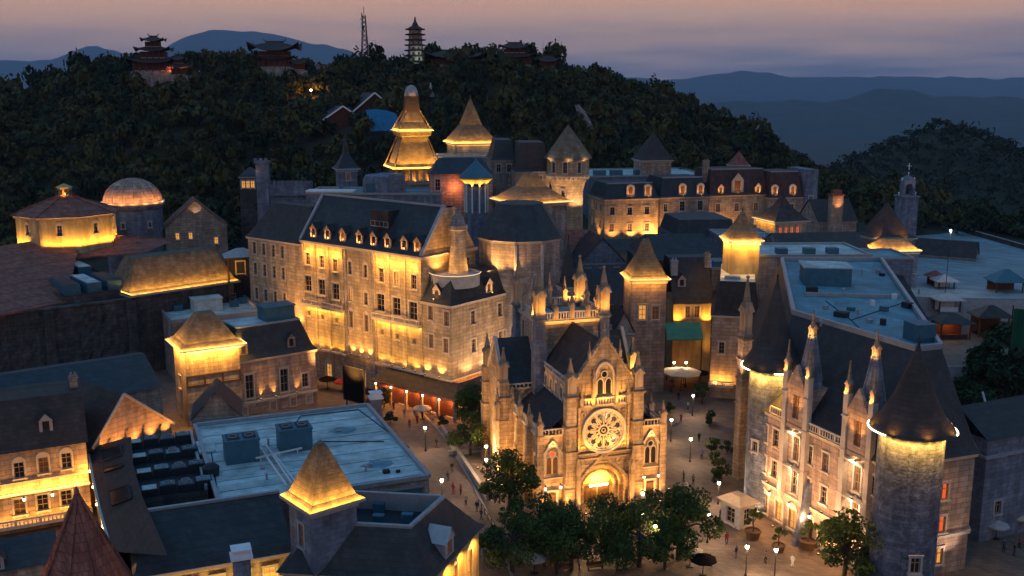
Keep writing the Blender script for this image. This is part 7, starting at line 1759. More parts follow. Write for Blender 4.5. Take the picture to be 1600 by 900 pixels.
def pagoda():
    Y = 492; q = D(650, 116, Y); B = Bld('pagoda', 'tall nine storey pagoda tower standing on the hill crest', 'pagoda', (q.x, Y, q.z - 3), R(10), 'greytrim', 'greytrim')
    z = 0; n = 8; Ztop = zz(650, 27, Y) - B.o.z; hs = (Ztop - 6.5) / 9
    B.part('plinth', (lambda m: (m.lathe([(6.2, -6), (6.2, .6), (5.6, .6), (5.6, 1.2), (0, 1.2)], 0, 0, 8), m)[1])(MB()), 'grey')
    z = 1.2
    for i in range(9):
        r_ = 4.3 - .17 * i; h = hs * (1.04 if i < 4 else .97)
        m = MB(); m.lathe([(r_, z), (r_, z + h - .3)], 0, 0, n); w_ = B.part('storey', m, 'greytrim' if i < 7 else 'rose')
        g = MB()
        for k in range(n):
            a = 2 * PI * (k + .5) / n; ap = r_ * math.cos(PI / n) + .02; c, s_ = math.cos(a), math.sin(a); t = (-s_, c)
            g.poly([(ap * c + t[0] * u_, ap * s_ + t[1] * u_, zz_) for u_, zz_ in ((-.55, z + .4), (.55, z + .4), (.55, z + h - .9), (-.55, z + h - .9))])
        g.build('opening', 'glass', w_)
        m = MB(); e = r_ + 1.75; m.loft([[(rad * math.cos(2 * PI * k / 16), rad * math.sin(2 * PI * k / 16), z + h + dz + (lf if k % 2 == 0 else 0)) for k in range(16)] for rad, dz, lf in ((r_ - .1, -.55, 0), (e, -.45, .45), (e, -.3, .45), (r_ - .1, .35, 0))]); B.part('roof', m, 'templeroof')
        z += h
    m = MB(); m.lathe([(r_ + 1.4, z - .2), (r_ * .55, z + 1.4), (.8, z + 3.2), (.45, z + 3.4), (.6, z + 4.0), (.3, z + 4.4), (.45, z + 5.0), (.12, z + 5.5), (0, Ztop + .3)], 0, 0, 8); B.part('top_roof', m, 'templeroof')
    spot(B.e, (3, -12, 11), (0, -3, 11), 700, (.85, 1, .8), 80)
pagoda()
def mast():
    Y = 486; q = D(571, 112, Y); zt = zz(571, 10, Y); e = empty('antenna_mast', (q.x, Y, q.z - 3), 0, 'slim lattice telecom mast with drum antennas on the crest left of the pagoda', 'mast')
    H = zt - q.z + 3; m = MB()
    w = lambda z: 1.5 * (1 - z / H) + .45
    for sx in (-1, 1):
        for sy in (-1, 1): m.obox((sx * w(0), sy * w(0), 0), (sx * w(H - 4), sy * w(H - 4), H - 4), .28, .28)
    n = 14
    for k in range(n):
        z0, z1 = (H - 4) * k / n, (H - 4) * (k + 1) / n
        for s_ in (-1, 1):
            m.obox((-w(z0), s_ * w(z0), z0), (w(z1), s_ * w(z1), z1), .16, .16); m.obox((w(z0), s_ * w(z0), z0), (-w(z1), s_ * w(z1), z1), .16, .16); m.obox((s_ * w(z0), -w(z0), z0), (s_ * w(z1), w(z1), z1), .16, .16)
    m.build('lattice', 'iron', e)
    m = MB(); m.box(-.12, -.12, H - 4.2, .12, .12, H); m.build('rod', 'iron', e)
    rg = random.Random(2)
    for k in range(11):
        z = H * (.30 + .058 * k); a = rg.uniform(0, 6.28); r_ = w(min(z, H - 4)) + .4; m = MB()
        if k % 3 == 0: m.lathe([(.0, -.35), (.75, -.3), (.75, .3), (0, .35)], r_ * math.cos(a), r_ * math.sin(a), 10); o = m.build('drum_antenna', 'greytrim', e); o.location.z = z
        else: m.box(r_ * math.cos(a) - .25, r_ * math.sin(a) - .25, z - 1.1, r_ * math.cos(a) + .25, r_ * math.sin(a) + .25, z + 1.1); m.build('panel_antenna', 'greytrim', e)
mast()
for i, (px, Y, h, lab) in enumerate(((676, 480, 9, 'thin pale pole on the crest between the pagoda and the right temples'), (744, 484, 12, 'pair of hairline aerials on the ridge above the low sweeping roof'), (848, 476, 11, 'hairline aerial behind the little dark pavilion'))):
    q = D(px, 100, Y); e = empty('aerial', (q.x, Y, q.z - 2), 0, lab, 'aerial'); m = MB(); m.lathe([(.12, 0), (.06, h)], 0, 0, 5); m.build('rod', 'iron', e); m = MB(); m.box(-.8, -.04, h * .8, .8, .04, h * .8 + .08); m.build('cross_bar', 'iron', e)
def red_gable(name, label, px0, pyE, px1, pyR, Y, dp, yaw):
    a, b = D(px0, pyE, Y), D(px1, pyE, Y); z0 = a.z - 5; B = Bld(name, label, 'house', (a.x, Y, z0), R(yaw), 'temple', 'greytrim'); L = b.x - a.x; H = 5; zr = zz((px0 + px1) / 2, pyR, Y) - z0
    B.ring([(1.5, 0), (L - 1.5, 0), (L - 1.5, dp), (1.5, dp)], -4, H); B.w.poly([(0, 0, H), (L, 0, H), (L / 2, 0, zr - .3)])
    r_ = MB(); r_.loft([[(-.6, y, H - .3), (L / 2, y, zr), (L + .6, y, H - .3)] for y in (-.8, dp)], closed=False); B.part('roof', r_, 'slatebrown')
    m = MB()
    for s_, x in ((-1, -.6), (1, L + .6)): m.obox((x, -.85, H - .3), (L / 2, -.85, zr), .5, .55)
    B.part('barge_board', m, 'white'); m = MB(); m.box(1, -.2, H - .6, L - 1, -.02, H - .2); B.part('tie_beam', m, 'wood'); B.done(); return B
red_gable('lodge', 'dark red lodge with pale edged gable on the slope, the lower one of two', 498, 192, 574, 166, 385, 26, 20)
red_gable('lodge', 'dark red lodge with pale edged gable, the upper one behind the other', 552, 174, 620, 145, 402, 26, 20)
q = D(598, 190, 383); e = empty('tarpaulin_cover', (q.x, q.y, q.z - 4), R(20), 'blue tarpaulin covered lean-to beside the red lodges on the hillside', 'lean-to')
m = MB(); m.loft([[(-5.5, y, z), (-1.5, y - .4, z + .3), (2.5, y + .3, z - .2), (6.0, y, z - 1.4)] for y, z in ((-4, .6), (-2, 3.4), (1, 6.2), (4, 8.2))], closed=False); m.build('sheet', 'tarp', e); m = MB()
for x in (-6, 0, 6): m.box(x - .15, 5, -3, x + .15, 5.3, 6 - .4 * x)
m.build('post', 'wood', e)
# pale rocky stair scar on the slope, white shrine figure
q = D(912, 190, 402); e = empty('rock_scar', (q.x, q.y, q.z), 0, 'pale weathered rock face showing among the trees right of the gold roofs', 'rock')
rg = random.Random(8); m = MB()
rows = []
for j in range(9):
    t = j / 8; cx_ = -3.5 + 8 * t; rows.append([(cx_ - 1.4 - 1.0 * math.sin(t * 3) + rg.uniform(-.4, .4), rg.uniform(-1.5, 0), 9 - 15 * t), (cx_ + rg.uniform(-.3, .3), -2 + rg.uniform(-.8, .4), 9.4 - 15 * t + rg.uniform(-.4, .4)), (cx_ + 1.2 + 1.3 * math.sin(t * 3) + rg.uniform(-.4, .4), rg.uniform(-1.2, .4), 9 - 15 * t)])
m.loft(rows, closed=False); m.build('face', 'grey', e); e.scale = (.72, .72, .72); CLEAR[-1:] = CLEAR[-1:]
q = D(673, 140, 440); e = empty('statue', (q.x, q.y, q.z - 3), 0, 'small white standing statue on a pedestal among the trees below the pagoda', 'statue')
m = MB(); m.lathe([(1.6, 0), (1.6, 1.2), (1.1, 1.4), (1.1, 2.2)], 0, 0, 8); m.build('pedestal', 'grey', e); m = MB(); m.lathe([(.6, 2.2), (.5, 3.2), (.55, 4.1), (.6, 4.6), (.25, 5.0), (.32, 5.4), (.2, 5.8), (0, 5.9)], 0, 0, 10); m.build('figure', 'greytrim', e, True)
q = D(486, 141, 445); e = empty('hill_lamp', (q.x, q.y, q.z - 4), 0, 'single bright orange street lamp on the wooded slope', 'street lamp')
m = MB(); m.lathe([(.1, 0), (.08, 4)], 0, 0, 6); m.build('post', 'iron', e); m = MB(); m.lathe([(0, 3.5), (.5, 3.8), (.6, 4.2), (0, 4.6)], 0, -.3, 10); m.build('globe', 'bulb', e, True); point(e, (0, -2.0, 4.2), 1500, AMBER, .4)
for px, py, Y in ((243, 112, 468), (431, 108, 470), (803, 103, 476), (650, 110, 492), (712, 103, 480), (503, 118, 474), (856, 108, 474), (281, 118, 462)): q = D(px, py, Y); CLEAR.append((q.x, q.y + 1, 7.5))
for px, py, Y in ((535, 185, 385), (586, 165, 402), (535, 185, 398), (586, 165, 415), (598, 190, 383), (486, 141, 441), (673, 140, 436)): q = D(px, py, Y); CLEAR.append((q.x, q.y, 6))
for px in range(925, 1280, 12): q = D(px, 270, 350); CLEAR.append((q.x, q.y, 26))
for px, Y in ((645, 290), (735, 308), (545, 262), (440, 268), (210, 272), (300, 275), (388, 288)): CLEAR.append((D(px, 200, Y).x, Y, 15))
# conifers on the skyline, each a tree of its own
def conifer(px, py, Y, h, lab):
    q = D(px, py, Y); e = empty('conifer', (q.x, Y, float(terrain(q.x, Y)) - .5), 0, lab, 'tree'); z0 = q.z - e.location.z; H = z0 + h
    m = MB(); m.lathe([(.35, 0), (.05, H - .3)], 0, 0, 6); m.build('trunk', 'bark', e); rg = np.random.default_rng(int(px)); Q = []
    for k in range(700):
        t = rg.random() ** .8; z = H * (.12 + .88 * t); r_ = (1 - t) * h * .22 * rg.uniform(.3, 1) + .1; a = rg.uniform(0, 6.28); c = np.array([r_ * math.cos(a), r_ * math.sin(a), z]); d = np.array([math.cos(a), math.sin(a), -.35]); s_ = np.array([-math.sin(a), math.cos(a), 0]); L_ = rg.uniform(.4, .8); Q.append([c - d * L_, c - s_ * .25, c + d * L_, c + s_ * .25])
    o = quads_mesh('crown', np.array(Q), 'leafdk'); o.parent = e
for px, py, Y, h, lab in ((305, 118, 470, 9, 'slim dark conifer alone on the skyline right of the left hill temple'), (205, 118, 470, 7, 'small dark conifer left of the left hill temple'), (573, 112, 478, 6, 'dark conifer in front of the foot of the mast'), (612, 118, 480, 5, 'small conifer between the mast and the pagoda'), (690, 112, 482, 5, 'bushy conifer just right of the pagoda')): conifer(px, py, Y, h, lab)
forest()
# ================================================================== trees in the square and the streets
def crown_at(kind, label, px, py, zc, s=1., group=None, name='tree', rz=None):
    q = P(px, py, zc); return tree(kind, name, label, q.x, q.y, 0, s, random.uniform(0, 6.28) if rz is None else rz, 'tree', group)
for k, px, py, s, lab in (('plaza1', 797, 752, 1.0, 'leafy tree at the left corner of the church front'), ('plaza2', 843, 812, 1.05, 'tree left of the glowing church portal'), ('plaza3', 893, 838, .95, 'tree with two white lamps in its crown before the church'),
                          ('plaza1', 948, 822, .92, 'tree directly below the glowing church portal'), ('plaza2', 1000, 828, 1.05, 'tree with white lights right of the church portal'), ('plaza3', 1062, 812, 1.15, 'broad dark tree at the right end of the row before the church'),
                          ('plaza2', 800, 835, 1.05, 'dark tree at the lower left of the church square'), ('plaza3', 1040, 848, .75, 'low tree in front of the broad dark one by the lane'), ('plaza1', 870, 862, .62, 'small tree nearest the bottom edge of the church square'), ('plaza3', 965, 858, .62, 'small tree over the benches at the bottom of the square'), ('plaza1', 738, 640, 1.0, 'tall dark tree between the cafe and the church transept'), ('plaza2', 735, 672, .9, 'dark tree on the street side of the church')):
    crown_at(k, lab, px, py, 4.8 * s, s * 1.3)
crown_at('street', 'round street tree in front of the hotel beside the black panel', 514, 545, 3.6, 1.45)
crown_at('street', 'small street tree at the foot of the hotel below the black panel', 600, 612, 3.0, .8)
crown_at('street', 'tree by the kiosk at the end of the lane beside the turret', 1128, 722, 3.4, .85)
crown_at('street', 'yellowish tree along the lane left of the corner turret', 1098, 605, 3.4, .9)
crown_at('street', 'tree at the foot of the corner turret', 1112, 690, 3.2, .8)
crown_at('plaza1', 'green tree before the mansard building facade beside the round tower', 1322, 858, 5.2, 1.4)
crown_at('plaza2', 'tree standing against the lit facade left of the round tower', 1338, 815, 5.0, .95)
def potted(px, py, lab, s=1.):
    q = P(px, py, 0); e = empty('potted_tree', (q.x, q.y, .03), 0, lab, 'potted tree'); m = MB(); m.lathe([(.8 * s, 0), (1.05 * s, 1.0 * s), (1.15 * s, 1.1 * s), (1.15 * s, 1.25 * s), (.95 * s, 1.25 * s), (.95 * s, 1.05 * s), (0, 1.05 * s)], 0, 0, 14); m.build('planter', 'wood', e)
    t = tree('pot', 'tmp', None, 0, 0); 
    for ch in list(t.children): ch.parent = e; ch.location = (0, 0, 1.0 * s); ch.scale = (s, s, s)
    bpy.data.objects.remove(t)
potted(1176, 842, 'round headed tree in a brown tub beside the kiosk', 1.0); potted(1216, 862, 'dark shrub in a black tub near the lit shop doors', .8); potted(1262, 858, 'tree in a tub under the facade floodlights', .95); potted(1165, 806, 'small tree in a tub behind the kiosk', .7)
for px, py, zc, s, lab in ((1548, 560, 8, 1.0, 'spreading dark tree on the right below the terrace'), (1588, 575, 8, 1.0, 'dark tree beside the green net at the right edge'), (1522, 615, 6, .7, 'ragged dark tree above the slope right of the mansard roof'), (1594, 515, 8, .9, 'dark tree crown at the right edge below the stalls'), (1556, 508, 7, .65, 'dark tree right of the open gazebo')):
    crown_at('dark', lab, px, py, zc * 1.3, s * 1.55)

# ================================================================== people
def person_mesh(seed):
    rg = random.Random(seed); m = MB(); st = rg.uniform(.06, .2); h = 1.7
    def limb(pts, rad, mi): m.tube(pts, rad, 7, mi)
    for s_ in (-1, 1):
        y = s_ * st; limb([(s_ * .1, 0, .92), (s_ * .11, -y * .5 - .02, .5), (s_ * .11, y * .7, .09)], [.10, .075, .05], 1); limb([(s_ * .11, y * .7 + .06, .05), (s_ * .11, y * .7 - .16, .035)], [.05, .04], 3)
        limb([(s_ * .2, 0, 1.40), (s_ * .27, y * .4 + .02, 1.13), (s_ * .25, -y * .7 - .08, .9)], [.06, .048, .036], 0); limb([(s_ * .25, -y * .7 - .08, .9), (s_ * .245, -y * .7 - .11, .8)], [.035, .03], 2)
    m.loft([[(rx * math.cos(2 * PI * j / 10), ry * math.sin(2 * PI * j / 10), z) for j in range(10)] for rx, ry, z in ((.15, .10, .86), (.17, .12, .98), (.15, .10, 1.12), (.19, .12, 1.32), (.21, .11, 1.42), (.08, .07, 1.48))], 0, True, True)
    m.lathe([(.05, 1.46), (.05, 1.53)], 0, 0, 8, 2)
    m.lathe([(.04, 1.49), (.075, 1.53), (.085, 1.6), (.08, 1.66), (.05, 1.71), (0, 1.725)], 0, -.01, 10, 2); m.lathe([(.092, 1.58), (.096, 1.65), (.06, 1.73), (0, 1.745)], 0, .018, 10, 3)
    return m
PM = {}
def person(px, py, lab, top='cloth_black', bot='cloth_blue', rz=0., k=0, z=.04, q=None):
    q = P(px, py, z) if q is None else q; key = (k % 3, top, bot)
    if key not in PM: o = person_mesh(k % 3).build('person', [top, bot, 'skin', 'hair'], None, True); PM[key] = o.data
    else: o = bpy.data.objects.new('person', PM[key]); COL.objects.link(o)
    o.location = (q.x, q.y, z); o.rotation_euler = (0, 0, rz); tag(o, lab, 'person', 'people in the streets and squares'); return o
PEOPLE = [(708, 772, 'person in red walking up the street, left of a pair', 'cloth_red', 'cloth_red'), (720, 773, 'person in red walking up the street, right of a pair', 'cloth_red', 'cloth_black'), (706, 738, 'person in dark clothes up the street from the red pair', 'cloth_black', 'cloth_grey'),
          (648, 650, 'person in white before the cafe front', 'cloth_white', 'cloth_blue'), (660, 655, 'person in black before the cafe front', 'cloth_black', 'cloth_black'), (672, 648, 'person in blue near the cafe posts', 'cloth_blue', 'cloth_grey'), (686, 652, 'person in dark jacket beside the cafe corner', 'cloth_black', 'cloth_blue'), (697, 646, 'person in grey at the cafe corner', 'cloth_grey', 'cloth_black'), (640, 668, 'person in red by the street corner', 'cloth_red', 'cloth_grey'),
          (1068, 752, 'person in black standing in the lane, left of two', 'cloth_black', 'cloth_black'), (1083, 757, 'person in grey standing in the lane, right of two', 'cloth_grey', 'cloth_black'), (1072, 768, 'person in white crossing the lane', 'cloth_white', 'cloth_grey'), (1092, 690, 'person in black walking up the middle of the lane', 'cloth_black', 'cloth_black'), (1096, 718, 'person in dark blue walking down the lane', 'cloth_blue', 'cloth_black'), (1126, 812, 'person in black beside the kiosk', 'cloth_black', 'cloth_black'),
          (1064, 660, 'person far up the lane in a red jacket', 'cloth_red', 'cloth_black'), (1075, 640, 'person in white far up the lane', 'cloth_white', 'cloth_blue'), (1238, 886, 'person in pale clothes below the shop fronts', 'cloth_white', 'cloth_white'), (1110, 885, 'person in grey on the lane at the bottom edge', 'cloth_grey', 'cloth_blue'), (745, 800, 'person in dark clothes at the street corner by the trees', 'cloth_black', 'cloth_grey'), (752, 812, 'person in blue at the street corner by the trees', 'cloth_blue', 'cloth_black'), (738, 830, 'person in white at the bottom of the street', 'cloth_white', 'cloth_black'),
          (1568, 862, 'person in blue on the terrace at the right edge', 'cloth_blue', 'cloth_black'), (1584, 868, 'person in black on the terrace at the right edge', 'cloth_black', 'cloth_blue'), (1592, 856, 'person in red on the terrace at the right edge', 'cloth_red', 'cloth_black'), (905, 890, 'person in white seated height among the benches', 'cloth_white', 'cloth_blue'), (850, 885, 'person in grey left of the benches', 'cloth_grey', 'cloth_black')]
PEOPLE += [(652, 662, 'person in red in front of the pale parasol', 'cloth_red', 'cloth_black'), (676, 662, 'person in white between the cafe and the low wall', 'cloth_white', 'cloth_black'), (690, 668, 'person in black at the head of the low wall', 'cloth_black', 'cloth_grey'), (632, 652, 'person in grey near the hotel street corner', 'cloth_grey', 'cloth_grey'), (615, 640, 'person in blue before the black panel', 'cloth_blue', 'cloth_black'), (682, 700, 'person in dark clothes walking beside the low wall', 'cloth_black', 'cloth_black'), (700, 752, 'person in blue just above the red pair', 'cloth_blue', 'cloth_grey'), (728, 790, 'person in grey below the red pair', 'cloth_grey', 'cloth_black'),
           (1080, 800, 'person in blue on the lane below the two in the middle', 'cloth_blue', 'cloth_black'), (1135, 850, 'person in red on the lane left of the tubs', 'cloth_red', 'cloth_blue'), (1150, 872, 'person in black on the lane below the kiosk', 'cloth_black', 'cloth_grey'), (1196, 880, 'person in grey between the tubs at the bottom of the lane', 'cloth_grey', 'cloth_black'), (1060, 625, 'person in black under the red parasol', 'cloth_black', 'cloth_black'), (1086, 622, 'person in grey under the dark parasol', 'cloth_grey', 'cloth_blue'), (1048, 612, 'person in red left of the red parasol', 'cloth_red', 'cloth_black')]
for i, (px, py, lab, a, b) in enumerate(PEOPLE): person(px, py, lab, a, b, random.uniform(0, 6.28), i)

# ================================================================== street furniture and stalls
def lamp_post(px, py, lab, h=4.2, z=.03, q=None, watts=330, col=PALE, base='ground'):
    q = q or P(px, py, z); e = empty('lamp_post', (q.x, q.y, z), 0, lab, 'street lamp', 'street lamps')
    def f():
        m = MB(); m.lathe([(.16, 0), (.18, .25), (.08, .4), (.06, h - .5), (.12, h - .4)], 0, 0, 8); m.box(-.28, -.03, h - .75, .28, .03, h - .69); return m
    shared('post', h, f, e, mats=['iron']); shared('globe', h, lambda: (lambda m: (m.lathe([(0, h - .4), (.2, h - .3), (.26, h - .05), (.18, h + .15), (0, h + .22)], 0, 0, 10), m)[1])(MB()), e, mats=['bulb'])
    shared('cap', h, lambda: (lambda m: (m.lathe([(.28, h + .18), (.1, h + .32), (0, h + .45)], 0, 0, 8), m)[1])(MB()), e, mats=['iron'])
    point(e, (0, 0, h + .9) if False else (.0, -.45, h - .1), watts, col, .15); return e
for px, py, h, lab in ((665, 705, 4.2, 'street lamp on the left kerb halfway up the street'), (691, 792, 4.2, 'street lamp by the corner of the terrace wing'), (760, 752, 3.6, 'street lamp at the church side, lower of two'), (760, 730, 3.6, 'street lamp at the church side, upper of two'), (1003, 830, 5.6, 'lamp among the trees right of the portal, upper one'), (1004, 862, 5.4, 'lamp among the trees right of the portal, lower one'),
                      (1022, 878, 5.0, 'lamp over the benches at the bottom of the square'), (905, 872, 5.0, 'lamp among the trees left of centre, right one'), (888, 868, 5.2, 'lamp among the trees left of centre, left one'), (1122, 788, 3.4, 'lamp beside the kiosk'), (1048, 690, 4, 'lamp at the right corner of the church'), (1165, 900, 4, 'lamp on the lane near the bottom edge'), (575, 600, 4, 'street lamp below the black panel'), (520, 588, 4, 'street lamp behind the row house end'), (1082, 650, 4, 'added lamp high up the lane below the parasols'), (1078, 722, 4, 'added lamp in the middle of the lane left of the bushes'), (1105, 848, 4.2, 'added lamp where the lane meets the tree row'), (1210, 905, 4, 'added lamp before the shop fronts at the bottom edge')):  # the closing group of lane lamps is added to warm its paving
    lamp_post(px, py, lab, h)
q = P(1476, 470, 10.5); e = lamp_post(0, 0, 'very tall thin lamp mast on the pale terrace', 16.5, 10.5, q, 500, (1, .9, .8))
def parasol(px, py, lab, m_, r_=2.0, h=2.9, z=.03, closed=False, q=None):
    q = q or P(px, py, z); e = empty('parasol', (q.x, q.y, z), random.uniform(0, 1), lab, 'parasol')
    m = MB(); m.lathe([(.06, 0), (.05, h + .2)], 0, 0, 6); m.lathe([(.5, 0), (.5, .12), (.06, .2)], 0, 0, 10); m.build('pole', 'iron', e)
    m = MB()
    if closed: m.lathe([(.1, h * .4), (.22, h * .5), (.16, h * .8), (.04, h + .1)], 0, 0, 8)
    else:
        n = 8; A = [[(rr_ * math.cos(2 * PI * k / n), rr_ * math.sin(2 * PI * k / n), zz_) for k in range(n)] for rr_, zz_ in ((r_, h - .75), (r_, h - .55), (r_ * .5, h - .2), (.05, h + .1))]; m.loft(A)
    m.build('canopy', m_, e); return e
qq = lambda px, py, Y: D(px, py, Y)
parasol(1065, 575, 'large cream parasol lit by two lamps in front of the green awning', 'canvas', 4.0, 4.4, q=Vector((qq(1065, 575, 196).x, 196, 0)))
for sx in (-1.1, 1.3):
    q = Vector((qq(1065, 560, 196).x + sx, 198.2, 0)); lamp_post(0, 0, 'lamp above the cream parasol, %s one' % ('left' if sx < 0 else 'right'), 5.2, .03, q, 120)
parasol(1068, 600, 'dark red parasol below the cream one at the top of the lane', 'redcloth', 2.6, 3.2); parasol(1050, 596, 'dark parasol left of the red parasol', 'board', 2.0, 3.0); parasol(1092, 600, 'dark parasol right of the red parasol', 'board', 2.0, 3.0)
for px, py, m_, lab in ((556, 622, 'board', 'black parasol on the terrace behind the pale flat roof, left one'), (575, 628, 'board', 'black parasol on the terrace behind the pale flat roof, middle one'), (594, 638, 'board', 'black parasol on the terrace behind the pale flat roof, right one'), (512, 608, 'board', 'black parasol at the end of the row house'), (535, 612, 'redcloth', 'dark red parasol among the black ones by the hotel'), (1078, 885, 'canvas', 'cream parasol by the lane at the bottom edge'), (1098, 898, 'board', 'dark parasol at the bottom edge beside the cream one'), (660, 655, 'canvas', 'pale parasol before the cafe front'), (835, 895, 'canvas', 'pale parasol at the bottom edge of the square')): parasol(px, py, lab, m_, 1.7, 2.7)
def awning():
    q = D(1070, 520, 203); e = empty('awning', (q.x, 203, 0), R(3), 'wide green teal canvas awning over the passage behind the church', 'awning')
    a, b = D(1043, 535, 202).x - q.x, D(1100, 535, 202).x - q.x; z0, z1 = zz(1070, 533, 202), zz(1070, 506, 205); m = MB(); n = 10
    m.loft([[(a + (b - a) * k / n, 0 - .12 * math.sin(k * PI), z0) for k in range(n + 1)], [(a + (b - a) * k / n, 0, z0 + .35) for k in range(n + 1)], [(a + (b - a) * k / n, 1.6, z0 + (z1 - z0) * .7) for k in range(n + 1)], [(a + (b - a) * k / n, 3.2, z1) for k in range(n + 1)]], closed=False); m.build('canvas', 'teal', e)
    for x in (a + .2, b - .2): m = MB(); m.box(x - .1, 0, 0, x + .1, .2, z0); m.build('post', 'iron', e)
    m = MB(); m.box(a, .05, z0 - .12, b, .15, z0); m.build('front_bar', 'iron', e); point(e, (0, .8, 2.6), 40, AMBER, .2)
awning()
def kiosk_stall():
    q = P(1152, 818, 0); e = Bld('street_kiosk', 'small grey kiosk with sloping pale roof standing on the lane', 'kiosk', (q.x, q.y, 0), R(-58), 'greytrim', 'trim')
    e.ring([(-1.8, -1.4), (1.8, -1.4), (1.8, 1.4), (-1.8, 1.4)], 0, 3.4, {0: [(1.8, .5, 1.6, 2.2, 'bare', 'glass')], 1: [(1.4, .4, 1.1, 2.4, 'bare', 'glass')], 3: [(1.4, .4, 1.1, 2.4, 'bare', 'dim')]})
    m = MB(); ring_profile(m, -1.8, -1.4, 1.8, 1.4, 3.4, [(-.5, -.5, 0), (-.5, -.5, .15), (.9, .7, 1.0)]); e.part('roof', m, 'canvas'); e.done()
kiosk_stall()
# railings and low walls along the church side of the street
def rail(name, lab, cat, a, b, h, m_, z=.03, post=1.6, solid=False):
    a, b = P(*a, z), P(*b, z); e = empty(name, (a.x, a.y, z), 0, lab, cat); d = b - a; m = MB()
    if solid: m.obox((0, 0, h / 2), (d.x, d.y, h / 2), .4, h); m.obox((0, 0, h + .06), (d.x, d.y, h + .06), .55, .12); m.build('wall', m_, e); return e
    m.obox((0, 0, h), (d.x, d.y, h), .08, .08); m.obox((0, 0, h * .5), (d.x, d.y, h * .5), .05, .05); m.build('rail', m_, e)
    n = max(2, int(d.length / post)); m = MB()
    for k in range(n + 1): q = d * (k / n); m.box(q.x - .05, q.y - .05, 0, q.x + .05, q.y + .05, h)
    m.build('post', m_, e); return e
rail('low_wall', 'low stone wall along the church side of the street', 'wall', (690, 672), (762, 782), .9, 'kerb', solid=True)
rail('railing', 'iron railing between the street and the square', 'railing', (748, 790), (778, 838), 1.1, 'iron')
rail('railing', 'iron railing at the bottom of the square before the benches', 'railing', (860, 884), (1010, 872), 1.1, 'iron')
rail('low_wall', 'low stone wall of the garden bed left of the church', 'wall', (700, 712), (760, 706), .7, 'kerb', solid=True)
for i, (px, py, lab) in enumerate(((880, 893, 'brown bench left of three at the bottom of the square'), (930, 890, 'brown bench in the middle of three at the bottom of the square'), (985, 886, 'brown bench right of three at the bottom of the square'))):
    q = P(px, py, 0); e = empty('bench', (q.x, q.y, .03), R(12), lab, 'bench', 'benches of the square')
    m = MB(); m.box(-1.1, -.25, .42, 1.1, .25, .5); m.build('seat', 'wood', e); m = MB(); m.box(-1.1, .22, .55, 1.1, .3, .95); m.build('backrest', 'wood', e)
    for x in (-.9, .9): m = MB(); m.box(x - .06, -.22, 0, x + .06, .28, .42); m.build('leg', 'iron', e)
# shops lining the lane left of the turret, seen only as lit fronts and bushes
for px, py, s, lab in ((1110, 655, 1.3, 'clipped bush by the lit ledge on the lane'), (1124, 745, 1.3, 'bush at the turret foot along the lane'), (1136, 700, 1.1, 'bush against the dark wing'), (1047, 640, 1.2, 'bush behind the church transept'), (610, 655, 1.2, 'bush at the street corner by the hotel'), (690, 660, 1.1, 'flowering bush at the cafe corner')):
    q = P(px, py, .8); tree('bush', 'bush', lab, q.x, q.y, 0, s, random.uniform(0, 6), 'bush')
def stall(px, py, lab, w, dp, h, roofm, wallm, z=12.1, Y=None, lit=0, yaw=0, name='market_stall'):
    q = P(px, py, z) if Y is None else D(px, py, Y); e = empty(name, (q.x, q.y, z), R(yaw), lab, 'stall')
    for x in (-w / 2 + .2, w / 2 - .2):
        for y in (-dp / 2 + .2, dp / 2 - .2): m = MB(); m.box(x - .14, y - .14, 0, x + .14, y + .14, h); m.build('post', 'wood', e)
    m = MB(); ring_profile(m, -w / 2, -dp / 2, w / 2, dp / 2, h, [(-.7, -.7, 0), (-.6, -.6, .18), (w * .42, dp * .45, h * .55)]); m.build('roof', roofm, e)
    m = MB(); m.box(-w / 2 + .3, dp / 2 - .5, 0, w / 2 - .3, dp / 2 - .3, h * .9); m.box(-w / 2 + .5, -dp / 2 + .4, 0, w / 2 - .5, -dp / 2 + .7, 1.0); m.build('counter', wallm, e)
    if lit: point(e, (0, 0, h * .8), lit, GOLD, .2)
stall(1489, 478, 'open gazebo with pyramid roof and yellow lit inside on the pale terrace', 6.5, 5, 3.4, 'slate', 'temple', 7, Y=212, lit=90)
stall(1550, 470, 'brown timber stall with gabled roof right of the gazebo', 6.5, 4.5, 4.2, 'slatebrown', 'wood', 7, Y=214)
stall(1476, 432, 'small white canopied stall behind the gazebo', 4.0, 3.4, 2.8, 'greytrim', 'white', 11, Y=240)
stall(1482, 452, 'white tent roof just behind the gazebo', 5.0, 3.4, 2.6, 'greytrim', 'white', 9.6, Y=226)
stall(1462, 424, 'little reddish stall left of the white canopies', 3.0, 2.6, 2.6, 'redtile', 'wood', 11.5, Y=244)
stall(1572, 432, 'dark scaffold like stall with a blue sheet at the right edge of the terrace', 6.5, 5, 5.0, 'hvac', 'wood', 9.6, Y=236)
def slope_terrace():
    e = empty('stepped_terrace', (88, 212, 0), 0, 'rosy paved lower terrace around the gazebo', 'terrace'); m = MB(); m.loft([[(-16, -26, -1), (34, -26, -1), (44, 14, -1), (-18, 19, -1)], [(-16, -26, 7.0), (34, -26, 7.0), (44, 14, 7.0), (-18, 19, 7.0)]], 0, False, True); m.build('paving', 'paving', e)
    m = MB(); m.box(-16, -26.4, 5, 34, -26.02, 7.9); m.build('parapet', 'greytrim', e)
slope_terrace()
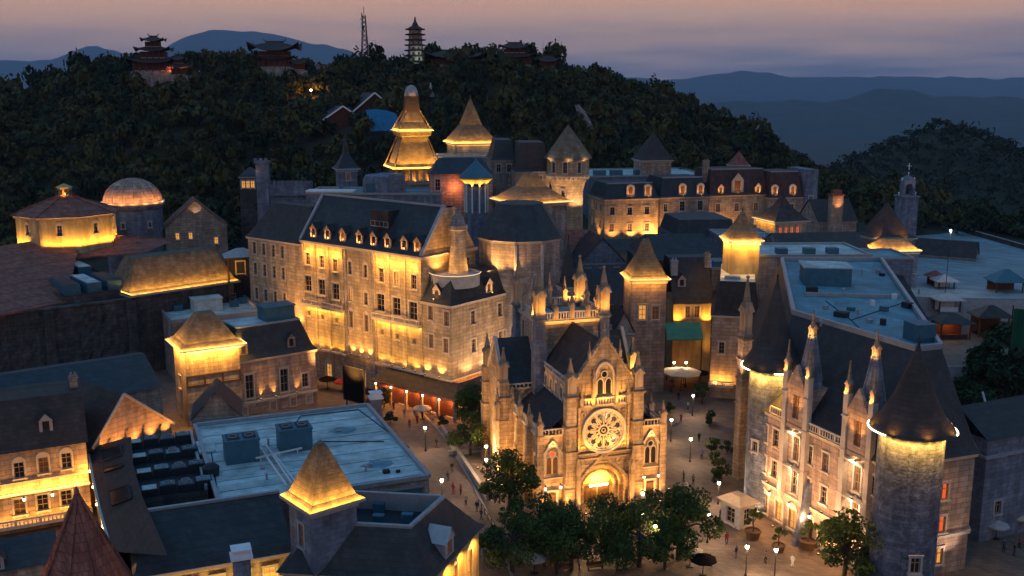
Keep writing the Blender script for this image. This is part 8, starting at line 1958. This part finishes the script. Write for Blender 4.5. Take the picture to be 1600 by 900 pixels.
# right edge: green net, pole, blue grey retaining walls, terrace with railing
def right_edge():
    q = D(1590, 640, 178); e = empty('green_net', (q.x, q.y, 0), R(-20), 'tall dark green net screen at the right edge', 'net'); m = MB(); n = 14
    m.loft([[(-2.2 + 12 * k / n, .25 * math.sin(k * 1.9), z) for k in range(n + 1)] for z in (2, 8, 14, 20.5)], closed=False); m.build('net', 'net', e)
    for x in (-2.3, 3, 8): m = MB(); m.box(x - .1, .3, 0, x + .1, .5, 21); m.build('post', 'iron', e)
    a = D(1535, 612, 150); e = empty('leaning_pole', (a.x, a.y, 0), 0, 'pale leaning pole on the slope beside the mansard building', 'pole'); m = MB(); b = D(1556, 690, 147); m.tube([(0, 0, a.z), (b.x - a.x, b.y - a.y, b.z), (b.x - a.x + .6, b.y - a.y - .4, 0)], .16, 6); m.build('shaft', 'pipe', e)
    o = D(1536, 770, 127); B = Bld('annex_house', 'blue grey low annex wall right of the mansard building end', 'building', (o.x, o.y, 0), R(24), 'blue_or_bluelit', 'greytrim'); H = zz(1550, 668, 132)
    B.ring([(0, 0), (14, 0), (14, 9), (0, 9)], 0, H, {0: [(3, 3.6, 1.2, 1.8, 'plain', 'glass')]}); m = MB(); m.loft([[(-.4, -.4, H), (14, -.4, H)], [(-.2, 5, H + 3.2), (14, 5, H + 3.2)], [(-.2, 9.4, H), (14, 9.4, H)]], closed=False); B.part('roof', m, 'slate'); B.band([(0, 0), (14, 0), (14, 9), (0, 9)], H - 2.6, .35, .25); B.done()
    rail('railing', 'railing of the terrace at the lower right edge', 'railing', (1538, 800), (1640, 792), 1.2, 'capping'); parasol(1556, 842, 'pale grey parasol on the terrace at the right edge', 'greytrim', 1.6, 2.6); parasol(1590, 828, 'pale parasol near the railing at the right edge', 'canvas', 1.6, 2.6)
right_edge()
# lamps glowing over the church square and the lane so that the paving is warm
# ================================================================== air between the town and the far ranges
hz = MB(); hz.box(-13600, -700, -331.5, 13600, 24200, 1260); ho = hz.build('haze', 'far', merge=False); ho['kind'] = 'stuff'
hm = bpy.data.materials.new('haze'); hm.use_nodes = True; t = hm.node_tree; t.nodes.clear()
vo = t.nodes.new('ShaderNodeVolumePrincipled'); vo.inputs['Color'].default_value = (.42, .62, .92, 1); vo.inputs['Density'].default_value = 0.42e-4; vo.inputs['Anisotropy'].default_value = 0
mo = t.nodes.new('ShaderNodeOutputMaterial'); t.links.new(vo.outputs[0], mo.inputs['Volume'])
ho.data.materials.clear(); ho.data.materials.append(hm)

# pieces that can be told apart become parts of their own
def split_islands(o):
    me = o.data; n = len(me.vertices); par = list(range(n))
    def find(a):
        while par[a] != a: par[a] = par[par[a]]; a = par[a]
        return a
    for f in me.polygons:
        v = f.vertices
        for k in v[1:]: par[find(k)] = find(v[0])
    g = {}
    for f in me.polygons: g.setdefault(find(f.vertices[0]), []).append(tuple(f.vertices))
    if len(g) < 2: return
    base = o.name.split('.')[0]
    for i, fs in enumerate(g.values()):
        ids = sorted({k for f in fs for k in f}); mp_ = {k: j for j, k in enumerate(ids)}
        m2 = bpy.data.meshes.new(base); m2.from_pydata([me.vertices[k].co[:] for k in ids], [], [tuple(mp_[k] for k in f) for f in fs])
        for mm in me.materials: m2.materials.append(mm)
        if i == 0: o.data = m2
        else:
            q = bpy.data.objects.new(base, m2); COL.objects.link(q); q.parent = o.parent; q.matrix_local = o.matrix_local
for o in list(SC.objects):
    if o.type == 'MESH' and o.name.split('.')[0] in ('roof_patch', 'rose_frame', 'bracket_sill', 'counter', 'portal_moulding', 'gable_coping', 'ridge_tile', 'column', 'pilaster', 'timber_band', 'barge_board', 'battlement', 'downpipe', 'cable', 'parapet', 'hip_rib', 'door_surround') and len(o.data.vertices) < 2000: split_islands(o)
